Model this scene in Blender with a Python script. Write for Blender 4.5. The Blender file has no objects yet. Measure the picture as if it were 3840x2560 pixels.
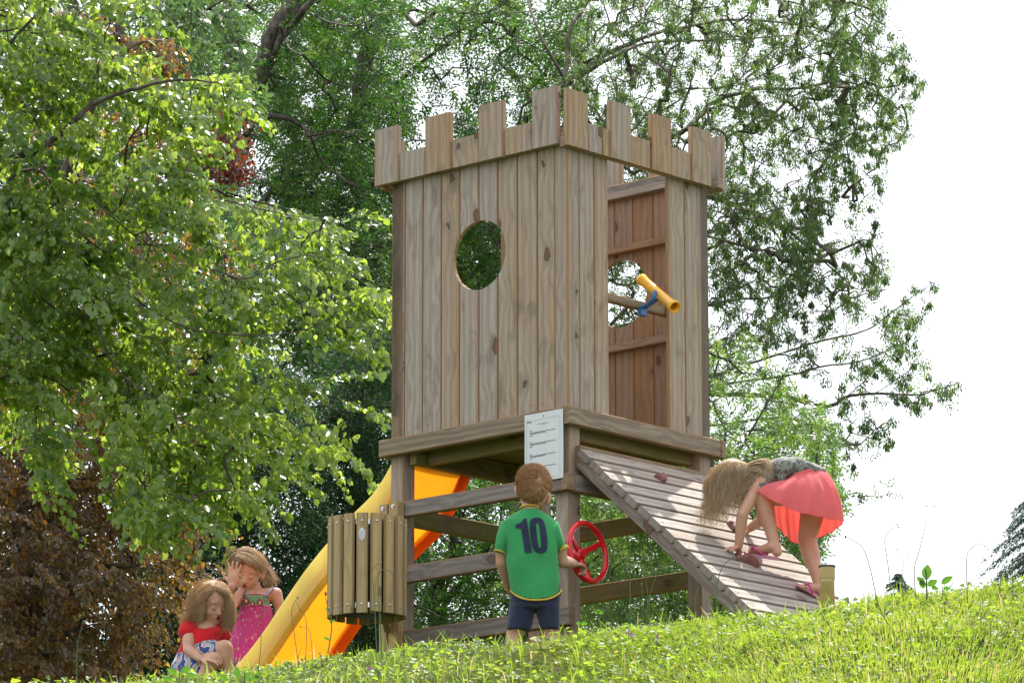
import bpy, bmesh, math, random
import numpy as np
from mathutils import Vector, Matrix, noise
from mathutils.bvhtree import BVHTree
PI = math.pi
SC = bpy.context.scene
COL = SC.collection
rng = np.random.default_rng(7)
random.seed(7)

# ------------------------------------------------------------------ camera
PITCH, ROLL, TH = math.radians(12.6965), math.radians(-0.0646), math.radians(47.8626)
CAMP = np.array([-0.2635, -20.7, -3.0604])
FPX = 17098.19
cam_d = bpy.data.cameras.new('camera')
cam = bpy.data.objects.new('camera', cam_d)
COL.objects.link(cam)
cam_d.sensor_width = 36.0
cam_d.lens = FPX / 3840 * 36
cam_d.clip_start = 0.5
cam_d.clip_end = 3000
FW = np.array([0, math.cos(PITCH), math.sin(PITCH)])
_u = np.array([0, -math.sin(PITCH), math.cos(PITCH)])
_r = np.array([1.0, 0, 0])
RT = _r * math.cos(ROLL) + _u * math.sin(ROLL)
UP = -_r * math.sin(ROLL) + _u * math.cos(ROLL)
cam.matrix_world = Matrix(((RT[0], UP[0], -FW[0], CAMP[0]), (RT[1], UP[1], -FW[1], CAMP[1]),
                           (RT[2], UP[2], -FW[2], CAMP[2]), (0, 0, 0, 1)))
SC.camera = cam
OVS = 3840 / 2352


def at(px, py, y):
    """world point seen at overview pixel (2352 wide) on the plane Y = y (arrays allowed)"""
    px = np.asarray(px, float) * OVS
    py = np.asarray(py, float) * OVS
    y = np.asarray(y, float)
    d = FW[None, :] + RT[None, :] * ((px - 1920) / FPX).reshape(-1, 1) + UP[None, :] * ((1280 - py) / FPX).reshape(-1, 1)
    t = (y - CAMP[1]) / d[:, 1]
    return CAMP + d * t.reshape(-1, 1)


def at1(px, py, y):
    return Vector(at([px], [py], [y])[0])


# ------------------------------------------------------------------ light
SUN_AZ, SUN_EL = math.radians(18), math.radians(63)      # azimuth from +Y towards +X
sd = Vector((math.sin(SUN_AZ) * math.cos(SUN_EL), math.cos(SUN_AZ) * math.cos(SUN_EL), math.sin(SUN_EL)))
ld = bpy.data.lights.new('sun', 'SUN')
ld.energy = 4.8
ld.angle = math.radians(0.6)
ld.color = (1.0, 0.95, 0.86)
lo = bpy.data.objects.new('sun', ld)
COL.objects.link(lo)
lo.rotation_euler = sd.to_track_quat('Z', 'Y').to_euler()
w = bpy.data.worlds.new('World')
SC.world = w
w.use_nodes = True
nt = w.node_tree
bg = nt.nodes['Background']
sky = nt.nodes.new('ShaderNodeTexSky')
sky.sky_type = 'NISHITA'
sky.sun_disc = False
sky.sun_elevation = SUN_EL
sky.sun_rotation = SUN_AZ
sky.dust_density = 4.0
sky.air_density = 1.0
sky.ozone_density = 1.0
mx = nt.nodes.new('ShaderNodeMix')
mx.data_type = 'RGBA'
mx.inputs[0].default_value = 0.72                # thin white cloud over the blue
mx.inputs[7].default_value = (7.6, 7.8, 8.0, 1)
nt.links.new(sky.outputs[0], mx.inputs[6])
nt.links.new(mx.outputs[2], bg.inputs[0])
bg.inputs[1].default_value = 0.15
SC.view_settings.view_transform = 'Standard'
SC.view_settings.look = 'None'
SC.view_settings.gamma = 1
SC.view_settings.exposure = 0.55
SC.cycles.max_bounces = 10
SC.cycles.diffuse_bounces = 5
SC.cycles.transmission_bounces = 6
SC.cycles.transparent_max_bounces = 8
SC.cycles.use_denoising = True


# ------------------------------------------------------------------ object helpers
def tag(o, label=None, cat=None, group=None, kind=None):
    if label: o['label'] = label
    if cat: o['category'] = cat
    if group: o['group'] = group
    if kind: o['kind'] = kind
    return o


def empty(name, loc=(0, 0, 0), rz=0.0, label=None, cat=None, group=None):
    o = bpy.data.objects.new(name, None)
    COL.objects.link(o)
    o.location = loc
    o.rotation_euler = (0, 0, rz)
    o.empty_display_size = 0.1
    return tag(o, label, cat, group)


class MB:
    """collects polygons with a metre UV and a corner colour (rnd, tone, edge)"""
    def __init__(s):
        s.v, s.f, s.uv, s.c, s.m = [], [], [], [], []

    def face(s, pts, uvs=None, col=(0.5, 0.5, 0.5), cols=None, m=0):
        n = len(s.v)
        s.v.extend([tuple(p) for p in pts])
        s.f.append(tuple(range(n, n + len(pts))))
        s.uv.extend(uvs if uvs else [(0, 0)] * len(pts))
        s.c.extend(cols if cols else [col] * len(pts))
        s.m.append(m)

    def build(s, name, mats, parent=None, smooth=False, merge=1e-5, bevel=0):
        me = bpy.data.meshes.new(name)
        me.from_pydata(s.v, [], s.f)
        uvl = me.uv_layers.new(name='UVMap')
        uvl.data.foreach_set('uv', np.array(s.uv, dtype=np.float32).ravel())
        ca = me.color_attributes.new('tone', 'FLOAT_COLOR', 'CORNER')
        c = np.ones((len(s.c), 4), dtype=np.float32)
        c[:, :3] = np.array(s.c, dtype=np.float32)
        ca.data.foreach_set('color', c.ravel())
        if not isinstance(mats, (list, tuple)): mats = [mats]
        for m in mats: me.materials.append(m)
        if len(mats) > 1: me.polygons.foreach_set('material_index', s.m)
        if merge:
            b = bmesh.new(); b.from_mesh(me)
            bmesh.ops.remove_doubles(b, verts=b.verts, dist=merge)
            bmesh.ops.recalc_face_normals(b, faces=b.faces)
            b.to_mesh(me); b.free()
        if smooth: me.polygons.foreach_set('use_smooth', [True] * len(me.polygons))
        me.update()
        o = bpy.data.objects.new(name, me)
        COL.objects.link(o)
        if parent: o.parent = parent
        return o

    # beam from a to b, width w along wd, thickness t across, chamfered long edges
    def beam(s, a, b, w, t, wd, ch=0.004, tone=None, rnd=None, cut=None, m=0):
        a, b, wd = Vector(a), Vector(b), Vector(wd)
        ax = (b - a); L = ax.length; ax.normalize()
        wd = (wd - ax * wd.dot(ax)).normalized()
        td = ax.cross(wd).normalized()
        hw, ht = w / 2, t / 2
        sec = [(-hw, -ht + ch), (-hw + ch, -ht), (hw - ch, -ht), (hw, -ht + ch), (hw, ht - ch), (hw - ch, ht), (-hw + ch, ht), (-hw, ht - ch)]
        r = random.random() if rnd is None else rnd
        g = random.random() if tone is None else tone
        off = random.random() * 9
        per = [0.0]
        for i in range(8):
            p, q = sec[i], sec[(i + 1) % 8]
            per.append(per[-1] + math.hypot(p[0] - q[0], p[1] - q[1]))
        A = [a + wd * p[0] + td * p[1] for p in sec]
        B = [b + wd * p[0] + td * p[1] for p in sec]
        if cut:                                     # cut(point) -> moved end point
            A = [cut(p, 0) for p in A]; B = [cut(p, 1) for p in B]
        for i in range(8):
            j = (i + 1) % 8
            chm = i % 2 == 0
            e0, e1 = (0.0, 0.0) if chm else (0.02, 0.98)
            s.face([A[i], A[j], B[j], B[i]], [(per[i], off), (per[i + 1], off), (per[i + 1], off + L), (per[i], off + L)],
                   cols=[(r, g, e0), (r, g, e1), (r, g, e1), (r, g, e0)], m=m)
        s.face(A[::-1], [(p[0], p[1] * 1.0 + off) for p in sec][::-1], col=(r, g, 0.035), m=m)
        s.face(B, [(p[0], p[1] * 1.0 + off) for p in sec], col=(r, g, 0.035), m=m)

    def tube(s, pts, rad, n=8, caps=True, col=(0.5, 0.5, 0.5), m=0, closed=False, flat=None):
        pts = [Vector(p) for p in pts]
        if not hasattr(rad, '__len__'): rad = [rad] * len(pts)
        rings = []
        prev = None
        N = len(pts)
        vv = 0.0
        vs = []
        for i, p in enumerate(pts):
            if closed: d = pts[(i + 1) % N] - pts[i - 1]
            else: d = pts[min(i + 1, N - 1)] - pts[max(i - 1, 0)]
            if d.length < 1e-9: d = Vector((0, 0, 1))
            d.normalize()
            if prev is None:
                up = Vector((0, 0, 1)) if abs(d.z) < 0.9 else Vector((1, 0, 0))
                x = d.cross(up).normalized()
            else:
                x = (prev - d * prev.dot(d)).normalized()
            prev = x
            y = d.cross(x)
            r = rad[i]
            rings.append([p + (x * math.cos(2 * PI * k / n) + y * math.sin(2 * PI * k / n) * (flat or 1)) * r for k in range(n)])
            if i: vv += (pts[i] - pts[i - 1]).length
            vs.append(vv)
        M = N if closed else N - 1
        for i in range(M):
            A, B = rings[i], rings[(i + 1) % N]
            v1 = vs[i + 1] if i + 1 < N else vs[-1] + 0.05
            for k in range(n):
                l = (k + 1) % n
                u0, u1 = 2 * PI * rad[i] * k / n, 2 * PI * rad[i] * (k + 1) / n
                s.face([A[k], A[l], B[l], B[k]], [(u0, vs[i]), (u1, vs[i]), (u1, v1), (u0, v1)], col=col, m=m)
        if caps and not closed:
            s.face(rings[0][::-1], col=col, m=m); s.face(rings[-1], col=col, m=m)

    def box(s, c, sx, sy, sz, R=None, col=(0.5, 0.5, 0.5), m=0, ch=0.0):
        c = Vector(c)
        X, Y = Vector((1, 0, 0)), Vector((0, 1, 0))
        Z = Vector((0, 0, 1))
        if R is not None: X, Y, Z = R @ X, R @ Y, R @ Z
        s.beam(c - Z * sz / 2, c + Z * sz / 2, sx, sy, X, ch=ch or min(sx, sy) * 0.08, rnd=col[0], tone=col[1], m=m)


def catmull(P, n=6):
    P = [Vector(p) for p in P]
    out = []
    for i in range(len(P) - 1):
        p0, p1, p2, p3 = P[max(i - 1, 0)], P[i], P[i + 1], P[min(i + 2, len(P) - 1)]
        for k in range(n):
            t = k / n
            out.append(0.5 * ((2 * p1) + (p2 - p0) * t + (2 * p0 - 5 * p1 + 4 * p2 - p3) * t * t + (3 * p1 - p0 - 3 * p2 + p3) * t ** 3))
    out.append(P[-1])
    return out


def fastmesh(name, V, F, mat, parent=None, attr=None, smooth=False):
    """V (n,3), F (m,k) numpy; attr (n,) random per vertex"""
    me = bpy.data.meshes.new(name)
    k = F.shape[1]
    me.vertices.add(len(V)); me.vertices.foreach_set('co', V.astype(np.float32).ravel())
    me.loops.add(F.size); me.loops.foreach_set('vertex_index', F.astype(np.int32).ravel())
    me.polygons.add(len(F)); me.polygons.foreach_set('loop_start', np.arange(0, F.size, k, dtype=np.int32))
    me.polygons.foreach_set('loop_total', np.full(len(F), k, dtype=np.int32))
    me.update(calc_edges=True)
    if attr is not None:
        a = me.attributes.new('rnd', 'FLOAT', 'POINT')
        a.data.foreach_set('value', attr.astype(np.float32))
    if smooth: me.polygons.foreach_set('use_smooth', np.ones(len(F), dtype=bool))
    me.materials.append(mat)
    o = bpy.data.objects.new(name, me)
    COL.objects.link(o)
    if parent: o.parent = parent
    return o


# ------------------------------------------------------------------ materials
def newmat(name):
    m = bpy.data.materials.new(name)
    m.use_nodes = True
    return m, m.node_tree.nodes, m.node_tree.links, m.node_tree.nodes['Principled BSDF']


def N(ns, t, **kw):
    n = ns.new('ShaderNode' + t)
    for k, v in kw.items(): setattr(n, k, v)
    return n


def ramp(ns, stops, interp='LINEAR'):
    r = N(ns, 'ValToRGB')
    r.color_ramp.interpolation = interp
    e = r.color_ramp.elements
    while len(e) < len(stops): e.new(0.5)
    for i, (p, c) in enumerate(stops):
        e[i].position = p
        e[i].color = (c[0], c[1], c[2], 1) if hasattr(c, '__len__') else (c, c, c, 1)
    return r


def math_(ns, ln, op, a, b=None, c=None):
    n = N(ns, 'Math', operation=op)
    for i, x in enumerate((a, b, c)):
        if x is None: continue
        if hasattr(x, 'links') or hasattr(x, 'is_linked'): ln.new(x, n.inputs[i])
        else: n.inputs[i].default_value = x
    return n.outputs[0]


def mixc(ns, ln, f, a, b, blend='MIX'):
    n = N(ns, 'Mix', data_type='RGBA', blend_type=blend)
    for i, x in ((0, f), (6, a), (7, b)):
        if hasattr(x, 'is_linked'): ln.new(x, n.inputs[i])
        elif hasattr(x, '__len__'): n.inputs[i].default_value = (x[0], x[1], x[2], 1)
        else: n.inputs[i].default_value = x
    return n.outputs[2]


def plain(name, col, rough=0.6, noise_amt=0.08, noise_scale=30, spec=0.5, metal=0, bump=0.0, coat=0):
    m, ns, ln, b = newmat(name)
    tc = N(ns, 'TexCoord')
    no = N(ns, 'TexNoise'); no.inputs['Scale'].default_value = noise_scale; no.inputs['Detail'].default_value = 4
    ln.new(tc.outputs['Object'], no.inputs['Vector'])
    r = ramp(ns, [(0.3, [c * (1 - noise_amt * 2) for c in col]), (0.7, [min(1, c * (1 + noise_amt)) for c in col])])
    ln.new(no.outputs[0], r.inputs[0]); ln.new(r.outputs[0], b.inputs['Base Color'])
    b.inputs['Roughness'].default_value = rough
    b.inputs['Metallic'].default_value = metal
    b.inputs['Specular IOR Level'].default_value = spec
    if coat: b.inputs['Coat Weight'].default_value = coat
    if bump:
        bp = N(ns, 'Bump'); bp.inputs['Strength'].default_value = bump; bp.inputs['Distance'].default_value = 0.004
        ln.new(no.outputs[0], bp.inputs['Height']); ln.new(bp.outputs[0], b.inputs['Normal'])
    return m


def wood(name, gray, warm, dark, grain=1.0, warmth=0.45, green=0.0, knots=1.0, groove=(0.30, 0.15, 0.05), smudge=.45):
    m, ns, ln, b = newmat(name)
    uv = N(ns, 'UVMap'); uv.uv_map = 'UVMap'
    at_ = N(ns, 'VertexColor'); at_.layer_name = 'tone'
    sp = N(ns, 'SeparateColor'); ln.new(at_.outputs[0], sp.inputs[0])
    su = N(ns, 'SeparateXYZ'); ln.new(uv.outputs[0], su.inputs[0])
    U, V = su.outputs[0], su.outputs[1]
    rnd = math_(ns, ln, 'MULTIPLY', sp.outputs[0], 37.0)

    def vec(a, bb, c):
        n = N(ns, 'CombineXYZ')
        for i, x in enumerate((a, bb, c)):
            if hasattr(x, 'is_linked'): ln.new(x, n.inputs[i])
            else: n.inputs[i].default_value = x
        return n.outputs[0]

    def noi(v, sc, det=3, dist=0):
        n = N(ns, 'TexNoise'); n.inputs['Scale'].default_value = sc; n.inputs['Detail'].default_value = det
        n.inputs['Distortion'].default_value = dist
        ln.new(v, n.inputs['Vector']); return n.outputs[0]
    # knots
    vo = N(ns, 'TexVoronoi', feature='F1'); vo.inputs['Scale'].default_value = 1.0; vo.inputs['Randomness'].default_value = 0.9
    kv = vec(math_(ns, ln, 'MULTIPLY', U, 7.0), math_(ns, ln, 'MULTIPLY', V, 4.6), rnd)
    kd = noi(vec(U, V, rnd), 25, 2)
    kv2 = N(ns, 'VectorMath', operation='ADD'); ln.new(kv, kv2.inputs[0])
    kk = vec(math_(ns, ln, 'MULTIPLY', kd, 0.25), math_(ns, ln, 'MULTIPLY', kd, 0.2), 0.0); ln.new(kk, kv2.inputs[1])
    ln.new(kv2.outputs[0], vo.inputs['Vector'])
    kdist = vo.outputs['Distance']
    kg = N(ns, 'MapRange'); kg.inputs[1].default_value = 0.0; kg.inputs[2].default_value = 0.55; kg.inputs[3].default_value = 1; kg.inputs[4].default_value = 0
    kg.interpolation_type = 'SMOOTHSTEP'
    ln.new(kdist, kg.inputs[0])
    # growth rings
    warp = noi(vec(math_(ns, ln, 'MULTIPLY', U, 7), math_(ns, ln, 'MULTIPLY', V, 0.55), rnd), 1.0, 2)
    uu = math_(ns, ln, 'ADD', math_(ns, ln, 'MULTIPLY', U, 150.0), math_(ns, ln, 'MULTIPLY', warp, 9.0 if grain < 1.3 else 16.0))
    uu = math_(ns, ln, 'ADD', uu, math_(ns, ln, 'MULTIPLY', kg.outputs[0], 6.0))
    ring = math_(ns, ln, 'MULTIPLY_ADD', math_(ns, ln, 'SINE', uu), 0.5, 0.5)
    fine = noi(vec(math_(ns, ln, 'MULTIPLY', U, 260), math_(ns, ln, 'MULTIPLY', V, 5.0), rnd), 1.0, 4)
    wide = noi(vec(math_(ns, ln, 'MULTIPLY', U, 14), math_(ns, ln, 'MULTIPLY', V, 1.6), rnd), 1.0, 3)
    blot = noi(vec(math_(ns, ln, 'MULTIPLY', U, 9), math_(ns, ln, 'MULTIPLY', V, 5.0), rnd), 1.0, 4, 0.6)
    tonef = math_(ns, ln, 'ADD', math_(ns, ln, 'MULTIPLY', wide, 1.1), math_(ns, ln, 'MULTIPLY', sp.outputs[1], 0.75))
    tr = N(ns, 'MapRange'); tr.inputs[1].default_value = 0.65 + (0.45 - warmth); tr.inputs[2].default_value = 1.35 + (0.45 - warmth)
    ln.new(tonef, tr.inputs[0])
    c = mixc(ns, ln, tr.outputs[0], gray, warm)
    rr = ramp(ns, [(0.15, 1.0), (0.75, 0.0)]); ln.new(ring, rr.inputs[0])
    c = mixc(ns, ln, math_(ns, ln, 'MULTIPLY', rr.outputs[0], 0.30 * grain), c, dark)
    fr = ramp(ns, [(0.30, 1.0), (0.55, 0.0)]); ln.new(fine, fr.inputs[0])
    c = mixc(ns, ln, math_(ns, ln, 'MULTIPLY', fr.outputs[0], 0.55 * grain), c, dark)
    br = ramp(ns, [(0.56, 0.0), (0.80, 1.0)]); ln.new(blot, br.inputs[0])
    c = mixc(ns, ln, math_(ns, ln, 'MULTIPLY', br.outputs[0], smudge), c, [x * 0.75 for x in dark])
    # knots: only some cells
    wn = N(ns, 'SeparateColor'); ln.new(vo.outputs['Color'], wn.inputs[0])
    gate = math_(ns, ln, 'GREATER_THAN', wn.outputs[0], 0.42)
    size = math_(ns, ln, 'MULTIPLY_ADD', wn.outputs[1], 0.13, 0.04)
    kin = math_(ns, ln, 'MULTIPLY', math_(ns, ln, 'LESS_THAN', kdist, size), gate)
    krim = math_(ns, ln, 'MULTIPLY', math_(ns, ln, 'LESS_THAN', kdist, math_(ns, ln, 'ADD', size, 0.035)), gate)
    hal = N(ns, 'MapRange'); hal.interpolation_type = 'SMOOTHSTEP'; hal.inputs[1].default_value = 0.05; hal.inputs[2].default_value = 0.42; hal.inputs[3].default_value = 1; hal.inputs[4].default_value = 0
    ln.new(kdist, hal.inputs[0])
    c = mixc(ns, ln, math_(ns, ln, 'MULTIPLY', math_(ns, ln, 'MULTIPLY', hal.outputs[0], gate), 0.42 * knots), c, dark)
    c = mixc(ns, ln, math_(ns, ln, 'MULTIPLY', krim, 0.75 * knots), c, [x * 0.32 for x in dark])
    c = mixc(ns, ln, math_(ns, ln, 'MULTIPLY', kin, 0.8 * knots), c, (0.16, 0.085, 0.05))
    # worn, browner long edges
    ed = math_(ns, ln, 'ABSOLUTE', math_(ns, ln, 'MULTIPLY_ADD', sp.outputs[2], 2.0, -1.0))
    er = ramp(ns, [(0.86, 0.0), (0.98, 1.0)]); ln.new(ed, er.inputs[0])
    c = mixc(ns, ln, math_(ns, ln, 'MULTIPLY', er.outputs[0], 0.72), c, groove)
    if green:
        gn = noi(vec(U, V, rnd), 9, 4)
        gr = ramp(ns, [(0.40, 0.0), (0.62, 1.0)]); ln.new(gn, gr.inputs[0])
        c = mixc(ns, ln, math_(ns, ln, 'MULTIPLY', gr.outputs[0], green), c, (0.16, 0.17, 0.03))
    ln.new(c, b.inputs['Base Color'])
    b.inputs['Roughness'].default_value = 0.75
    b.inputs['Specular IOR Level'].default_value = 0.35
    bp = N(ns, 'Bump'); bp.inputs['Strength'].default_value = 0.5; bp.inputs['Distance'].default_value = 0.0015
    hh = math_(ns, ln, 'ADD', fine, math_(ns, ln, 'MULTIPLY', ring, 0.5))
    ln.new(hh, bp.inputs['Height']); ln.new(bp.outputs[0], b.inputs['Normal'])
    return m


W_WALL = wood('weathered_board_wood', (0.405, 0.352, 0.298), (0.42, 0.275, 0.145), (0.18, 0.14, 0.10), grain=1.15, knots=1.1, smudge=.85)
W_BEAM = wood('weathered_beam_wood', (0.30, 0.245, 0.18), (0.27, 0.19, 0.11), (0.11, 0.082, 0.055), grain=1.5, warmth=0.4)
W_RAIL = wood('old_grey_rail_wood', (0.25, 0.215, 0.19), (0.24, 0.17, 0.12), (0.085, 0.065, 0.055), grain=1.1, warmth=0.3)
W_POST = wood('reddish_post_wood', (0.39, 0.33, 0.275), (0.35, 0.245, 0.16), (0.16, 0.115, 0.09), grain=0.9)
W_IN = wood('sheltered_inner_wood', (0.36, 0.25, 0.20), (0.36, 0.20, 0.10), (0.17, 0.10, 0.065), warmth=0.5)
W_DECK = wood('mossy_deck_wood', (0.24, 0.19, 0.10), (0.26, 0.18, 0.08), (0.10, 0.075, 0.035), green=0.7)
W_RAMP = wood('sun_bleached_plank_wood', (0.43, 0.385, 0.34), (0.39, 0.31, 0.25), (0.15, 0.12, 0.10), grain=1.2, warmth=0.3, knots=0.5, groove=(0.11, 0.085, 0.075))
W_BIN = wood('green_treated_slat_wood', (0.43, 0.325, 0.17), (0.48, 0.32, 0.14), (0.23, 0.16, 0.07), grain=1.0, knots=0.6, groove=(0.17, 0.13, 0.06))
STEEL = plain('zinc_steel', (0.62, 0.62, 0.62), rough=0.3, metal=1.0, noise_amt=0.05)
DARKMETAL = plain('dark_metal', (0.03, 0.03, 0.035), rough=0.5)
# ------------------------------------------------------------------ ground (bank, crest, plateau)
# crest of the bank: overview px -> height at Y = -2.5
_cx = np.array([-40, -6, -2.32, -1.98, -1.4, -1.03, -0.77, -0.29, 0.01, 0.48, 0.97, 1.27, 1.81, 3.0, 6, 40])
_cz = np.array([-2.6, -0.95, -.475, -.43, -.36, -.30, -.27, -.235, -.20, -.15, -.105, -.055, 0.0, 0.10, 0.25, 1.2])


def ground_z(x, y):
    x = np.asarray(x, float); y = np.asarray(y, float)
    zc = np.interp(x, _cx, _cz)
    plat = np.where(x > 0.3, np.interp(x, [0.3, 1.2, 3, 40], [-0.12, -0.02, 0.15, 0.8]), np.interp(x, [-40, -6, -1.5, -.5, 0.3], [-0.9, -0.1, -0.04, -.12, -0.12]))
    t = np.clip((y + 2.5) / 2.6, 0, 1); t = t * t * (3 - 2 * t)
    back = zc + (plat - zc) * t
    d = np.clip(-2.5 - y, 0, 200)
    front = zc - 0.30 * d - 0.055 * np.minimum(d, 2) ** 2 * 0.5 + 0.0 * d
    front = np.maximum(front, zc - 0.30 * d - 0.11)
    front = np.where(d > 15, zc - 0.30 * 15 - 0.11 - (d - 15) * 0.06, front)
    z = np.where(y < -2.5, front, back)
    z = z - np.clip(y - 6, 0, 60) * 0.02
    z = z + 0.010 * np.sin(x * 5.1 + y * 2.3) * np.sin(y * 3.7 - x * 1.9) + 0.008 * np.sin(x * 11 + 1) * np.sin(y * 9.5)
    return z


def grid_axis(lo, hi, a, b, fine, coarse_n):
    m = np.arange(a, b, fine)
    l = a - (np.linspace(0, 1, coarse_n)[1:] ** 2.5) * (a - lo)
    r = b + (np.linspace(0, 1, coarse_n)[0:] ** 2.5) * (hi - b)
    return np.concatenate([l[::-1], m, r])


gx = grid_axis(-400, 400, -3.5, 3.5, 0.07, 26)
gy = grid_axis(-120, 900, -7.5, 3.0, 0.07, 26)
GX, GY = np.meshgrid(gx, gy)
GZ = ground_z(GX, GY)
Vg = np.stack([GX, GY, GZ], -1).reshape(-1, 3)
nx, ny = len(gx), len(gy)
ii = (np.arange(ny - 1)[:, None] * nx + np.arange(nx - 1)[None, :]).ravel()
Fg = np.stack([ii, ii + 1, ii + 1 + nx, ii + nx], -1)
m, ns, ln, b = newmat('mossy_turf_soil')
tc = N(ns, 'TexCoord')
n1 = N(ns, 'TexNoise'); n1.inputs['Scale'].default_value = 9; n1.inputs['Detail'].default_value = 6; ln.new(tc.outputs['Object'], n1.inputs['Vector'])
n2 = N(ns, 'TexNoise'); n2.inputs['Scale'].default_value = 90; n2.inputs['Detail'].default_value = 3; ln.new(tc.outputs['Object'], n2.inputs['Vector'])
r1 = ramp(ns, [(0.3, (0.03, 0.045, 0.010)), (0.5, (0.055, 0.075, 0.015)), (0.72, (0.10, 0.085, 0.035))]); ln.new(n1.outputs[0], r1.inputs[0])
r2 = ramp(ns, [(0.35, 0.4), (0.65, 1.3)]); ln.new(n2.outputs[0], r2.inputs[0])
ln.new(mixc(ns, ln, 1.0, r1.outputs[0], r2.outputs[0], 'MULTIPLY'), b.inputs['Base Color'])
b.inputs['Roughness'].default_value = 1.0; b.inputs['Specular IOR Level'].default_value = 0.05
G_MAT = m
go = fastmesh('ground', Vg, Fg, G_MAT, smooth=True)
tag(go, kind='structure')

# ------------------------------------------------------------------ play tower, local frame: x along right face, y along left face, z from deck top
ZO = 1.30
GZL = -ZO - 0.12            # buried foot of the posts, local z
tower = empty('play_tower', (0, 0, 0.0), TH,
              'weathered wooden castle play tower with battlements, round holes, slide and climbing ramp', 'play tower')
tw = empty('deck_frame', (0, 0, ZO), 0)
tw.parent = tower
# children of the tower are built in tower coordinates shifted by ZO


def T_(mb, name, mat, parent=None, smooth=False, **kw):
    o = mb.build(name, mat, None, smooth=smooth, **kw)
    for v in o.data.vertices: pass
    o.parent = parent or tower
    return o


COL.objects.unlink(tw); bpy.data.objects.remove(tw)
tower.location = (0, 0, 0)


def lift(mb):
    mb.v = [(p[0], p[1], p[2] + ZO) for p in mb.v]
    return mb


P0 = 0.052                   # wall plane
LW, RW = 1.192, 1.091        # far corners of the two faces
PT = 0.085                   # post thickness
ZC = 1.272                   # underside of battlements


def board_wall(mb, axis, plane, y0s, z0, z1, hole=None, th=0.02, sgn=1, chf=0.004):
    """boards side by side; axis 0: wall in plane x=plane, boards along y; sgn: +1 outer face towards -axis"""
    for (a, b_) in y0s:
        r, g = random.random(), random.random()
        off = random.random() * 9
        xs = [a, a + chf, b_ - chf, b_]
        if hole:
            c, zc, R = hole
            for k in range(0, 17):
                y = c - R * math.cos(PI * k / 16)
                if a + chf < y < b_ - chf: xs.append(y)
        xs = sorted(xs)
        W = b_ - a

        def P(y, z, d):
            q = plane + sgn * d
            return (q, y, z) if axis == 0 else (y, q, z)

        def dep(y): return chf if (y <= a + 1e-6 or y >= b_ - 1e-6) else 0.0

        def col(y): return (r, g, (y - a) / W if (a + chf <= y <= b_ - chf) else 0.0)
        for i in range(len(xs) - 1):
            y, yy = xs[i], xs[i + 1]
            segs = [((z0, z0), (z1, z1))]
            if hole:
                mid = (y + yy) / 2
                if abs(mid - c) < R:
                    h0 = math.sqrt(max(0, R * R - (y - c) ** 2)); h1 = math.sqrt(max(0, R * R - (yy - c) ** 2))
                    segs = [((z0, z0), (zc - h0, zc - h1)), ((zc + h0, zc + h1), (z1, z1))]
                    for q0, q1 in (segs[0][1], segs[1][0]):
                        mb.face([P(y, q0, 0), P(yy, q1, 0), P(yy, q1, th), P(y, q0, th)], [(y, q0), (yy, q1), (yy, q1 + th), (y, q0 + th)], col=(r, 1.0, 0.5))
            for (lo_, hi_) in segs:
                mb.face([P(y, lo_[0], dep(y)), P(yy, lo_[1], dep(yy)), P(yy, hi_[1], dep(yy)), P(y, hi_[0], dep(y))],
                        [(y, off + lo_[0]), (yy, off + lo_[1]), (yy, off + hi_[1]), (y, off + hi_[0])], cols=[col(y), col(yy), col(yy), col(y)])
                mb.face([P(y, lo_[0], th), P(yy, lo_[1], th), P(yy, hi_[1], th), P(y, hi_[0], th)],
                        [(y + 3, off + lo_[0]), (yy + 3, off + lo_[1]), (yy + 3, off + hi_[1]), (y + 3, off + hi_[0])], cols=[col(y), col(yy), col(yy), col(y)])
        for y in (a, b_):
            segs = [(z0, z1)]
            if hole and abs(y - c) < R:
                h = math.sqrt(R * R - (y - c) ** 2); segs = [(z0, zc - h), (zc + h, z1)]
            for s0, s1 in segs:
                mb.face([P(y, s0, chf), P(y, s0, th), P(y, s1, th), P(y, s1, chf)], [(0, off + s0), (th, off + s0), (th, off + s1), (0, off + s1)], col=(r, g, 0.0))
        for z in (z0, z1):
            mb.face([P(a, z, chf), P(b_, z, chf), P(b_, z, th), P(a, z, th)], [(a, 0), (b_, 0), (b_, th), (a, th)], col=(r, g, 0.5))
    return mb


def tongues(mb, axis, plane, seams, z0, z1, hole=None, sgn=1):
    for y in seams:
        if hole and abs(y - hole[0]) < hole[2] + 0.012:
            h = math.sqrt(max(0, hole[2] ** 2 - min(hole[2], abs(y - hole[0])) ** 2)) + 0.004
            segs = [(z0, hole[1] - h), (hole[1] + h, z1)]
            if h < 0.03: segs = [(z0, z1)]
        else: segs = [(z0, z1)]
        for s0, s1 in segs:
            p = plane + sgn * 0.0125
            c = (p, y) if axis == 0 else (y, p)
            mb.beam((c[0], c[1], s0), (c[0], c[1], s1), 0.02, 0.008, (0, 1, 0) if axis == 0 else (1, 0, 0), ch=0.001, tone=0.9)
    return mb


def spans(edges, gap=0.004):
    return [(min(a, b_) + gap / 2, max(a, b_) - gap / 2) for a, b_ in zip(edges[:-1], edges[1:])]


random.seed(11)
eL = [1.191, 1.103, 0.984, 0.862, 0.742, 0.617, 0.494, 0.368, 0.241, 0.130]
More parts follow.
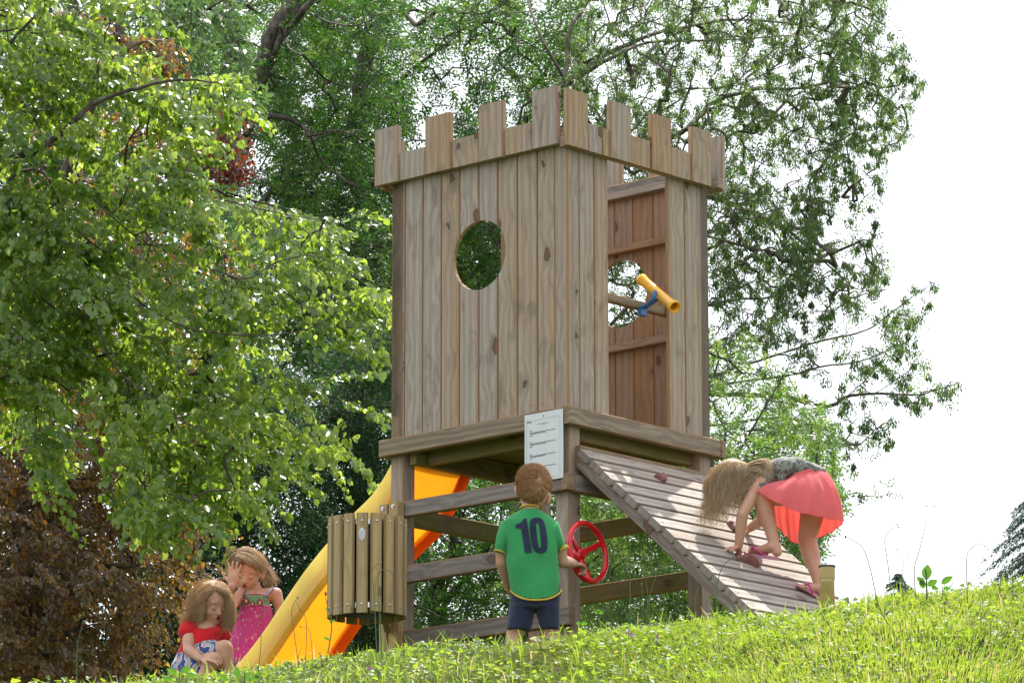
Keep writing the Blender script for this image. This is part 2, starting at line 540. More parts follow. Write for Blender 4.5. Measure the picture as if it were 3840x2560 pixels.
# corner posts
for nm, (px_, py_) in {'a': (P0 + PT / 2, P0 + PT / 2 - 0.003), 'b': (P0 + PT / 2 + 0.0, LW - PT / 2), 'c': (RW - PT / 2, P0 + PT / 2), 'd': (RW - PT / 2 + 0.03, LW - PT / 2)}.items():
    mb = MB()
    py2 = py_
    mb.beam((px_, py2, GZL), (px_, py2, 1.36), PT, PT, (1, 0, 0), ch=0.006, tone=0.4)
    T_(lift(mb), 'corner_post', W_POST)
# near-left wall with round hole
mb = MB()
HL = (0.612, 0.827, 0.170)
board_wall(mb, 0, P0 - 0.0, spans(eL), 0.002, 1.30, HL, sgn=1)
tongues(mb, 0, P0, eL[1:-1], 0.004, 1.30, HL)
for a, b_ in spans(eL):
    for q in (0.25, 0.75):
        y = a + (b_ - a) * q + random.uniform(-.006, .006); z = 0.022 + random.uniform(0, .03)
        mb.tube([(P0 - 0.0008, y, z), (P0 + 0.002, y, z)], 0.0028, 6, m=1)
wl = T_(lift(mb), 'board_wall', [W_WALL, DARKMETAL])
wl['label'] = 'board wall with a round peep hole facing left'
# near-right wall: boards either side of an open middle
eR1, eR2 = [0.138, 0.245, 0.349], [0.787, 0.911, 1.021, 1.091]
mb = MB()
board_wall(mb, 1, P0, spans(eR1), 0.002, 1.30, sgn=1)
board_wall(mb, 1, P0, spans(eR2), 0.002, 1.30, sgn=1)
tongues(mb, 1, P0, [0.245, 0.911, 1.021], 0.004, 1.3)
w2 = T_(lift(mb), 'board_wall', W_WALL); w2['label'] = 'board wall with a tall open gap facing right'
# far walls seen from inside
mb = MB()
eB = [0.137, 0.26, 0.38, 0.51, 0.63, 0.75, 0.87, 0.99, 1.13]
HB = (0.59, 0.81, 0.170)
board_wall(mb, 0, 1.060, spans(eB, 0.003), 0.002, 1.30, HB, sgn=1, chf=0.002)
w3 = T_(lift(mb), 'board_wall', W_IN); w3['label'] = 'inner face of the far board wall with a round hole'
mb = MB()
eF = [0.137, 0.25]
board_wall(mb, 1, 1.19, spans(eF) + spans([0.86, 0.97, 1.05]), 0.002, 1.30, sgn=1)
T_(lift(mb), 'board_wall', W_WALL)
# battens inside
for z, h, mt in ((1.302, 0.036, W_RAMP), (1.026, 0.036, W_IN), (0.533, 0.040, W_IN)):
    mb = MB(); mb.beam((1.040, 0.10, z), (1.040, 1.14, z), h, 0.034, (0, 0, 1), ch=0.003)
    T_(lift(mb), 'batten', mt)
mb = MB(); mb.beam((1.07, 0.05, 1.345), (1.07, 1.2, 1.345), 0.048, 0.02, (0, 0, 1), ch=0.003, tone=0)
T_(lift(mb), 'batten', W_RAIL)
mb = MB(); mb.beam((0.12, 0.100, 0.596), (0.98, 0.100, 0.596), 0.038, 0.04, (0, 0, 1), ch=0.003)
T_(lift(mb), 'window_bar', W_BEAM)
for y, z in ((0.6, 1.30), (0.6, 0.52)):
    mb = MB(); mb.beam((0.092, 0.14, z), (0.092, 1.12, z), 0.04, 0.034, (0, 0, 1), ch=0.003)
    T_(lift(mb), 'batten', W_IN)

# deck: boards, joists, rim beams
mb = MB()
for i in range(10):
    x0 = 0.06 + i * 0.099
    mb.beam((x0 + 0.0495, 0.054, -0.014), (x0 + 0.0495, 1.17, -0.014), 0.094, 0.022, (1, 0, 0), ch=0.002)
T_(lift(mb), 'deck', W_DECK)
mb = MB(); mb.beam((0.0225, 0.047, -0.0415), (0.0225, 1.222, -0.0415), 0.083, 0.043, (0, 0, 1), ch=0.004, tone=0.55, rnd=.13)
T_(lift(mb), 'rim_beam', W_BEAM)
mb = MB(); mb.beam((0.0, 0.0225, -0.0415), (1.114, 0.0225, -0.0415), 0.083, 0.045, (0, 0, 1), ch=0.004, tone=0.3, rnd=.77)
T_(lift(mb), 'rim_beam', W_BEAM)
mb = MB(); mb.beam((1.122, 0.0, -0.0415), (1.122, 1.222, -0.0415), 0.083, 0.043, (0, 0, 1), ch=0.004)
T_(lift(mb), 'rim_beam', W_BEAM)
mb = MB(); mb.beam((0.05, 1.203, -0.0415), (1.098, 1.203, -0.0415), 0.083, 0.043, (0, 0, 1), ch=0.004)
T_(lift(mb), 'rim_beam', W_BEAM)
for y in (0.12, 1.06):
    mb = MB(); mb.beam((0.07, y, -0.078), (1.09, y, -0.078), 0.10, 0.04, (0, 0, 1), ch=0.004)
    T_(lift(mb), 'joist', W_DECK)
for x in (0.165, 0.95):
    mb = MB(); mb.beam((x, 0.15, -0.078), (x, 1.03, -0.078), 0.095, 0.036, (0, 0, 1), ch=0.004)
    T_(lift(mb), 'joist', W_DECK)

# rails of the base
RL = 0.029
for zt, zb, y0, y1 in ((-0.316, -0.392, 0.012, 1.075), (-0.629, -0.711, 0.058, 1.15), (-0.941, -1.024, 0.010, 1.15)):
    mb = MB(); mb.beam((RL, y0, (zt + zb) / 2), (RL, y1, (zt + zb) / 2), zt - zb, 0.044, (0, 0, 1), ch=0.004, tone=0.1)
    T_(lift(mb), 'rail', W_RAIL)
mb = MB(); mb.beam((0.053, 0.029, -0.357), (1.06, 0.029, -0.357), 0.08, 0.044, (0, 0, 1), ch=0.004, tone=0.1)
T_(lift(mb), 'rail', W_RAIL)
mb = MB(); mb.beam((-0.003, 0.029, -0.355), (0.0528, 0.029, -0.355), 0.076, 0.036, (0, 0, 1), ch=0.003, tone=0.6)
T_(lift(mb), 'rail_end', W_BEAM)
for z in (-0.355, -0.665, -0.985):
    mb = MB(); mb.beam((1.07 - 0.0, 0.138, z), (1.07 - 0.0, 1.12, z), 0.085, 0.04, (0, 0, 1), ch=0.004)
    T_(lift(mb), 'rail', W_DECK)
for z in (-0.352,):
    mb = MB(); mb.beam((0.14, 1.20, z), (1.0, 1.20, z), 0.088, 0.04, (0, 0, 1), ch=0.004)
    T_(lift(mb), 'rail', W_DECK)

# battlements ---------------------------------------------------------------
def battlement(label, line0, dirn, outn, talls, shorts, zt, zs, z0, mat_back=W_BEAM, back=(0, 1.17)):
    """line0: origin on the outer plane, dirn: along, outn: outward normal"""
    d, o_ = Vector(dirn), Vector(outn)
    root_mb = MB()
    # backing rail
    a = Vector(line0) + d * back[0] - o_ * 0.050 + Vector((0, 0, z0 + 0.028)); b_ = Vector(line0) + d * back[1] - o_ * 0.050 + Vector((0, 0, z0 + 0.028))
    root_mb.beam(a, b_, 0.05, 0.036, (0, 0, 1), ch=0.003, tone=.2)
    for s0, s1 in shorts:
        z = zs + random.uniform(-.004, .004); c = (s0 + s1) / 2
        p = Vector(line0) + d * c - o_ * 0.0195
        root_mb.beam(p + Vector((0, 0, z0)), p + Vector((0, 0, z)), abs(s1 - s0), 0.022, d, ch=0.003)
    bt = T_(lift(root_mb), 'battlement', W_WALL); bt['label'] = label
    for s0, s1 in talls:
        mb = MB(); z = zt + random.uniform(-.003, .003); c = (s0 + s1) / 2
        p = Vector(line0) + d * c - o_ * 0.016
        mb.beam(p + Vector((0, 0, z0 - 0.002)), p + Vector((0, 0, z)), abs(s1 - s0), 0.030, d, ch=0.004)
        o = lift(mb).build('merlon', W_WALL); o.parent = bt
    return bt


random.seed(21)
battlement('battlement of the left face', (0, 0, 0), (0, 1, 0), (-1, 0, 0), [(1.105, 1.264), (0.759, 0.925), (0.416, 0.574), (0.070, 0.231)],
           [(0.927, 1.097), (0.576, 0.752), (0.233, 0.408)], 1.550, 1.410, 1.272, back=(0.06, 1.25))
battlement('battlement of the right face', (0, 0, 0), (1, 0, 0), (0, -1, 0), [(0.0, 0.150), (0.311, 0.461), (0.614, 0.760), (0.914, 1.060)],
           [(0.155, 0.258), (0.262, 0.308), (0.463, 0.610), (0.764, 0.910)], 1.529, 1.389, 1.254, back=(0.02, 1.05))
battlement('far right battlement', (1.175, 0, 0), (0, 1, 0), (1, 0, 0), [(0.006, 0.16), (0.33, 0.485), (0.66, 0.815), (1.0, 1.15)],
           [(0.165, 0.325), (0.49, 0.655), (0.82, 0.995)], 1.530, 1.390, 1.254, back=(0.0, 1.2))
battlement('far left battlement', (0, 1.26, 0), (1, 0, 0), (0, 1, 0), [(0.04, 0.19), (0.35, 0.50), (0.66, 0.81), (0.97, 1.12)],
           [(0.195, 0.345), (0.505, 0.655), (0.815, 0.965)], 1.530, 1.390, 1.260, back=(0.06, 1.12))

# climbing ramp ---------------------------------------------------------------
RA, RB = Vector((0.54, 0.012, -0.185)), Vector((0.54, -1.155, -1.185))
rd = (RB - RA).normalized(); rn = rd.cross(Vector((1, 0, 0))).normalized()
if rn.z < 0: rn = -rn
LR = (RB - RA).length
ramp_o = None
mb = MB()
for x in (0.112, 0.968):
    mb.beam(Vector((x, RA.y, RA.z)) + rd * 0.03 - rn * 0.060, Vector((x, RB.y, RB.z)) - rn * 0.060, 0.050, 0.042, rn, ch=0.003)
ramp_o = T_(lift(mb), 'climbing_ramp', W_RAIL)
npl = 16
step = LR / npl
random.seed(5)
for i in range(npl):
    c = RA + rd * (step * (i + 0.5)) - rn * 0.012
    j = random.uniform(-.006, .006)
    mb = MB(); wd = step - 0.014
    mb.beam(Vector((0.082 + j, c.y, c.z)) - rn * .005, Vector((1.0 + j, c.y, c.z)) - rn * .005, wd, 0.034, rd, ch=0.004)
    for x in (0.105, 0.125, 0.955, 0.975):
        p = Vector((x, c.y, c.z)) + rn * 0.0120 + rd * random.uniform(-.012, .012)
        mb.tube([p, p + rn * 0.0014], 0.003, 6, m=1)
    o = lift(mb).build('plank', [W_RAMP, DARKMETAL]); o.parent = ramp_o
# bolted end plate boards under the plank ends
mb = MB()
mb.beam(Vector((0.10, RA.y + 0.02, RA.z - 0.03)), Vector((0.98, RA.y + 0.02, RA.z - 0.03)), 0.09, 0.03, (0, 0, 1))
T_(lift(mb), 'ramp_bracket', W_BEAM)


def displaced_blob(mb, c, sx, sy, sz, R, seed, squash=0.0, holes=True, amt=0.25):
    """lumpy moulded climbing hold: a dome with flutes"""
    nu, nv = 22, 10
    rows = []
    for j in range(nv + 1):
        ph = (j / nv) * PI / 2
        row = []
        for i in range(nu):
            th = 2 * PI * i / nu
            k = 1 + amt * math.sin(th * 3 + seed) * math.sin(ph) ** 0.5 + 0.12 * math.sin(th * 2 + seed * 2)
            x, y, z = math.sin(ph) ** 0.7 * math.cos(th) * k, math.sin(ph) ** 0.7 * math.sin(th) * k, math.cos(ph) ** 0.8 * (1 - 0.25 * math.cos(3 * th + seed) * math.sin(ph))
            if j == 0: z = 0.8
            row.append(Vector(c) + R @ Vector((x * sx, y * sy, z * sz)))
        rows.append(row)
    for j in range(nv):
        for i in range(nu):
            k = (i + 1) % nu
            mb.face([rows[j][i], rows[j][k], rows[j + 1][k], rows[j + 1][i]], col=(0.5, 0.5, 0.5))
    mb.face(rows[0])


Rr = Matrix((Vector((1, 0, 0)), -rd, rn)).transposed()
HOLD = plain('speckled_maroon_resin', (0.23, 0.085, 0.075), rough=0.55, noise_amt=0.28, noise_scale=160, bump=0.4)


def ramp_pt(px, py):
    """local point on the ramp's top plane seen at full-res pixel"""
    r = FW + RT * (px - 1920) / FPX + UP * (1280 - py) / FPX
    X_ = np.array([math.cos(TH), math.sin(TH), 0]); Y_ = np.array([-math.sin(TH), math.cos(TH), 0]); Z_ = np.array([0, 0, 1.0])
    O_ = np.array([0, 0, ZO])
    nrm = X_ * rn.x + Y_ * rn.y + Z_ * rn.z
    pl = O_ + X_ * RA.x + Y_ * RA.y + Z_ * RA.z
    t = ((pl - CAMP) @ nrm) / (r @ nrm)
    q = CAMP + r * t - O_
    return Vector((q @ X_, q @ Y_, q @ Z_))


def R6(x, y): return 1850 + x / 1.96, 1700 + y / 1.96
def R7(x, y): return 2550 + x / 2.24, 1650 + y / 2.24
def R8(x, y): return 600 + x / 2.8, 2000 + y / 2.8


for (px_, py_, sx, sy, sz, sdv, rot) in ((R6(1232, 185) + (0.04, 0.027, 0.030, 0.4, 0.2)), (R7(545, 1012) + (0.064, 0.032, 0.038, 2.1, -0.55)), (R7(440, 730) + (0.04, 0.028, 0.032, 4.0, 0.9))):
    c = ramp_pt(px_, py_)
    mb = MB()
    displaced_blob(mb, c - rn * 0.002, sx, sy, sz, Rr @ Matrix.Rotation(rot, 3, 'Z'), sdv)
    o = lift(mb).build('climbing_hold', HOLD, smooth=True); o.parent = ramp_o
    hm = MB(); top = c + rn * sz * 0.80 * 1.0
    hm.tube([top - rn * .004, top + rn * 0.0012], 0.0065, 10)
    o2 = lift(hm).build('bolt', DARKMETAL); o2.parent = ramp_o

# slide ---------------------------------------------------------------
def plastic(name, col, trans=0.45, rough=0.4):
    m, ns, ln, b = newmat(name)
    tc = N(ns, 'TexCoord')
    no = N(ns, 'TexNoise'); no.inputs['Scale'].default_value = 5; no.inputs['Detail'].default_value = 5; ln.new(tc.outputs['Object'], no.inputs['Vector'])
    r = ramp(ns, [(0.3, [c * 0.82 for c in col]), (0.7, col)]); ln.new(no.outputs[0], r.inputs[0])
    ln.new(r.outputs[0], b.inputs['Base Color'])
    b.inputs['Roughness'].default_value = rough
    tr = N(ns, 'BsdfTranslucent'); ln.new(r.outputs[0], tr.inputs['Color'])
    mxs = N(ns, 'MixShader'); mxs.inputs[0].default_value = trans
    ln.new(b.outputs[0], mxs.inputs[1]); ln.new(tr.outputs[0], mxs.inputs[2])
    ln.new(mxs.outputs[0], ns['Material Output'].inputs[0])
    bp = N(ns, 'Bump'); bp.inputs['Strength'].default_value = 0.15; bp.inputs['Distance'].default_value = 0.003
    n2 = N(ns, 'TexNoise'); n2.inputs['Scale'].default_value = 180; ln.new(tc.outputs['Object'], n2.inputs['Vector'])
    ln.new(n2.outputs[0], bp.inputs['Height']); ln.new(bp.outputs[0], b.inputs['Normal'])
    return m


YEL = plastic('yellow_slide_plastic', (0.90, 0.82, 0.32), 0.58)
RIBP = plastic('light_orange_rib_plastic', (1.0, 0.50, 0.06), 0.8)
ORA = plastic('orange_slide_plastic', (0.95, 0.33, 0.012), 0.62)
ORR = plastic('deep_orange_slide_plastic', (0.95, 0.27, 0.02), 0.5)
prof = [(1.19, -0.055), (1.27, -0.19), (1.39, -0.32), (1.55, -0.42), (1.71, -0.535), (1.85, -0.645), (2.0, -0.785), (2.15, -0.93), (2.3, -1.05), (2.45, -1.13), (2.62, -1.17), (2.75, -1.175)]
pc = catmull([(0, a, b_) for a, b_ in prof], 5)
slide = MB()
SX0, SX1 = 0.15, 0.62


def strip(mb, A, B, m=0):
    for i in range(len(A) - 1):
        mb.face([A[i], A[i + 1], B[i + 1], B[i]], m=m)


n_ = len(pc)
def off(dx, dz): return [Vector((dx, p.y, p.z + dz)) for p in pc]


bedmb = MB()
cols_ = [(SX0 + 0.012, 0.02), (SX0 + 0.05, 0.004), (SX0 + 0.12, -0.004), ((SX0 + SX1) / 2, -0.008), (SX1 - 0.12, -0.004), (SX1 - 0.05, 0.004), (SX1 - 0.012, 0.02)]
for (a, za), (b_, zb) in zip(cols_[:-1], cols_[1:]): strip(bedmb, off(a, za), off(b_, zb))
sl = T_(lift(bedmb), 'slide', ORA, smooth=True)
for x, sg, mt, nm in ((SX0, -1, YEL, 'side_wall'), (SX1, 1, ORR, 'side_wall')):
    sm = MB()
    th = 0.016
    xo, xi = x, x - sg * th
    secs = [off(xo, -0.035), off(xo + sg * 0.004, 0.04), off(xo + sg * 0.01, 0.092), off(xo + sg * 0.006, 0.108), off(xi, 0.112), off(xi - sg * 0.012, 0.10), off(xi, 0.02), off(xi - sg * 0.045, -0.01), off(xi - sg * 0.05, -0.024), off(xi, -0.035)]
    for k in range(len(secs)): strip(sm, secs[k], secs[(k + 1) % len(secs)])
    for e in (0, -1): sm.face([s_[e] for s_ in secs])
    o = lift(sm).build(nm, mt, smooth=False); o.parent = sl
    # raised line along the wall
sl['label'] = 'yellow and orange plastic slide'

# steering wheel ---------------------------------------------------------------
RED = plain('glossy_red_plastic', (0.68, 0.008, 0.018), rough=0.25, noise_amt=0.04, coat=0.3)
# full-res pixels: centre (2204, 2069), half width 75, half height 115
def loc_at(px, py, Yw):
    p = at([px / OVS], [py / OVS], [Yw])[0] - np.array([0, 0, ZO])
    return Vector((p[0] * math.cos(TH) + p[1] * math.sin(TH), -p[0] * math.sin(TH) + p[1] * math.cos(TH), p[2]))


wc = loc_at(*R6(693, 725), -0.05)
wR = 0.137
wn = Vector((0.06, -1.0, 0.10)).normalized()         # axis, out of the right face
wx = Vector((1, 0, 0)); wx = (wx - wn * wx.dot(wn)).normalized(); wy = wn.cross(wx)
if wy.z < 0: wy = -wy
ring_pts = [wc + (wx * math.cos(2 * PI * k / 40) + wy * math.sin(2 * PI * k / 40)) * wR for k in range(40)]
mb = MB(); mb.tube(ring_pts, 0.0135, 12, closed=True)
swh = T_(lift(mb), 'steering_wheel', RED, smooth=True)
hubc = wc - wn * 0.055
mb = MB(); mb.tube([hubc - wn * 0.012, hubc + wn * 0.016, hubc + wn * 0.026], [0.036, 0.036, 0.024], 20)
mb.tube([hubc + wn * 0.022, hubc + wn * 0.034], [0.023, 0.020], 16)
o = lift(mb).build('hub', RED); o.parent = swh
for a in (28, 150, 272):
    e = wc + (wx * math.cos(math.radians(a)) + wy * math.sin(math.radians(a))) * wR
    mb = MB(); tdir = (-wx * math.sin(math.radians(a)) + wy * math.cos(math.radians(a)))
    mb.beam(hubc + wn * 0.012 + (e - wc) * 0.12, e - (e - wc) * 0.05 , 0.026, 0.012, tdir, ch=0.003)
    o = lift(mb).build('spoke', RED); o.parent = swh
mb = MB(); mb.tube([Vector((hubc.x, 0.012, hubc.z)) if False else hubc - wn * 0.012, hubc - wn * 0.09], 0.018, 10)
o = lift(mb).build('axle', DARKMETAL); o.parent = swh

# telescope ---------------------------------------------------------------
YP = plain('yellow_toy_plastic', (0.83, 0.42, 0.012), rough=0.3, noise_amt=0.04, coat=0.2)
BP = plain('blue_toy_plastic', (0.02, 0.12, 0.33), rough=0.35, noise_amt=0.05)
te = loc_at(*R7(0, 0), 0) if False else None
e1 = loc_at(2050 + 1008 / 2.091, 1050 + 215 / 2.091, 0.34)     # open end towards us
e0 = loc_at(2050 + 745 / 2.091, 1050 - 5 / 2.091, 0.57)
dv = (e1 - e0).normalized()
LT = (e1 - e0).length
mb = MB()
prT = [(0.0, 0.029), (0.014, 0.029), (0.022, 0.0245), (LT * 0.5, 0.0235), (LT - 0.04, 0.0245), (LT - 0.028, 0.029), (LT - 0.002, 0.031), (LT, 0.030)]
mb.tube([e0 + dv * a for a, _ in prT], [r for _, r in prT], 24, caps=False)
prI = [(LT, 0.030), (LT - 0.001, 0.0255), (LT - 0.02, 0.021), (LT - 0.03, 0.020)]
mb.tube([e0 + dv * a for a, _ in prI], [r for _, r in prI], 24, caps=False)
prJ = [(0.0, 0.029), (0.001, 0.025), (0.02, 0.02)]
mb.tube([e0 + dv * a for a, _ in prJ], [r for _, r in prJ], 24, caps=False)
tel = T_(lift(mb), 'telescope', YP, smooth=True)
mb = MB(); mb.tube([e0 + dv * (LT - 0.03), e0 + dv * (LT - 0.029)], 0.0205, 20)
o = lift(mb).build('lens', plain('amber_lens', (0.45, 0.13, 0.01), rough=0.15)); o.parent = tel
mid = e0 + dv * LT * 0.52
foot = loc_at(2050 + 912 / 2.091, 1050 + 222 / 2.091, 0.42)
foot = Vector((foot.x, 0.078, foot.z))
mb = MB()
mb.tube(catmull([mid + Vector((-0.03, 0, 0.008)), mid + Vector((-0.042, 0.0, -0.03)), (mid + foot) / 2 + Vector((-0.02, 0, -0.01)), foot + Vector((-0.008, 0, 0.02))], 5), 0.010, 10)
mb.beam(foot + Vector((-0.024, -0.006, 0)), foot + Vector((0.018, -0.006, 0)), 0.036, 0.024, (0, 0, 1), ch=0.003)
mb.tube([foot + Vector((0.012, 0, 0.02)), mid + Vector((0.0, 0, -0.02))], 0.009, 8)
o = lift(mb).build('bracket', BP, smooth=False); o.parent = tel

# notice sheet ---------------------------------------------------------------
PAPER = plain('laminated_sheet', (0.62, 0.655, 0.65), rough=0.22, noise_amt=0.02)
INK = plain('printed_ink', (0.045, 0.05, 0.06), rough=0.5)
INKG = plain('green_grey_ink', (0.25, 0.40, 0.38), rough=0.5)
INKF = plain('faint_grey_ink', (0.36, 0.38, 0.40), rough=0.5)
sx = -0.006
y0_, y1_, zt_, zb_ = 0.031, 0.270, -0.012, -0.338
mb = MB(); mb.beam((sx, (y0_ + y1_) / 2, zb_), (sx, (y0_ + y1_) / 2, zt_), y1_ - y0_, 0.004, (0, 1, 0), ch=0.0008)
sign = lift(mb).build('notice_sheet', PAPER)
sign.location = (0, 0, 0); sign.rotation_euler = (0, 0, TH)
tag(sign, 'white printed instruction sheet fixed to the corner post below the deck', 'notice')
mb = MB(); mi = MB(); mf = MB(); mg = MB()
H_ = zt_ - zb_; W_ = y1_ - y0_


def q_(mbx, u, v, du, dv_, d=0.0032):
    """u from left edge (larger y) 0..1, v from top 0..1"""
    ya, yb = y1_ - u * W_, y1_ - (u + du) * W_
    za, zb2 = zt_ - v * H_, zt_ - (v + dv_) * H_
    mbx.face([(sx - d, ya, za), (sx - d, yb, za), (sx - d, yb, zb2), (sx - d, ya, zb2)])


for (u, v, du, dv_) in ((.055, .092, .875, .004), (.055, .96, .875, .004), (.055, .092, .006, .87), (.924, .092, .006, .87)): q_(mi, u, v, du, dv_)
random.seed(3)
for (u, du) in ((.075, .03), (.11, .012), (.13, .05)):
    q_(mb, u, .108, du, .016)
q_(mb, .20, .114, .012, .006)
u = .34
while u < .64:
    w_ = random.uniform(.012, .04); q_(mg, u, .155, w_, .011); u += w_ + .008
u = .46
while u < .55:
    w_ = random.uniform(.012, .03); q_(mg, u, .178, w_, .007); u += w_ + .006
blocks = [mb]
for v0 in (.245, .405, .585, .755):
    mb = MB(); blocks.append(mb)
    q_(mb, .14, v0, random.uniform(.05, .085), .009)
    for r_ in range(2):
        u = .14; end = (.80 if r_ == 0 else random.uniform(.5, .56))
        while u < end:
            w_ = random.uniform(.012, .07); q_(mb, u, v0 + .026 + r_ * .016, min(w_, end - u + .01), .0085); u += w_ + .007
    q_(mb, .14, v0 + .07, random.uniform(.04, .09), .008)
for m_, mt, nm in [(q, INK, 'text_block') for q in blocks] + [(mi, INKF, 'printed_frame'), (mg, INKG, 'heading')]:
    o = lift(m_).build(nm, mt); o.parent = sign
mb = MB(); mb.tube([(sx - 0.0015, y1_ - W_ / 2, zt_ - .018), (sx - 0.0045, y1_ - W_ / 2, zt_ - .018)], 0.0032, 8)
o = lift(mb).build('screw', DARKMETAL); o.parent = sign
mb = MB(); mb.beam((-0.001, 0.06, -0.20), (-0.001, 0.06, -0.03), 0.03, 0.006, (0, 1, 0)); 

# litter bin ---------------------------------------------------------------
# axis position from pixels: bin spans x 1228..1528 px, top 1917, bottom ~2300
bc = loc_at(1378, 1917, -0.02)
Rb = 0.172
zt2, zb2 = loc_at(1330, 1921, -0.2).z, loc_at(1330, 2292, -0.2).z
BIN = empty('litter_bin', (0, 0, 0), TH, 'round wooden slatted litter bin with silver bolts hung beside the lower left tower corner', 'litter bin')
bw = Vector((1, 0, 0))
nsl = 17
random.seed(9)
LINER = plain('black_liner', (0.012, 0.012, 0.012), rough=0.4)
for k in range(nsl):
    a = 2 * PI * k / nsl + 0.08
    d = Vector((math.cos(a), math.sin(a), 0)); tdd = Vector((-math.sin(a), math.cos(a), 0))
    c = Vector((bc.x, bc.y, 0)) + d * Rb
    mb = MB(); mb.beam(c + Vector((0, 0, zb2 + random.uniform(-.004, .004))), c + Vector((0, 0, zt2 + random.uniform(-.004, .004))), 0.053, 0.020, tdd, ch=0.005)
    o = lift(mb).build('slat', W_BIN); o.parent = BIN
    for z in (zt2 - 0.036, zb2 + 0.036):
        mb = MB(); mb.tube([c + d * 0.0095 + Vector((0, 0, z)), c + d * 0.0125 + Vector((0, 0, z)), c + d * 0.0145 + Vector((0, 0, z))], [0.0055, 0.005, 0.002], 10)
        o = lift(mb).build('bolt', STEEL); o.parent = BIN
for z in (zt2 - 0.036, zb2 + 0.036):
    mb = MB(); rp = [Vector((bc.x + math.cos(2 * PI * k / 32) * (Rb - 0.0125), bc.y + math.sin(2 * PI * k / 32) * (Rb - 0.0125), z)) for k in range(32)]
    for k in range(32): mb.beam(rp[k], rp[(k + 1) % 32], 0.025, 0.003, (0, 0, 1), ch=0.0005)
    o = lift(mb).build('hoop', STEEL); o.parent = BIN
mb = MB()
rp = [(zt2 - 0.02, Rb - 0.03), (zt2 - 0.06, Rb - 0.028), (zb2 + 0.05, Rb - 0.03), (zb2 + 0.045, 0.005)]
mb.tube([Vector((bc.x, bc.y, z)) for z, _ in rp], [r for _, r in rp], 28, caps=False)
o = lift(mb).build('liner', LINER, smooth=True); o.parent = BIN
# badge on the fourth slat seen
a = math.atan2(-math.cos(TH) * 1.0, -math.sin(TH) * 1.0)
cam_dir = Vector((-math.sin(TH), -math.cos(TH), 0))
mb = MB()
bp_ = loc_at(1150 + 387 / 1.96, 1700 + 592 / 1.96, -0.19)
best = min(range(nsl), key=lambda k: (Vector((bc.x + math.cos(2 * PI * k / nsl + .08) * Rb, bc.y + math.sin(2 * PI * k / nsl + .08) * Rb, 0)) - Vector((bp_.x, bp_.y, 0))).length)
a = 2 * PI * best / nsl + .08
d = Vector((math.cos(a), math.sin(a), 0)); tdd = Vector((-math.sin(a), math.cos(a), 0))
c = Vector((bc.x, bc.y, bp_.z)) + d * (Rb + 0.0105)
BADGE = plain('white_badge', (0.62, 0.62, 0.66), rough=0.3)


def oval(mbx, c, hw, hh, d, tdd, dep, n=20, pinch=True):
    pts = []
    for k in range(n):
        t = 2 * PI * k / n
        f = 1.0 if not pinch else (0.80 if abs(math.sin(t)) > 0.75 else 1.0)
        pts.append(c + d * dep + tdd * hw * math.copysign(abs(math.cos(t)) ** 0.8, math.cos(t)) * f + Vector((0, 0, hh * math.sin(t))))
    mbx.face(pts); return pts


oval(mb, c, 0.0145, 0.029, d, tdd, 0.0012)
o = lift(mb).build('badge', BADGE); o.parent = BIN
mb = MB()
rp = [c + d * 0.002 + tdd * 0.0095 * math.cos(t) + Vector((0, 0, 0.002 + 0.014 * math.sin(t))) for t in [2 * PI * k / 18 for k in range(18)]]
mb.tube(rp, 0.0007, 4, closed=True)
for zz, ww in ((0.006, .004), (0.001, .0055), (-0.004, .004)):
    mb.beam(c + d * 0.002 - tdd * ww + Vector((0, 0, zz)), c + d * 0.002 + tdd * ww + Vector((0, 0, zz)), 0.0016, 0.0008, (0, 0, 1), ch=0.0002)
mb.beam(c + d * 0.002 - tdd * .005 + Vector((0, 0, -.021)), c + d * 0.002 + tdd * .005 + Vector((0, 0, -.021)), 0.002, 0.0008, (0, 0, 1), ch=0.0002)
o = lift(mb).build('badge_print', INKF); o.parent = BIN
# carrier post of two boards
pp = loc_at(1150 + 620 / 1.96, 1890, -0.02)
nx_ = Vector((1, 0, 0))
for i, (xx0, xx1, ztop, ex) in enumerate(((548, 612, 378, 0), (616, 693, 360, 0))):
    A_ = loc_at(1150 + xx0 / 1.96, 1700 + ztop / 1.96, 0.745); B_ = loc_at(1150 + xx1 / 1.96, 1700 + ztop / 1.96, 0.745)
    pxm = 1150 + (xx0 + xx1) / 2 / 1.96
    # on plane x = -0.022 (just proud of the rail faces)
    r = FW + RT * (pxm - 1920) / FPX + UP * (1280 - (1700 + ztop / 1.96)) / FPX
    X_ = np.array([math.cos(TH), math.sin(TH), 0]); Y_ = np.array([-math.sin(TH), math.cos(TH), 0])
    t = ((np.array([0, 0, ZO]) + X_ * (-0.022) - CAMP) @ X_) / (r @ X_)
    q = CAMP + r * t - np.array([0, 0, ZO]); yy = q @ Y_; zz = q[2]
    wid = (xx1 - xx0) / 1.96 / 812 / math.sin(TH)
    mb = MB(); mb.beam((-0.017, yy, -1.22), (-0.017, yy, zz), wid, 0.044, (0, 1, 0), ch=0.004)
    o = lift(mb).build('carrier_board', W_BIN); o.parent = BIN
    mb = MB(); bz = zz - 0.02
    mb.tube([(-0.039, yy, bz), (-0.042, yy, bz)], 0.0105, 14); mb.tube([(-0.042, yy, bz), (-0.048, yy, bz)], 0.0065, 6)
    o = lift(mb).build('bolt', STEEL); o.parent = BIN
mb = MB(); mb.beam((-0.045, yy + 0.03, zb2 + 0.15), (bc.x + Rb * .6, bc.y + 0.0, zb2 + 0.15), 0.2, 0.03, (0, 0, 1))
o = lift(mb).build('mounting_block', W_BIN); o.parent = BIN
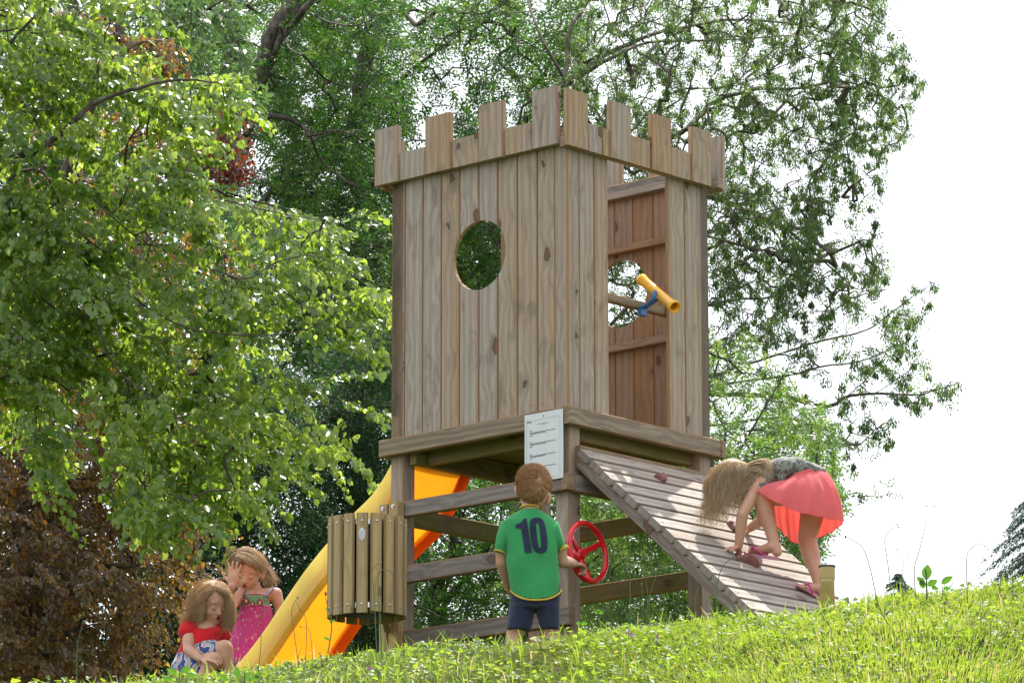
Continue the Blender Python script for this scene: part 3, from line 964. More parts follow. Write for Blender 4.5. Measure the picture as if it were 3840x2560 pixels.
# ------------------------------------------------------------------ vegetation
def leafmat(name, stops, trans_stops, trans=0.45, rough=0.42, spec=0.5):
    m, ns, ln, b = newmat(name)
    a = N(ns, 'Attribute'); a.attribute_name = 'rnd'
    r = ramp(ns, stops); ln.new(a.outputs['Fac'], r.inputs[0])
    r2 = ramp(ns, trans_stops); ln.new(a.outputs['Fac'], r2.inputs[0])
    ln.new(r.outputs[0], b.inputs['Base Color'])
    b.inputs['Roughness'].default_value = rough
    b.inputs['Specular IOR Level'].default_value = spec
    t = N(ns, 'BsdfTranslucent'); ln.new(r2.outputs[0], t.inputs['Color'])
    x = N(ns, 'MixShader'); x.inputs[0].default_value = trans
    ln.new(b.outputs[0], x.inputs[1]); ln.new(t.outputs[0], x.inputs[2])
    ln.new(x.outputs[0], ns['Material Output'].inputs[0])
    return m


def barkmat(name, c1, c2, sc=20):
    m, ns, ln, b = newmat(name)
    tc = N(ns, 'TexCoord')
    mp = N(ns, 'Mapping'); mp.inputs['Scale'].default_value = (sc, sc, sc * 0.35); ln.new(tc.outputs['Object'], mp.inputs[0])
    no = N(ns, 'TexNoise'); no.inputs['Scale'].default_value = 1; no.inputs['Detail'].default_value = 6; ln.new(mp.outputs[0], no.inputs['Vector'])
    r = ramp(ns, [(0.35, c1), (0.65, c2)]); ln.new(no.outputs[0], r.inputs[0]); ln.new(r.outputs[0], b.inputs['Base Color'])
    b.inputs['Roughness'].default_value = 0.9
    bp = N(ns, 'Bump'); bp.inputs['Strength'].default_value = 0.8; bp.inputs['Distance'].default_value = 0.02
    ln.new(no.outputs[0], bp.inputs['Height']); ln.new(bp.outputs[0], b.inputs['Normal'])
    return m


BARK = barkmat('dark_bark', (0.035, 0.028, 0.022), (0.11, 0.09, 0.07))
BARKG = barkmat('grey_green_bark', (0.07, 0.065, 0.045), (0.17, 0.15, 0.11))


def nrm(v): return v / np.maximum(np.linalg.norm(v, axis=1, keepdims=True), 1e-9)


def leaf_geo(p, t, n, L, W, kind):
    """returns V, F(quads)"""
    t = nrm(t); s = nrm(np.cross(t, n)); n = np.cross(s, t)
    L = L[:, None]; W = W[:, None]
    if kind == 'broad':
        prof = [(0, 0, 0), (.22, .50, .10), (.62, .40, .10), (1.0, 0, -.08), (.62, -.40, .10), (.22, -.50, .10)]
        V = np.stack([p + t * L * a + s * W * b_ + n * W * c for a, b_, c in prof], 1).reshape(-1, 3)
        k = np.arange(len(p))[:, None] * 6
        F = np.concatenate([k + np.array([[0, 1, 2, 3]]), k + np.array([[0, 3, 4, 5]])], 0)
        return V, F, 6
    prof = [(0, 0, 0), (.45, .5, .08), (1.0, 0, -.05), (.45, -.5, .08)]
    V = np.stack([p + t * L * a + s * W * b_ + n * W * c for a, b_, c in prof], 1).reshape(-1, 3)
    k = np.arange(len(p))[:, None] * 4
    return V, k + np.array([[0, 1, 2, 3]]), 4


def inpoly(px, py, poly):
    poly = np.asarray(poly, float)
    res = np.zeros(len(px), bool)
    j = len(poly) - 1
    for i in range(len(poly)):
        xi, yi = poly[i]; xj, yj = poly[j]
        c = ((yi > py) != (yj > py))
        with np.errstate(divide='ignore', invalid='ignore'):
            xx = (xj - xi) * (py - yi) / (yj - yi) + xi
        res ^= c & (px < xx)
        j = i
    return res


def vnoise(p, seed, freq):
    """cheap smooth value noise by summed sines, ~ -1..1"""
    r = np.random.default_rng(seed)
    out = np.zeros(len(p))
    for k in range(6):
        d = r.normal(size=3); d /= np.linalg.norm(d)
        out += np.sin(p @ d * freq * (0.7 + 0.25 * k) + r.uniform(0, 6.28)) / 6 * 1.6
    return out


def sample(poly, n, y0, y1, seed, holes=0.0, hf=3.0, ymap=None):
    r = np.random.default_rng(seed)
    P = np.asarray(poly, float)
    lo, hi = P.min(0), P.max(0)
    out = np.zeros((0, 3)); sc = np.zeros((0, 2))
    while len(out) < n:
        x = r.uniform(lo[0], hi[0], 4 * n); y = r.uniform(lo[1], hi[1], 4 * n)
        k = inpoly(x, y, P); x, y = x[k], y[k]
        Y = r.uniform(y0, y1, len(x))
        w_ = at(x, y, Y)
        if holes:
            k = vnoise(w_ * np.array([1, .6, 1]), seed + 5, hf) > -1 + 2 * holes * r.uniform(0.6, 1.0, len(w_)); w_ = w_[k]
        out = np.concatenate([out, w_])
    return out[:n]


def spray_leaves(C, Pp, per, Ls, wid, L, W, seed, out=(.5, 0, -.35)):
    """flat drooping sprays: leaves in two rows along a fine twig; returns leaves and the twigs"""
    r = np.random.default_rng(seed)
    m = len(C)
    ax = nrm(nrm(C - Pp) * .5 + r.normal(size=(m, 3)) * np.array([.7, .6, .35]) + np.array(out))
    sz = r.uniform(.55, 1.3, m)
    n = m * per
    A = np.repeat(ax, per, 0); S = np.repeat(sz, per)[:, None]
    lat = nrm(np.cross(ax, np.array([0, 0, 1.0])) + r.normal(size=(m, 3)) * .25); LA = np.repeat(lat, per, 0)
    t = r.uniform(-.15, 1, (n, 1)); sg = r.choice([-1, 1], (n, 1))
    off = sg * r.uniform(.1, 1, (n, 1)) * wid * (1 - .55 * np.abs(t)) * S
    p = np.repeat(C, per, 0) + A * t * Ls * S + LA * off + np.array([0, 0, -1]) * (t ** 2 * .28 * Ls * S + np.abs(off) * .25) + r.normal(size=(n, 3)) * .011
    td = A * .5 + LA * sg * .6 + np.array([0, -.1, -.75]) + r.normal(size=(n, 3)) * .35
    nv = np.array([0, -.55, .75]) + r.normal(size=(n, 3)) * .42
    LL = L * r.uniform(.5, 1.3, n) * np.repeat(r.uniform(.85, 1.15, m), per); WW = W * r.uniform(.75, 1.15, n) * LL / L
    V, F, k = leaf_geo(p, td, nv, LL, WW, 'broad')
    cl = np.repeat(r.uniform(0, 1, m), per)
    rnd = np.clip(0.5 * cl + 0.5 * r.uniform(0, 1, n), 0, 1)
    e1 = C + ax * Ls * .5 * sz[:, None] + np.array([0, 0, -.07]) * Ls * sz[:, None]; e2 = C + ax * Ls * sz[:, None] + np.array([0, 0, -.28]) * Ls * sz[:, None]
    tw = (np.concatenate([C, e1]), np.concatenate([e1, e2]), np.concatenate([np.full(m, .0022), np.full(m, .0016)]), np.concatenate([np.full(m, .0016), np.full(m, .0008)]))
    return (V, F, k, rnd), tw


class Tree:
    def __init__(s, name, label, cat='tree', group=None, base=None):
        s.root = empty(name, base if base is not None else (0, 0, 0), 0, label, cat, group)
        s.nodes = []; s.par = []; s.rad = []
        s.limbs = MB(); s.thick = 1.0
        s.base = Vector(base) if base is not None else Vector((0, 0, 0))

    def limb(s, pts, Y, r0, r1, jit=0.02, wob=0.3):
        """pts overview pixels; Y depth or list"""
        Ys = Y if hasattr(Y, '__len__') else [Y + random.uniform(-wob, wob) for _ in pts]
        W3 = [at1(a, b_, y) for (a, b_), y in zip(pts, Ys)]
        if s.nodes:                                   # spring from the nearest wood
            q = min(s.nodes, key=lambda n_: (Vector(n_) - W3[0]).length_squared)
            if (Vector(q) - W3[0]).length > .03: W3 = [Vector(q)] + W3
        s.limb3(W3, r0, r1)

    def limb3(s, W3, r0, r1, add=True):
        c = catmull(W3, 5)
        n = len(c); r0 *= s.thick; r1 *= s.thick
        rr = [r0 + (r1 - r0) * (i / (n - 1)) for i in range(n)]
        c = [p + Vector((random.gauss(0, 1), random.gauss(0, 1), random.gauss(0, 1))) * rr[i] * 0.18 for i, p in enumerate(c)]
        s.limbs.tube(c, [r * random.uniform(.93, 1.08) for r in rr], 8 if r0 > .03 else 5, col=(.5, .5, .5))
        if add: s.nodes.extend([tuple(p) for p in c])

    def grow(s, pts, maxd=1e9, sag=0.0, tip=0.003, seed=1, wob=0.12):
        """attach every point to the nearest branch already there; returns (points, parents)"""
        r = np.random.default_rng(seed)
        base = np.array(s.nodes)
        nb = len(base)
        d0 = np.array([np.min(np.sum((base - p) ** 2, 1)) for p in pts])
        order = np.argsort(d0 * r.uniform(0.7, 1.3, len(d0)))
        cap = nb + 2 * len(pts)
        A = np.zeros((cap, 3)); A[:nb] = base
        par = np.full(cap, -1); n = nb
        leafidx = []
        for k in order:
            p = pts[k]
            d = A[:n] - p
            D = np.sum(d * d, 1)
            j = int(np.argmin(D))
            ln_ = math.sqrt(D[j])
            mid = (A[j] + p) / 2 + r.normal(size=3) * ln_ * wob
            mid[2] += ln_ * 0.08
            A[n] = mid; par[n] = j; A[n + 1] = p; par[n + 1] = n
            leafidx.append(n + 1); n += 2
        cnt = np.zeros(cap)
        for i in range(n - 1, nb - 1, -1):
            cnt[i] += 1
            if par[i] >= nb: cnt[par[i]] += cnt[i]
        idx = np.arange(nb, n)
        rad = tip * np.sqrt(cnt[idx])
        rad = np.minimum(rad, 0.03)
        prad = np.where(par[idx] >= nb, tip * np.sqrt(np.maximum(cnt[par[idx]], 1)), rad * 1.15)
        prad = np.minimum(prad, np.maximum(rad * 1.8, 0.001))
        s.tw = (A[par[idx]], A[idx], prad, rad)
        s.A, s.parr = A[:n], par[:n]
        return A[leafidx], A[par[np.array(leafidx)]]

    def finish(s, barkm, leafsets, twigs=True, lname='crown'):
        off_ = s.base
        s.limbs.v = [(p[0] - off_.x, p[1] - off_.y, p[2] - off_.z) for p in s.limbs.v]
        o = s.limbs.build('trunk', barkm, s.root, smooth=True, merge=0)
        if twigs:
            a, b_, ra, rb = s.tw
            d = nrm(b_ - a); up = np.tile(np.array([[0.3, 0.2, 1.0]]), (len(d), 1)); x = nrm(np.cross(d, up)); y = np.cross(d, x)
            V = []
            for base, rr in ((a, ra), (b_, rb)):
                for k in range(3):
                    an = 2 * PI * k / 3
                    V.append(base + (x * math.cos(an) + y * math.sin(an)) * rr[:, None])
            V = np.stack(V, 1).reshape(-1, 3) - np.array(off_)
            k = np.arange(len(a))[:, None] * 6
            F = np.concatenate([k + np.array([[i, (i + 1) % 3, 3 + (i + 1) % 3, 3 + i]]) for i in range(3)], 0)
            fastmesh('branches', V, F, barkm, s.root, smooth=True)
        for nm, (V, F, nv, rnd), mat in leafsets:
            fastmesh(nm, V - np.array(off_), F, mat, s.root, attr=np.repeat(rnd, nv))
        return s.root


def broad_leaves(C, Pp, per, spread, L, W, seed, face=0.5, kind='broad', droop=0.6, upw=0.7, flatz=.7):
    """leaves scattered round each twig end"""
    r = np.random.default_rng(seed)
    n = len(C) * per
    c = np.repeat(C, per, 0); pp = np.repeat(Pp, per, 0)
    t = r.uniform(0, 1, (n, 1))
    p = c * (1 - t * .8) + pp * t * .8 + r.normal(size=(n, 3)) * spread * np.array([1, 1, flatz])
    nv = r.normal(size=(n, 3)) * 0.55 + np.array([0, -face, upw])
    td = r.normal(size=(n, 3)) * 0.8 + np.array([0, -0.2, -droop])
    LL = L * r.uniform(.6, 1.25, n); WW = W * r.uniform(.75, 1.2, n) * LL / L
    V, F, k = leaf_geo(p, td, nv, LL, WW, kind)
    cl = np.repeat(r.uniform(0, 1, len(C)), per)
    rnd = np.clip(0.45 * cl + 0.55 * r.uniform(0, 1, n), 0, 1)
    return V, F, k, rnd


def ash_leaves(C, Pp, per, L, W, rl, seed, nl=7, droop=0.5):
    """compound leaves: rachis with pairs of narrow leaflets"""
    r = np.random.default_rng(seed)
    n = len(C) * per
    c = np.repeat(C, per, 0); pp = np.repeat(Pp, per, 0)
    t = r.uniform(0, 0.9, (n, 1)) ** 1.5
    p0 = c * (1 - t) + pp * t + r.normal(size=(n, 3)) * rl * 0.25
    rd_ = nrm(nrm(c - pp) * 0.6 + r.normal(size=(n, 3)) * 0.8 + np.array([0, 0, -droop * 0.5]))
    s_ = nrm(np.cross(rd_, r.normal(size=(n, 3)) * 0.5 + np.array([0, -.35, .9])))
    up = np.cross(s_, rd_)
    P, Tt, Nn = [], [], []
    for k in range(nl):
        f = (k // 2 + 1) / (nl // 2 + 1)
        sg = 1 if k % 2 else -1
        if k == nl - 1: sg = 0; f = 1.0
        P.append(p0 + rd_ * rl * f + np.array([0, 0, -1]) * rl * f * f * .25 * droop)
        Tt.append(rd_ * (0.55 if sg else 1) + s_ * sg * 0.8 + r.normal(size=(n, 3)) * .15 + np.array([0, 0, -.3 * droop]))
        Nn.append(up + r.normal(size=(n, 3)) * .35)
    P = np.concatenate(P); Tt = np.concatenate(Tt); Nn = np.concatenate(Nn)
    LL = L * r.uniform(.7, 1.2, len(P)); WW = W * r.uniform(.8, 1.2, len(P))
    V, F, k = leaf_geo(P, Tt, Nn, LL, WW, 'narrow')
    rnd = np.tile(np.clip(.5 * np.repeat(r.uniform(0, 1, len(C)), per) + .5 * r.uniform(0, 1, n), 0, 1), nl)
    return V, F, k, rnd


def key_bunches(C, per, rad, L, W, seed):
    r = np.random.default_rng(seed)
    n = len(C) * per
    c = np.repeat(C, per, 0)
    d = nrm(r.normal(size=(n, 3))) * (r.uniform(0, 1, (n, 1)) ** .45) * rad * np.repeat(r.uniform(.6, 1.25, len(C)), per)[:, None]
    d[:, 2] = d[:, 2] * 1.1 - rad * .6
    V, F, k = leaf_geo(c + d, r.normal(size=(n, 3)) * .3 + np.array([0, 0, -1]), r.normal(size=(n, 3)), L * r.uniform(.7, 1.2, n), W * r.uniform(.8, 1.2, n), 'narrow')
    return V, F, k, np.clip(r.uniform(0, 1, n), 0, 1)


def joinsets(*ss):
    V, F, R, off_ = [], [], [], 0
    nv = ss[0][2]
    for v, f, k, r in ss:
        V.append(v); F.append(f + off_); R.append(r); off_ += len(v)
    return np.concatenate(V), np.concatenate(F), nv, np.concatenate(R)


LINDEN = leafmat('linden_leaf', [(0, (0.05, 0.11, 0.03)), (.6, (0.10, 0.18, 0.045)), (1, (0.20, 0.29, 0.08))],
                 [(0, (0.17, 0.34, 0.03)), (.5, (0.42, 0.60, 0.05)), (1, (0.74, 0.85, 0.16))], 0.54, 0.25, .9)
BEECH = leafmat('copper_beech_leaf', [(0, (0.055, 0.030, 0.028)), (.3, (0.06, 0.065, 0.03)), (.6, (0.10, 0.048, 0.036)), (1, (0.16, 0.085, 0.05))],
                [(0, (0.22, 0.10, 0.02)), (.3, (0.34, 0.26, 0.025)), (.5, (0.56, 0.24, 0.04)), (.7, (0.66, 0.44, 0.04)), (.85, (0.32, 0.33, 0.03)), (1, (0.60, 0.20, 0.08))], 0.46, 0.27, 0.9)
REDTIP = leafmat('red_beech_leaf', [(0, (0.045, 0.016, 0.018)), (1, (0.12, 0.03, 0.03))], [(0, (0.16, 0.03, 0.02)), (1, (0.42, 0.10, 0.04))], 0.35, 0.3, 0.7)
ASH = leafmat('ash_leaf', [(0, (0.028, 0.075, 0.022)), (.6, (0.045, 0.11, 0.03)), (1, (0.08, 0.16, 0.035))],
              [(0, (0.05, 0.17, 0.02)), (.6, (0.12, 0.30, 0.03)), (1, (0.32, 0.48, 0.05))], 0.42, 0.45)
ASHR = leafmat('ash_leaf_and_keys', [(0, (0.035, 0.075, 0.03)), (1, (0.08, 0.14, 0.045))], [(0, (0.09, 0.21, 0.05)), (1, (0.30, 0.45, 0.08))], 0.45, 0.5)
BRIGHT = leafmat('bright_ash_leaf', [(0, (0.045, 0.10, 0.03)), (1, (0.11, 0.19, 0.045))], [(0, (0.09, 0.24, 0.03)), (.6, (0.22, 0.40, 0.05)), (1, (0.45, 0.60, 0.10))], 0.45, 0.42)
DARKL = leafmat('dark_yew_leaf', [(0, (0.010, 0.030, 0.014)), (1, (0.03, 0.075, 0.025))], [(0, (0.02, 0.08, 0.02)), (1, (0.08, 0.20, 0.04))], 0.35, 0.6, .2)
CEDARL = leafmat('blue_green_needle', [(0, (0.05, 0.10, 0.09)), (1, (0.10, 0.17, 0.12))], [(0, (0.04, 0.10, 0.06)), (1, (0.10, 0.2, 0.1))], 0.25, 0.6)


def ground_at(x, y): return float(ground_z(x, y))


def gbase(px, Y):
    p = at1(px, 1300, Y); return (p.x, p.y, ground_at(p.x, p.y) - .1)


random.seed(41)
# ---- linden, left foreground of the wood
b0 = gbase(-420, 7.0)
T = Tree('linden_tree', 'large leafy linden with bright yellow-green heart-shaped leaves filling the left side', base=b0)
tb = Vector(b0)
tr_top = at1(-380, -250, 7)
T.thick = .62
T.limb3([tb, tb + Vector((.05, 0, 1.6)), at1(-400, 800, 7.1), at1(-390, 360, 7.0), tr_top], .19, .09)
T.limb3([at1(-400, 700, 7.1), at1(-200, 420, 6.8), at1(0, 362, 6.0), at1(84, 344, 5.7), at1(134, 312, 5.6), at1(175, 275, 5.5), at1(212, 240, 5.5), at1(300, 206, 5.5), at1(406, 184, 5.5), at1(500, 190, 5.5)], .055, .008)
for pts, Y, r0, r1 in (
    ([(212, 240), (218, 190), (225, 150), (240, 110)], 6.4, .010, .004),
    ([(-200, 300), (-60, 190), (0, 125), (31, 90), (62, 56), (103, 6), (130, -60)], 6.6, .035, .012),
    ([(-60, -60), (6, 0), (14, 50), (19, 94)], 6.3, .012, .006),
    ([(-150, 90), (9, 137), (78, 172), (130, 215)], 6.9, .016, .006),
    ([(-60, 130), (34, 215), (72, 259), (94, 303), (110, 340)], 6.2, .018, .008),
    ([(-100, 400), (47, 360), (103, 400), (144, 481), (190, 540), (270, 600)], 6.6, .028, .008),
    ([(20, 350), (84, 375), (140, 405), (200, 444), (260, 500), (330, 560)], 6.4, .026, .007),
    ([(-120, 260), (15, 253), (70, 256), (134, 250), (190, 235)], 6.8, .014, .005),
    ([(230, 420), (272, 331), (325, 325), (353, 310), (400, 300)], 6.9, .012, .005),
    ([(270, 560), (305, 674), (371, 725), (449, 756), (560, 770), (640, 768), (720, 750), (800, 700)], 6.1, .018, .005),
    ([(144, 481), (199, 600), (227, 752), (270, 850), (340, 904), (414, 963), (484, 998), (560, 1050)], 6.3, .020, .006),
    ([(330, 560), (450, 600), (560, 640), (640, 600), (740, 590), (850, 660)], 6.0, .016, .005),
    ([(-200, 760), (0, 846), (39, 846), (117, 870), (160, 900)], 7.0, .035, .010),
    ([(400, 300), (450, 430), (560, 470), (700, 500), (790, 505)], 6.2, .012, .004),
    ([(-100, 560), (60, 600), (150, 660), (200, 760), (230, 850)], 6.8, .022, .008),
    ([(60, 600), (50, 760), (70, 900), (80, 1040)], 6.7, .014, .005),
    ([(449, 756), (560, 850), (700, 900), (850, 940)], 6.2, .010, .004),
):
    T.limb(pts, [Y + .5, Y - .1] + [Y - .85 + random.uniform(-.15, .15) for _ in pts[2:]], r0 * .8, r1 * .8)
LP = [(-260, -120), (345, -120), (352, 30), (372, 70), (330, 82), (215, 85), (280, 120), (330, 150), (400, 143), (505, 150), (525, 175), (520, 210), (565, 228), (555, 252), (480, 243), (462, 290), (492, 330), (465, 380), (450, 420), (560, 432), (600, 470), (640, 482), (800, 495), (812, 520), (700, 545), (760, 560), (790, 590), (770, 620), (885, 655), (898, 690), (800, 705), (845, 740), (850, 780), (750, 795), (780, 840), (855, 880), (895, 930), (890, 985), (820, 1000), (850, 1040), (760, 1045), (700, 1040), (630, 1060), (640, 1120), (600, 1170), (500, 1190), (430, 1180), (350, 1185), (300, 1195), (262, 1140), (225, 1140), (270, 1090), (250, 1010), (270, 950), (230, 900), (130, 870), (112, 1000), (112, 1105), (85, 1105), (55, 1050), (42, 950), (0, 905), (-260, 880)]
C1 = sample(LP, 1020, 5.3, 6.9, 101, holes=.48, hf=4.6)
C, Pp = T.grow(C1, seed=3, tip=.0016)
ls, tw2 = spray_leaves(C, Pp, 54, .30, .085, .046, .040, 5)
T.tw = tuple(np.concatenate([a, b_]) for a, b_ in zip(T.tw, tw2))
# a few pale bracts
rb = np.random.default_rng(8)
T.finish(BARK, [('crown', ls, LINDEN)])

# ---- ash standing behind the linden
b0 = gbase(120, 19)
T = Tree('ash_tree', 'dim green ash filling the gaps behind the linden on the far left', group='background ash trees', base=b0)
T.limb3([Vector(b0), at1(125, 1200, 19), at1(110, 700, 19), at1(140, 300, 19), at1(180, -80, 19)], .16, .05)
for pts in ([(110, 700), (250, 560), (420, 480)], [(125, 500), (20, 380), (-80, 300)], [(140, 300), (280, 220), (420, 120)], [(120, 900), (300, 860), (480, 820)]):
    T.limb(pts, 19, .03, .008, wob=.8)
C1 = sample([(-140, -90), (420, -90), (470, 200), (560, 420), (620, 640), (620, 900), (-140, 1000)], 1100, 17.5, 21.5, 351, holes=.30, hf=2.2)
C, Pp = T.grow(C1, seed=61, tip=.0025)
ls = ash_leaves(C, Pp, 8, .064, .022, .14, 62)
T.finish(BARK, [('crown', ls, ASH)])

# ---- copper beech
b0 = gbase(60, 9.2)
T = Tree('copper_beech', 'copper beech with dark red-brown leaves at the lower left behind the linden', base=b0)
tb = Vector(b0)
T.limb3([tb, at1(70, 1300, 9.3), at1(50, 900, 9.3), at1(120, 500, 9.4), at1(250, 150, 9.4), at1(300, -100, 9.4)], .10, .03)
for pts in ([(60, 1200), (109, 986), (148, 1049), (203, 1139), (219, 1170), (260, 1240)], [(60, 1300), (30, 1200), (90, 1130), (140, 1060)], [(70, 1330), (160, 1300), (260, 1350), (330, 1400)],
            [(60, 1250), (-20, 1350), (-60, 1500)], [(60, 1400), (160, 1430), (260, 1500)], [(60, 1100), (200, 1120), (330, 1190), (440, 1240)], [(100, 550), (300, 500), (450, 430), (530, 330), (545, 260)],
            [(200, 250), (300, 110), (390, 95)], [(110, 800), (300, 850), (420, 960), (460, 1080)], [(240, 1300), (330, 1290), (430, 1180)], [(150, 400), (300, 350), (430, 360), (560, 400)]):
    T.limb(pts, 9.2, .018, .005, wob=.3)
BPL = [(-160, 800), (130, 850), (300, 890), (480, 1000), (475, 1120), (455, 1175), (472, 1215), (440, 1265), (400, 1300), (418, 1350), (335, 1380), (350, 1440), (300, 1480), (325, 1540), (280, 1590), (-160, 1620)]
c_a = sample(BPL, 1250, 8.4, 10.4, 201, holes=.26, hf=4)
c_a = c_a + np.random.default_rng(3).normal(size=c_a.shape) * .07
c_b = sample([(100, 20), (230, 25), (225, 65), (150, 70)], 14, 8.8, 9.6, 202)
c_c = sample([(195, 75), (405, 92), (385, 125), (330, 140), (220, 105)], 34, 8.9, 9.5, 203)
c_d = sample([(60, 130), (420, 160), (440, 400), (560, 560), (500, 880), (150, 860), (60, 500)], 230, 9, 10.4, 204, holes=.3)
c_e = sample([(525, 238), (552, 246), (560, 330), (572, 412), (540, 422), (490, 430), (455, 395), (450, 345), (505, 320)], 60, 8.9, 9.4, 205)
C, Pp = T.grow(np.concatenate([c_a, c_b, c_c, c_d]), seed=4, tip=.0016)
ls, tw2 = spray_leaves(C, Pp, 40, .22, .060, .039, .026, 6, out=(.35, 0, -.3))
T.tw = tuple(np.concatenate([a, b_]) for a, b_ in zip(T.tw, tw2))
tw0 = T.tw
T.nodes = [tuple(x) for x in T.A]
C, Pp = T.grow(c_e, seed=5, tip=.002)
ls2 = broad_leaves(C, Pp, 14, .045, .048, .030, 7, face=.3, droop=.5)
T.tw = tuple(np.concatenate([a, b_]) for a, b_ in zip(tw0, T.tw))
T.finish(BARK, [('crown', ls, BEECH), ('red_shoots', ls2, REDTIP)])

# ---- big ash with dark leaning trunk
ASH_LBL = 'background ash trees'
b0 = gbase(430, 24)
T = Tree('ash_tree', 'tall background ash with a dark leaning forked trunk, upper left of the tower', group=ASH_LBL, base=b0)
tb = Vector(b0)
T.thick = .68
T.limb3([tb, at1(440, 1200, 24), at1(450, 800, 24), at1(490, 480, 24), at1(545, 330, 24), at1(560, 250, 24), at1(600, 160, 24), at1(632, 70, 24), at1(690, -20, 24.2), at1(740, -150, 24.5)], .24, .10)
T.limb([(612, 130), (660, 70), (700, 20), (760, -60)], 23.8, .07, .04)
T.limb([(560, 300), (603, 275), (650, 269), (690, 290), (712, 312), (740, 370), (800, 420)], 23.6, .055, .015)
T.limb([(640, 60), (655, 90), (668, 115), (700, 130)], 23.4, .035, .012)
T.limb([(560, 330), (545, 420), (540, 470)], 24, .05, .03)
for pts in ([(545, 330), (500, 250), (430, 180), (380, 60)], [(600, 160), (520, 100), (470, 20), (440, -60)], [(700, 20), (800, 60), (880, 30)], [(700, 130), (760, 190), (840, 200)], [(540, 470), (620, 560), (720, 620), (820, 640)],
            [(800, 420), (860, 460), (900, 560)], [(450, 800), (600, 760), (760, 740), (880, 800)], [(712, 312), (780, 300), (850, 330)], [(540, 470), (650, 500), (740, 520)]):
    T.limb(pts, 24, .03, .008, wob=1.2)
PA = [(330, -60), (930, -60), (930, 500), (900, 930), (600, 930), (430, 700), (400, 300), (340, 100)]
C1 = sample(PA, 1250, 22.8, 28, 301, holes=.50, hf=2.6)
C, Pp = T.grow(C1, seed=6, tip=.003)
ls = ash_leaves(C, Pp, 9, .064, .020, .15, 8)
T.finish(BARK, [('crown', ls, ASH)])

# ---- second ash behind the tower
b0 = gbase(850, 26)
T = Tree('ash_tree', 'background ash with curving twin stems just left of the tower top', group=ASH_LBL, base=b0)
tb = Vector(b0)
T.limb3([tb, at1(845, 1200, 26), at1(825, 970, 26), at1(850, 820, 26), at1(850, 600, 26), at1(825, 420, 26), at1(819, 275, 26), at1(831, 200, 26), at1(853, 103, 26), at1(900, 9, 26), at1(950, -120, 26)], .15, .06)
T.limb([(845, 130), (835, 94), (808, 0), (790, -100)], 25.5, .04, .025)
T.limb([(820, 275), (900, 200), (1000, 120), (1100, 40)], 26, .04, .01, wob=.8)
T.limb([(830, 420), (950, 380), (1100, 350), (1250, 330)], 27, .04, .01, wob=.8)
T.limb([(850, 600), (760, 540), (690, 420)], 27, .03, .01, wob=.8)
T.limb([(850, 700), (1000, 660), (1150, 600), (1300, 640)], 27, .03, .01, wob=.8)
PB = [(620, -60), (1360, -60), (1330, 300), (1300, 1000), (850, 1000), (640, 800)]
C1 = np.concatenate([sample(PB, 1700, 24.8, 30, 401, holes=.46, hf=2.6), sample([(1000, 470), (1200, 470), (1200, 720), (1000, 720)], 170, 24, 29, 402)])
C, Pp = T.grow(C1, seed=7, tip=.003)
ls = ash_leaves(C, Pp, 9, .066, .021, .16, 9)
T.finish(BARKG, [('crown', ls, ASH)])

# ---- spreading ash on the right, open crown against the sky
b0 = gbase(1180, 25)
T = Tree('ash_tree', 'open spreading ash with hanging seed bunches against the white sky right of the tower', group=ASH_LBL, base=b0)
tb = Vector(b0)
T.thick = .62
T.limb3([tb, at1(1190, 1300, 25), at1(1200, 900, 25), at1(1220, 600, 25), at1(1240, 330, 25), at1(1300, 190, 25)], .20, .10)
T.limb3([at1(1215, 650, 25), at1(1400, 560, 25), at1(1550, 480, 25), at1(1627, 452, 25), at1(1741, 495, 24.8), at1(1811, 530, 24.6), at1(1880, 590, 24.4), at1(1960, 660, 24.3)], .07, .010)
T.limb3([at1(1200, 900, 25), at1(1400, 850, 25), at1(1600, 900, 25), at1(1700, 905, 25), at1(1807, 913, 25), at1(1901, 932, 25), at1(1944, 911, 25), at1(2006, 903, 25), at1(2100, 907, 25), at1(2147, 897, 25), at1(2198, 880, 25)], .06, .006)
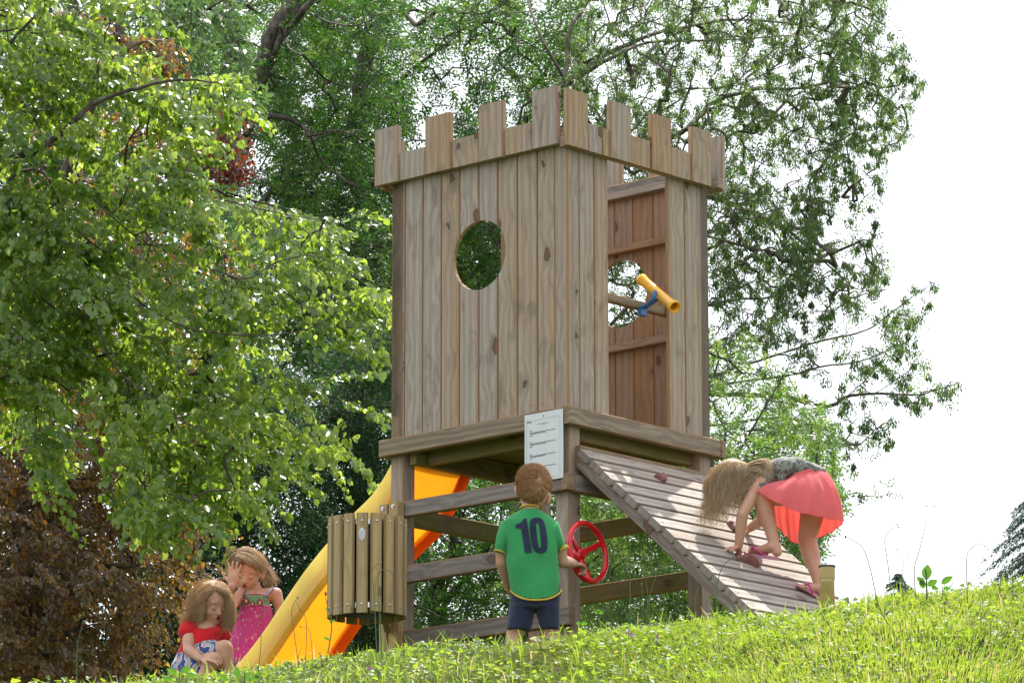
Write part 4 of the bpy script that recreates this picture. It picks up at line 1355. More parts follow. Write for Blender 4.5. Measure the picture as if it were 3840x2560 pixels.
for pts, r0, r1 in (
    ([(1300, 190), (1375, 137), (1473, 88), (1550, 67), (1691, 46), (1867, 63), (1980, 110)], .055, .010),
    ([(1300, 195), (1390, 140), (1480, 100), (1560, 95), (1700, 90), (1840, 80)], .045, .010),
    ([(1295, 200), (1301, 155), (1311, 60), (1343, 18), (1380, -60)], .05, .03),
    ([(1240, 400), (1400, 380), (1543, 316), (1607, 267), (1638, 236), (1726, 207), (1832, 204), (1930, 187), (2010, 210), (2060, 250)], .06, .008),
    ([(1400, 380), (1469, 281), (1550, 211), (1691, 197), (1800, 150), (1900, 120)], .025, .006),
    ([(1215, 700), (1450, 560), (1560, 520), (1627, 542), (1741, 573), (1776, 569), (1835, 616), (1900, 660)], .045, .008),
    ([(1210, 800), (1500, 730), (1682, 690), (1768, 683), (1850, 650), (1950, 620)], .04, .007),
    ([(1600, 860), (1700, 840), (1772, 819), (1873, 786), (1983, 761), (2034, 729), (2073, 698), (2139, 651)], .03, .005),
    ([(1600, 890), (1811, 862), (1882, 843), (1967, 831), (2026, 811), (2088, 780), (2104, 745)], .025, .005),
    ([(1200, 1000), (1600, 980), (1800, 960), (1905, 995), (1967, 1022), (2014, 983), (2045, 967)], .03, .005),
    ([(1944, 911), (2000, 860), (2040, 800), (2060, 740)], .012, .004), ([(2006, 903), (2060, 870), (2120, 830)], .010, .004), ([(2040, 906), (2060, 930), (2100, 932)], .006, .003),
    ([(1550, 67), (1650, -20), (1750, -60)], .02, .01), ([(1607, 267), (1560, 380), (1640, 430)], .02, .008), ([(1726, 207), (1800, 290), (1900, 330), (1990, 400)], .018, .006),
    ([(1638, 236), (1760, 130), (1900, 20), (2000, -20)], .018, .006), ([(1880, 590), (1960, 560), (2010, 520)], .01, .004), ([(1300, 190), (1240, 80), (1200, -40)], .04, .02),
    ([(1811, 862), (1860, 950), (1930, 1040)], .014, .004), ([(1905, 995), (1930, 1110), (1975, 1150)], .012, .004), ([(1741, 495), (1850, 460), (1960, 450)], .014, .005),
):
    T.limb(pts, 24.6, r0, r1, wob=.7)
P1 = [(1130, -60), (1960, -60), (1990, 60), (1960, 200), (1930, 330), (1900, 430), (1880, 560), (1840, 700), (1760, 800), (1640, 900), (1560, 900), (1200, 600)]
P2 = [(1900, -60), (2035, -20), (2060, 60), (2085, 110), (2122, 180), (2105, 240), (2085, 300), (2060, 330), (2020, 370), (2040, 400), (1990, 480), (1950, 500), (1860, 520), (1900, 300)]
P3 = [(1820, 560), (1900, 560), (1960, 530), (2010, 500), (2000, 560), (2035, 580), (2040, 640), (1990, 700), (1900, 760), (1820, 800), (1780, 700)]
P4 = [(1750, 780), (1900, 720), (2000, 700), (2060, 640), (2150, 640), (2130, 700), (2120, 800), (2110, 840), (2210, 880), (2150, 930), (2050, 920), (1940, 960), (2050, 960), (2040, 1040), (1960, 1060), (1990, 1150), (1900, 1180), (1830, 1060), (1750, 980)]
c1 = np.concatenate([sample(P1, 1650, 22.8, 26.6, 501, holes=.42, hf=1.8), sample([(1620, 420), (1900, 420), (1860, 620), (1780, 800), (1640, 830)], 330, 23, 26, 512, holes=.25), sample([(1350, 580), (1500, 560), (1520, 760), (1370, 780)], 60, 23, 26, 511)])
c2 = sample(P2, 270, 23.2, 26, 502, holes=.40, hf=2.0)
c3 = sample(P3, 115, 23.4, 25.6, 503, holes=.35)
# far clusters hug the limbs
nd = np.array(T.nodes)
r5 = np.random.default_rng(55)
c4 = sample(P4, 900, 23.8, 25.4, 504)
dd = np.array([np.min(np.linalg.norm(nd - p, axis=1)) for p in c4])
c4 = c4[dd < .42 * r5.uniform(.3, 1, len(dd))][:170]
ends = np.array([at1(*e, 24.6) for e in ((2147, 651), (2134, 690), (2104, 745), (2200, 880), (2180, 888), (2165, 905), (2170, 918), (2140, 895), (2125, 830), (2098, 830), (2066, 800), (2111, 935), (2095, 925), (2050, 895), (2160, 640), (2060, 735), (2085, 760), (2090, 800), (2060, 930), (2048, 960), (2030, 985), (1975, 1035), (2025, 1140), (2045, 1145), (1960, 1060), (2070, 870), (1995, 560), (2032, 505), (2040, 530), (2000, 470), (2075, 120), (2110, 140))]) if False else \
    at([2147, 2134, 2104, 2200, 2180, 2165, 2170, 2140, 2125, 2098, 2066, 2111, 2095, 2050, 2060, 2085, 2090, 2048, 2030, 1975, 2025, 2045, 1960, 2070, 1995, 2012, 2008, 2000], [651, 690, 745, 880, 888, 905, 918, 895, 830, 830, 800, 935, 925, 895, 735, 760, 800, 960, 985, 1035, 1140, 1130, 1060, 870, 560, 505, 530, 470], [24.6] * 28)
Call = np.concatenate([c1, c2, c3, c4, ends])
C, Pp = T.grow(Call, seed=8, tip=.0026, wob=.16)
rsel = np.random.default_rng(9)
right = (C[:, 0] > 2.2)
isb = rsel.uniform(0, 1, len(C)) < np.where(right, .62, .35)
l1 = ash_leaves(C[~isb], Pp[~isb], 5, .050, .016, .11, 10)
l1b = ash_leaves(C[isb], Pp[isb], 1, .045, .015, .09, 12)
l2 = key_bunches(C[isb], 52, .058, .05, .014, 11)
T.finish(BARKG, [('crown', joinsets(l1, l1b), ASHR), ('seed_bunches', l2, ASHR)])

# ---- bright young tree lower right behind the tower
b0 = gbase(1640, 13)
T = Tree('young_ash', 'bright green young tree low behind the right side of the tower', base=b0)
tb = Vector(b0)
T.limb3([tb, at1(1640, 1300, 13), at1(1630, 1050, 13), at1(1600, 850, 13)], .05, .012)
for pts in ([(1640, 1250), (1760, 1150), (1880, 1060)], [(1635, 1150), (1720, 1000), (1800, 860)], [(1630, 1050), (1560, 950), (1500, 850)], [(1640, 1300), (1500, 1220), (1400, 1150)], [(1640, 1350), (1780, 1300), (1880, 1220)], [(1640, 1380), (1500, 1360), (1400, 1330)]):
    T.limb(pts, 13, .016, .005, wob=.5)
PG = [(1480, 820), (1640, 770), (1730, 770), (1800, 850), (1840, 920), (1900, 960), (1925, 1060), (1930, 1150), (1890, 1230), (1860, 1330), (1760, 1400), (1700, 1430), (1330, 1450), (1330, 1080), (1480, 1060)]
C1 = sample(PG, 850, 11.8, 14.4, 601, holes=.33, hf=2.5)
C, Pp = T.grow(C1, seed=9, tip=.0016)
ls = ash_leaves(C, Pp, 9, .045, .015, .10, 13)
T.finish(BARK, [('crown', ls, BRIGHT)])

# ---- understory tree seen through the tower base
b0 = gbase(1000, 16)
T = Tree('ash_tree', 'dark understory tree with a forked trunk seen through the open tower base', group=ASH_LBL, base=b0)
tb = Vector(b0)
T.limb3([tb, at1(1000, 1440, 16), at1(1005, 1340, 16), at1(1042, 1266, 16), at1(1060, 1150, 16), at1(1080, 1000, 16)], .085, .045)
T.limb([(1010, 1400), (1050, 1350), (1078, 1315), (1120, 1250)], 16, .04, .02, wob=.1)
T.limb([(1075, 1320), (1110, 1340), (1130, 1420)], 15.6, .012, .007, wob=.1)
T.limb([(1120, 1330), (1180, 1350), (1160, 1440)], 15.6, .012, .007, wob=.1)
T.limb([(1000, 1380), (960, 1420), (940, 1450)], 15.6, .012, .007, wob=.1)
T.limb([(1060, 1150), (1200, 1150), (1400, 1200), (1560, 1240)], 16, .03, .01, wob=.6)
T.limb([(1042, 1266), (960, 1180), (880, 1100)], 16, .03, .01, wob=.6)
PU = [(940, 1040), (1650, 1040), (1720, 1200), (1660, 1460), (1300, 1480), (900, 1490), (880, 1300)]
C1 = sample(PU, 1000, 14.6, 18.4, 701, holes=.42, hf=3.0)
C, Pp = T.grow(C1, seed=10, tip=.0018)
ls = ash_leaves(C, Pp, 8, .055, .019, .12, 14)
T.finish(BARK, [('crown', ls, ASH)])

# ---- dark evergreens behind the slide
for k, (px, poly, n, sd_, lb) in enumerate((
        (150, [(-160, 880), (300, 860), (520, 1000), (480, 1600), (-160, 1620)], 1000, 803, 'dark evergreen behind the copper beech at the far left'),
        (560, [(420, 980), (560, 820), (700, 860), (740, 1000), (760, 1200), (800, 1560), (280, 1600), (300, 1300)], 1500, 801, 'dark evergreen behind the two seated and standing girls'),
        (830, [(690, 1000), (760, 780), (930, 700), (1000, 1040), (960, 1200), (950, 1500), (720, 1570)], 1150, 802, 'dark evergreen behind the slide and the litter bin'))):
    b0 = gbase(px, 12.5 + k)
    T = Tree('evergreen_tree', lb, group='dark evergreens behind the girls and slide', base=b0)
    T.limb3([Vector(b0), at1(px, 1300, 12.5 + k), at1(px, 900, 12.5 + k)], .08, .02)
    for q in range(7):
        yy = 1500 - q * 90
        for sg in (-1, 1):
            T.limb([(px, yy), (px + sg * 90, yy - 30), (px + sg * 190, yy + 10)], 12.5 + k, .02, .006, wob=.5)
    C1 = sample(poly, n, 11.6 + k, 14.0 + k, sd_, holes=.12, hf=3)
    C, Pp = T.grow(C1, seed=20 + k, tip=.0016)
    ls = broad_leaves(C, Pp, 46, .075, .042, .018, 30 + k, face=.3, kind='narrow', droop=.4)
    T.finish(BARK, [('crown', ls, DARKL)])

# ---- green tree with long hanging leaves, top left
b0 = gbase(300, 12)
T = Tree('chestnut_tree', 'mid-green tree with long drooping leaves behind the linden at the top left', base=b0)
T.limb3([Vector(b0), at1(300, 1000, 12), at1(330, 500, 12), at1(380, 200, 12), at1(400, -60, 12)], .09, .03)
for pts in ([(380, 200), (450, 120), (560, 90)], [(390, 100), (480, 20), (560, -20)], [(370, 260), (480, 250), (590, 240)], [(350, 400), (450, 330), (560, 330)]):
    T.limb(pts, 12, .018, .005, wob=.4)
PC = [(320, -60), (520, -60), (560, 40), (560, 130), (600, 200), (590, 320), (520, 330), (430, 330), (330, 230), (310, 60)]
C1 = sample(PC, 150, 11, 13, 901, holes=.3, hf=3)
C, Pp = T.grow(C1, seed=31, tip=.002)
ls = ash_leaves(C, Pp, 5, .085, .030, .09, 15, nl=5, droop=1.3)
CHE = leafmat('drooping_leaf', [(0, (0.035, 0.08, 0.03)), (1, (0.08, 0.15, 0.05))], [(0, (0.07, 0.19, 0.04)), (1, (0.24, 0.38, 0.09))], 0.45, 0.4)
T.finish(BARK, [('crown', ls, CHE)])


# ---- distant conifers on the right
def conifer(name, label, px, pytop, Y, H_, Rb_, seed, layers, droop, per, L, W, mat, cat='tree'):
    top = at1(px, pytop, Y)
    base = Vector((top.x, top.y, top.z - H_))
    T = Tree(name, label, cat, base=tuple(base))
    T.limb3([base, base + Vector((0, 0, H_ * .5)), top], .006 * H_, .001 * H_)
    r = np.random.default_rng(seed)
    P, Tt = [], []
    for i in range(layers):
        f = (i + .5) / layers
        z = top.z - f ** 1.1 * H_ * .92 - .02 * H_
        nb = int(5 + 7 * f)
        for k in range(nb):
            a = r.uniform(0, 2 * PI); Ln = Rb_ * (f ** .85) * r.uniform(.6, 1.15) + .006 * H_
            pts = []
            for q in range(7):
                t = q / 6
                pts.append(Vector((top.x + math.cos(a) * Ln * t, top.y + math.sin(a) * Ln * t, z - Ln * droop * t ** 1.6 + Ln * .12 * math.sin(PI * t))))
            T.limbs.tube(pts, [.006 * H_ * (1 - t / 7) * .4 + .002 for t in range(7)], 4)
            for q in range(per):
                t = r.uniform(.12, 1.0); i0 = min(5, int(t * 6)); fr = t * 6 - i0
                p = pts[i0].lerp(pts[i0 + 1], fr)
                P.append(np.array(p) + r.normal(size=3) * .02 * Ln)
                sd2 = np.array([-math.sin(a), math.cos(a), 0]) * r.choice([-1, 1]) * .8 + np.array([math.cos(a), math.sin(a), 0]) * .6
                Tt.append(sd2 * r.uniform(.3, 1.1) + np.array([0, 0, -r.uniform(.1, 1.0)]))
    P = np.array(P); Tt = np.array(Tt)
    Lr = L * r.uniform(.6, 1.3, len(P)); V, F, k = leaf_geo(P, Tt, r.normal(size=(len(P), 3)), Lr, W * r.uniform(.7, 1.3, len(P)), 'narrow')
    T.tw = None
    T.finish(BARK, [('crown', (V, F, k, r.uniform(0, 1, len(P))), mat)], twigs=False)


conifer('cedar_tree', 'blue-green drooping cedar at the right edge beyond the bank', 2425, 1040, 200, 16, 9.5, 1, 50, .38, 230, .26, .05, CEDARL)
conifer('spruce_tree', 'small distant spruce tip poking above the grass left of the cedar', 2063, 1308, 240, 10, 5.5, 2, 60, .2, 60, .20, .05, CEDARL)
conifer('spruce_tree', 'tiny distant conifer low on the skyline beside the ramp', 1985, 1380, 240, 8, 4, 3, 40, .2, 40, .20, .05, CEDARL)
# ------------------------------------------------------------------ grass, clover and meadow plants
GRASSM = leafmat('grass_blade', [(0, (0.08, 0.12, 0.025)), (.6, (0.17, 0.24, 0.05)), (.85, (0.27, 0.30, 0.09)), (1, (0.46, 0.40, 0.20))],
                 [(0, (0.15, 0.28, 0.02)), (.6, (0.36, 0.54, 0.04)), (.85, (0.58, 0.68, 0.08)), (1, (0.66, 0.56, 0.24))], 0.45, 0.6, .3)
CLOVM = leafmat('clover_leaf', [(0, (0.07, 0.12, 0.025)), (.7, (0.15, 0.23, 0.045)), (1, (0.28, 0.34, 0.09))], [(0, (0.20, 0.34, 0.02)), (.7, (0.46, 0.64, 0.05)), (1, (0.72, 0.82, 0.12))], 0.5, 0.45, .5)
rg = np.random.default_rng(77)


def gnormal(x, y):
    e = .02
    return nrm(np.stack([-(ground_z(x + e, y) - ground_z(x - e, y)) / (2 * e), -(ground_z(x, y + e) - ground_z(x, y - e)) / (2 * e), np.ones(len(x))], 1))


def scatter_xy(n, x0, x1, y0, y1, nearw=0.0, clump=0.0, seed=0):
    r = np.random.default_rng(seed)
    X = np.zeros(0); Y = np.zeros(0)
    while len(X) < n:
        x = r.uniform(x0, x1, n * 2); y = r.uniform(y0, y1, n * 2)
        if clump:
            v = vnoise(np.stack([x, y, x * 0], 1), seed + 3, 5.5)
            k = v > r.uniform(-1, 1, len(v)) * clump - 0.1; x, y = x[k], y[k]
        X = np.concatenate([X, x]); Y = np.concatenate([Y, y])
    return X[:n], Y[:n]


def blades(n, box, Lm, Wm, seed, clump=0, lean=.55):
    r = np.random.default_rng(seed)
    x, y = scatter_xy(n, *box, clump=clump, seed=seed)
    z = ground_z(x, y)
    p = np.stack([x, y, z - .004], 1)
    a = r.uniform(0, 2 * PI, n); ln_ = r.uniform(.1, 1, n) * lean
    t = nrm(np.stack([np.cos(a) * ln_, np.sin(a) * ln_, np.ones(n)], 1))
    s = nrm(np.cross(t, np.stack([np.cos(a), np.sin(a), np.zeros(n)], 1) + .01))
    L = (Lm * r.uniform(.45, 1.25, n))[:, None]; W = (Wm * r.uniform(.6, 1.3, n))[:, None]
    bend = np.stack([np.cos(a), np.sin(a), -np.ones(n) * .6], 1) * L * (ln_[:, None] * .6 + .08)
    m1 = p + t * L * .55; tip = p + t * L + bend
    V = np.stack([p - s * W * .35, p + s * W * .35, m1 + s * W * .5, m1 - s * W * .5, tip + s * W * .06, tip - s * W * .06], 1).reshape(-1, 3)
    k = np.arange(n)[:, None] * 6
    F = np.concatenate([k + np.array([[0, 1, 2, 3]]), k + np.array([[3, 2, 4, 5]])], 0)
    v = .5 + .5 * vnoise(np.stack([x, y, x * 0], 1), 9, 4)
    rnd = np.clip(.25 + .45 * r.uniform(0, 1, n) + .25 * v, 0, .9)
    rnd[r.uniform(0, 1, n) < .12] = 1.0
    return V, F, 6, rnd


def trefoils(n, box, R_, seed, clump=0.6, h=.035):
    r = np.random.default_rng(seed)
    x, y = scatter_xy(n, *box, clump=clump, seed=seed)
    z = ground_z(x, y) + h * r.uniform(.3, 1.3, n)
    c = np.stack([x, y, z], 1)
    up = nrm(np.array([0, -.25, 1]) + r.normal(size=(n, 3)) * .42)
    a0 = r.uniform(0, 2 * PI, n)
    ex = nrm(np.cross(up, np.stack([np.cos(a0), np.sin(a0), np.zeros(n)], 1))); ey = np.cross(up, ex)
    S, R3 = [], []
    RR = R_ * r.uniform(.6, 1.25, n)
    for k in range(3):
        an = 2 * PI * k / 3
        t = ex * math.cos(an) + ey * math.sin(an) + up * r.uniform(-.1, .5, (n, 1))
        nn = up + r.normal(size=(n, 3)) * .15
        V, F, kk = leaf_geo(c, t, nn, RR, RR * .95, 'broad')
        S.append((V, F, kk, None))
        R3.append(r.uniform(0, 1, n))
    base = r.uniform(0, 1, n)
    return joinsets(*[(V, F, k, np.clip(.6 * base + .4 * q, 0, 1)) for (V, F, k, _), q in zip(S, R3)])


box1 = (-2.9, 2.7, -6.3, -1.2)
g1 = blades(120000, box1, .048, .0034, 1, clump=0, lean=.8)
g2 = blades(9000, box1, .105, .0052, 2, clump=1.0, lean=.4)
g3 = blades(26000, (-4.2, 4.0, -1.2, 7), .075, .006, 3)
g4 = blades(16000, (-6, 6, -12, -6.3), .07, .009, 4)
g5 = blades(14000, (-2.9, 2.7, -3.1, -1.6), .075, .0046, 5, lean=.35)
V, F, nv, rnd = joinsets(g1, g2, g3, g4, g5)
o = fastmesh('grass', V, F, GRASSM, attr=np.repeat(rnd, nv)); tag(o, kind='stuff')
t0 = trefoils(4500, (-2.6, 2.4, -3.2, -1.6), .0135, 14, clump=.2, h=.05)
t1 = trefoils(17000, box1, .0122, 11, clump=.95, h=.040)
t2 = trefoils(1800, box1, .019, 12, clump=.5, h=.045)
t3 = trefoils(5000, (-4, 4, -1.2, 4), .018, 13, clump=.7, h=.05)
V, F, nv, rnd = joinsets(t0, t1, t2, t3)
o = fastmesh('clover', V, F, CLOVM, attr=np.repeat(rnd, nv)); tag(o, kind='stuff')

# ---- flowers one can count
STEM = leafmat('flower_stem', [(0, (0.10, 0.16, 0.05)), (1, (0.16, 0.22, 0.07))], [(0, (0.2, 0.3, 0.05)), (1, (0.3, 0.4, 0.08))], .3, .5)
STEMD = plain('dry_stem', (0.16, 0.13, 0.08), rough=.8)
WPET = plain('white_clover_petals', (0.70, 0.64, 0.60), rough=.7, noise_amt=.12, noise_scale=300)
PPET = plain('pink_clover_petals', (0.50, 0.30, 0.42), rough=.7, noise_amt=.15, noise_scale=300)
YPET = plain('buttercup_petals', (0.85, 0.58, 0.02), rough=.35)
SEEDH = plain('seed_head', (0.20, 0.14, 0.09), rough=.9)


def clover_head(mb, c, R_, seed):
    r = random.Random(seed)
    for k in range(26):
        ph = math.acos(1 - 1.5 * (k + .5) / 26); a = k * 2.4
        d = Vector((math.sin(ph) * math.cos(a), math.sin(ph) * math.sin(a), math.cos(ph)))
        s = d.cross(Vector((0, 0, 1))); s = s.normalized() if s.length > .01 else Vector((1, 0, 0))
        b_ = Vector(c) + d * R_ * .25; e = Vector(c) + d * R_ * r.uniform(.85, 1.15); u_ = s.cross(d)
        mb.face([b_, b_.lerp(e, .6) + s * R_ * .17, e + u_ * R_ * .1, b_.lerp(e, .6) - s * R_ * .17])
        mb.face([b_, b_.lerp(e, .6) + u_ * R_ * .15, e, b_.lerp(e, .6) - u_ * R_ * .15])


def cup(mb, c, R_, tilt):
    for k in range(5):
        a = 2 * PI * k / 5
        d = Vector((math.cos(a), math.sin(a), .55)); s = Vector((-math.sin(a), math.cos(a), 0))
        d = tilt @ d; s = tilt @ s
        c_ = Vector(c)
        mb.face([c_, c_ + d * R_ * .6 + s * R_ * .5, c_ + d * R_ * 1.1 + s * R_ * .25, c_ + d * R_ * 1.1 - s * R_ * .25, c_ + d * R_ * .6 - s * R_ * .5])


def flower_proto(kind, mat, seed):
    root = empty(kind, (0, 0, 0))
    h = .07
    mb = MB(); mb.tube([(0, 0, -.01), (.004, 0, h * .5), (0, .002, h)], .0011, 4)
    mb.build('stem', STEM, root)
    mb = MB()
    if kind == 'clover_flower': clover_head(mb, (0, 0, h + .003), .0095, seed); mb.build('flower_head', mat, root)
    else:
        cup(mb, (0, 0, h), .0095, Matrix.Rotation(.5, 3, 'X')); mb.build('petals', mat, root)
    return root


def copy_tree(o, parent=None):
    c = o.copy(); COL.objects.link(c); c.parent = parent
    for ch in list(o.children): copy_tree(ch, c)
    return c


def flowers(kind, mat, pts, label, cat, group, seed, sc=1.0, hr=(.6, 1.3)):
    r = random.Random(seed)
    proto = flower_proto(kind, mat, seed)
    for i, (x, y) in enumerate(pts):
        o = proto if i == 0 else copy_tree(proto)
        s = r.uniform(.8, 1.15) * sc
        o.location = (x, y, ground_at(x, y))
        o.rotation_euler = (r.uniform(-.25, .25), r.uniform(-.25, .25), r.uniform(0, 6.28))
        o.scale = (s, s, s * r.uniform(*hr))
        tag(o, label, cat, group)


def hit_ground(px, py):
    """where the view ray through an overview pixel meets the bank"""
    Y = np.linspace(-7.5, 3, 1500)
    P = at(np.full(1500, px), np.full(1500, py), Y)
    g = ground_z(P[:, 0], P[:, 1])
    k = np.where(P[:, 2] < g + .045)[0]
    return (P[k[0], 0], P[k[0], 1]) if len(k) else None


wh = [(697, 1502), (720, 1505), (742, 1500), (905, 1494), (660, 1524), (800, 1495), (1040, 1478), (1160, 1462), (1240, 1458), (1285, 1450), (1342, 1435), (1400, 1442), (1325, 1428), (1560, 1402), (1507, 1492), (1640, 1398), (1690, 1392), (1710, 1402), (1655, 1396), (1745, 1402), (1870, 1430), (1960, 1440),
      (1890, 1468), (2030, 1552), (2140, 1530), (2290, 1450), (1980, 1512), (2250, 1408), (1480, 1560), (1180, 1550), (1250, 1500), (1400, 1530), (1800, 1460), (2180, 1390), (2330, 1365), (2335, 1365), (1770, 1520), (1600, 1460), (1120, 1500), (980, 1520), (2100, 1420), (1530, 1420), (1610, 1540)]
pts = [h for h in (hit_ground(a, b_) for a, b_ in wh) if h]
flowers('clover_flower', WPET, pts, 'small white clover flower head standing in the grass of the bank', 'flower', 'white clover flowers in the grass', 4)
pk = [(1505, 1484), (1440, 1474), (1460, 1477), (860, 1562), (1285, 1556), (1745, 1391), (1675, 1400), (2345, 1404)]
pts = [h for h in (hit_ground(a, b_) for a, b_ in pk) if h]
flowers('clover_flower', PPET, pts, 'small pinkish purple clover flower head low in the grass', 'flower', 'pink clover flowers in the grass', 5)
yl = [(1296, 1491), (1336, 1508), (1225, 1501), (1357, 1514), (1292, 1517), (1300, 1507), (1240, 1490), (1735, 1407), (1800, 1412), (1745, 1483), (1996, 1533), (2026, 1545), (1860, 1521), (1890, 1498), (2200, 1462), (1160, 1539), (1420, 1500), (1555, 1535), (1700, 1550), (1620, 1500), (1130, 1520), (1480, 1450), (1800, 1535)]
pts = [h for h in (hit_ground(a, b_) for a, b_ in yl) if h]
flowers('buttercup', YPET, pts, 'tiny yellow buttercup flower in the grass of the bank', 'flower', 'yellow buttercups in the grass', 6, sc=.9, hr=(.4, .9))
# nodding taller clover heads on the skyline by the slide
DOCK = leafmat('dock_leaf', [(0, (0.05, 0.12, 0.03)), (1, (0.08, 0.17, 0.035))], [(0, (0.16, 0.38, 0.03)), (1, (0.25, 0.48, 0.04))], .45, .4)


def stalk(name, label, group, pts, Y, rad, heads, mat=STEM, hmat=None, cat='weed stalk', leaves=()):
    """pts overview px from foot to tip; heads = [(px,py,len,rad)]"""
    W3 = [at1(a, b_, Y) for a, b_ in pts]
    f = W3[0]; W3[0] = Vector((f.x, f.y, min(f.z, ground_at(f.x, f.y) - .01)))
    root = empty(name, tuple(W3[0]), 0, label, cat, group)
    mb = MB(); c = catmull(W3, 5); mb.tube([p - W3[0] for p in c], [1.5 * rad * (1 - .5 * i / len(c)) for i in range(len(c))], 5)
    mb.build('stem', mat, root, smooth=True)
    for (a, b_, l, r_) in heads:
        p = at1(a, b_, Y) - W3[0]
        mb = MB(); mb.tube([p + Vector((0, 0, -l / 2)), p + Vector((0, 0, -l * .2)), p + Vector((0, 0, l * .2)), p + Vector((0, 0, l / 2))], [r_ * .4, r_, r_ * .9, r_ * .25], 6)
        mb.build('seed_head', hmat or SEEDH, root, smooth=True)
    for (a, b_, dx, dz, L, W_) in leaves:
        p = at1(a, b_, Y) - W3[0]
        n_ = 7
        mb = MB(); d = Vector((dx, -.15, dz)).normalized(); s = d.cross(Vector((0.1, 1, .25))).normalized(); u_ = s.cross(d)
        prev = None
        for i in range(n_ + 1):
            t = i / n_; w_ = W_ * math.sin(PI * min(1, t * 1.02 + .04)) ** .7 * (1 - .25 * t) * .5
            q = p + d * L * t - Vector((0, 0, 1)) * L * .18 * t * t
            row = (q - s * w_ + u_ * w_ * .35, q, q + s * w_ + u_ * w_ * .35)
            if prev:
                mb.face([prev[0], prev[1], row[1], row[0]]); mb.face([prev[1], prev[2], row[2], row[1]])
            prev = row
        ob = mb.build('leaf', DOCK, root, smooth=True)
    return root


GS = 'thin meadow stalks on the crest of the bank'
GH = STEM
St_ = 0
St = [
    ('bent pale green stalk arching in front of the litter bin', [(878, 1500), (873, 1420), (868, 1340), (872, 1315), (885, 1306), (903, 1316)], -2.6, .0018, [(904, 1318, .012, .0035)]),
    ('shorter stalk crossing the litter bin slats with a small head', [(868, 1385), (858, 1350), (852, 1320), (862, 1300), (873, 1293)], -2.6, .0014, [(875, 1293, .008, .004)]),
    ('tall thin green stalk in front of the right rail, nearest the wheel', [(1449, 1462), (1448, 1400), (1447, 1340), (1449, 1300)], -2.4, .0017, [(1449, 1300, .03, .003)]),
    ('short stalk just right of the tall thin one below the ramp', [(1475, 1455), (1476, 1400), (1474, 1345)], -2.4, .0014, [(1474, 1342, .014, .004)]),
    ('forked green stalk rising highest under the ramp', [(1484, 1450), (1486, 1400), (1498, 1350), (1508, 1318)], -2.4, .0015, [(1508, 1312, .03, .003)]),
    ('slim stalk leaning left beside the forked stalk', [(1490, 1450), (1492, 1400), (1486, 1350), (1482, 1325)], -2.4, .0013, [(1482, 1322, .014, .004)]),
    ('curved stalk with a hooked top before the right rear post', [(1595, 1420), (1596, 1380), (1605, 1350), (1617, 1338)], -2.3, .0017, [(1618, 1337, .014, .0032)]),
    ('tall hooked green stalk in front of the ramp edge', [(1645, 1415), (1646, 1370), (1650, 1330), (1660, 1300), (1684, 1278)], -2.3, .0018, [(1685, 1277, .015, .0032)]),
    ('small straight stalk left of the tall hooked stalk', [(1638, 1410), (1636, 1385), (1630, 1370)], -2.3, .0014, [(1630, 1369, .010, .003)]),
    ('long bowed stalk crossing the girl in the pink skirt', [(2068, 1530), (2055, 1460), (2020, 1395), (2000, 1310), (1983, 1260), (1960, 1240), (1944, 1233)], -3.2, .0016, [(1942, 1232, .012, .0042)]),
    ('tall twin-headed wiry stalk against the sky right of the pipe', [(2050, 1362), (2040, 1300), (2032, 1240), (2044, 1218), (2060, 1205)], -2.6, .0011, [(2062, 1204, .008, .003), (2064, 1210, .007, .003)]),
    ('tallest wiry stalk against the sky with forked tips', [(2105, 1360), (2100, 1310), (2110, 1270), (2120, 1230), (2130, 1190)], -2.6, .0012, [(2128, 1161, .007, .003), (2146, 1162, .007, .003)]),
    ('low wiry stalk with a dark bud between the tall sky stalks', [(2076, 1360), (2072, 1320), (2076, 1290), (2062, 1262)], -2.6, .0010, [(2061, 1261, .007, .003), (2085, 1272, .006, .0025)]),
    ('drooping wiry stalk right of the broad dock leaves', [(2222, 1342), (2220, 1290), (2228, 1262), (2250, 1248), (2268, 1258)], -2.8, .0011, [(2269, 1260, .007, .003), (2262, 1253, .006, .0025)]),
    ('pale plantain stalk near the right edge', [(2292, 1340), (2300, 1310), (2311, 1291)], -2.8, .0014, [(2312, 1289, .010, .005)]),
    ('upright plantain head beside the right edge', [(2325, 1335), (2326, 1310), (2325, 1285)], -2.8, .0014, [(2325, 1284, .016, .004)]),
    ('leaning stalk left of the copper beech foot', [(182, 1568), (176, 1520), (180, 1470), (190, 1430)], -3.0, .0014, [(191, 1428, .02, .0025)]),
    ('thin stalk in front of the lower slide, left one', [(590, 1530), (600, 1470), (594, 1430), (610, 1390)], -2.6, .0012, [(603, 1400, .008, .003), (597, 1415, .006, .003)]),
    ('thin stalk in front of the lower slide, hooked one', [(690, 1520), (676, 1455), (670, 1400), (683, 1372)], -2.6, .0013, [(684, 1371, .010, .004)]),
    ('thin stalk with twin buds on the lower slide', [(700, 1510), (704, 1430), (690, 1400), (680, 1380)], -2.6, .0012, [(706, 1395, .010, .003)]),
    ('curved stalk on the orange part of the lower slide', [(720, 1505), (712, 1450), (690, 1440)], -2.6, .0011, [(690, 1438, .008, .003)]),
]
for lb, pts, Y, r_, hd in St:
    stalk('weed_stalk', lb, GS, pts, Y, r_ * (1.2 if 'wiry' in lb else 1), hd, mat=STEMD if 'wiry' in lb else STEM, hmat=SEEDH if ('wiry' in lb or 'lower slide' in lb) else STEM)
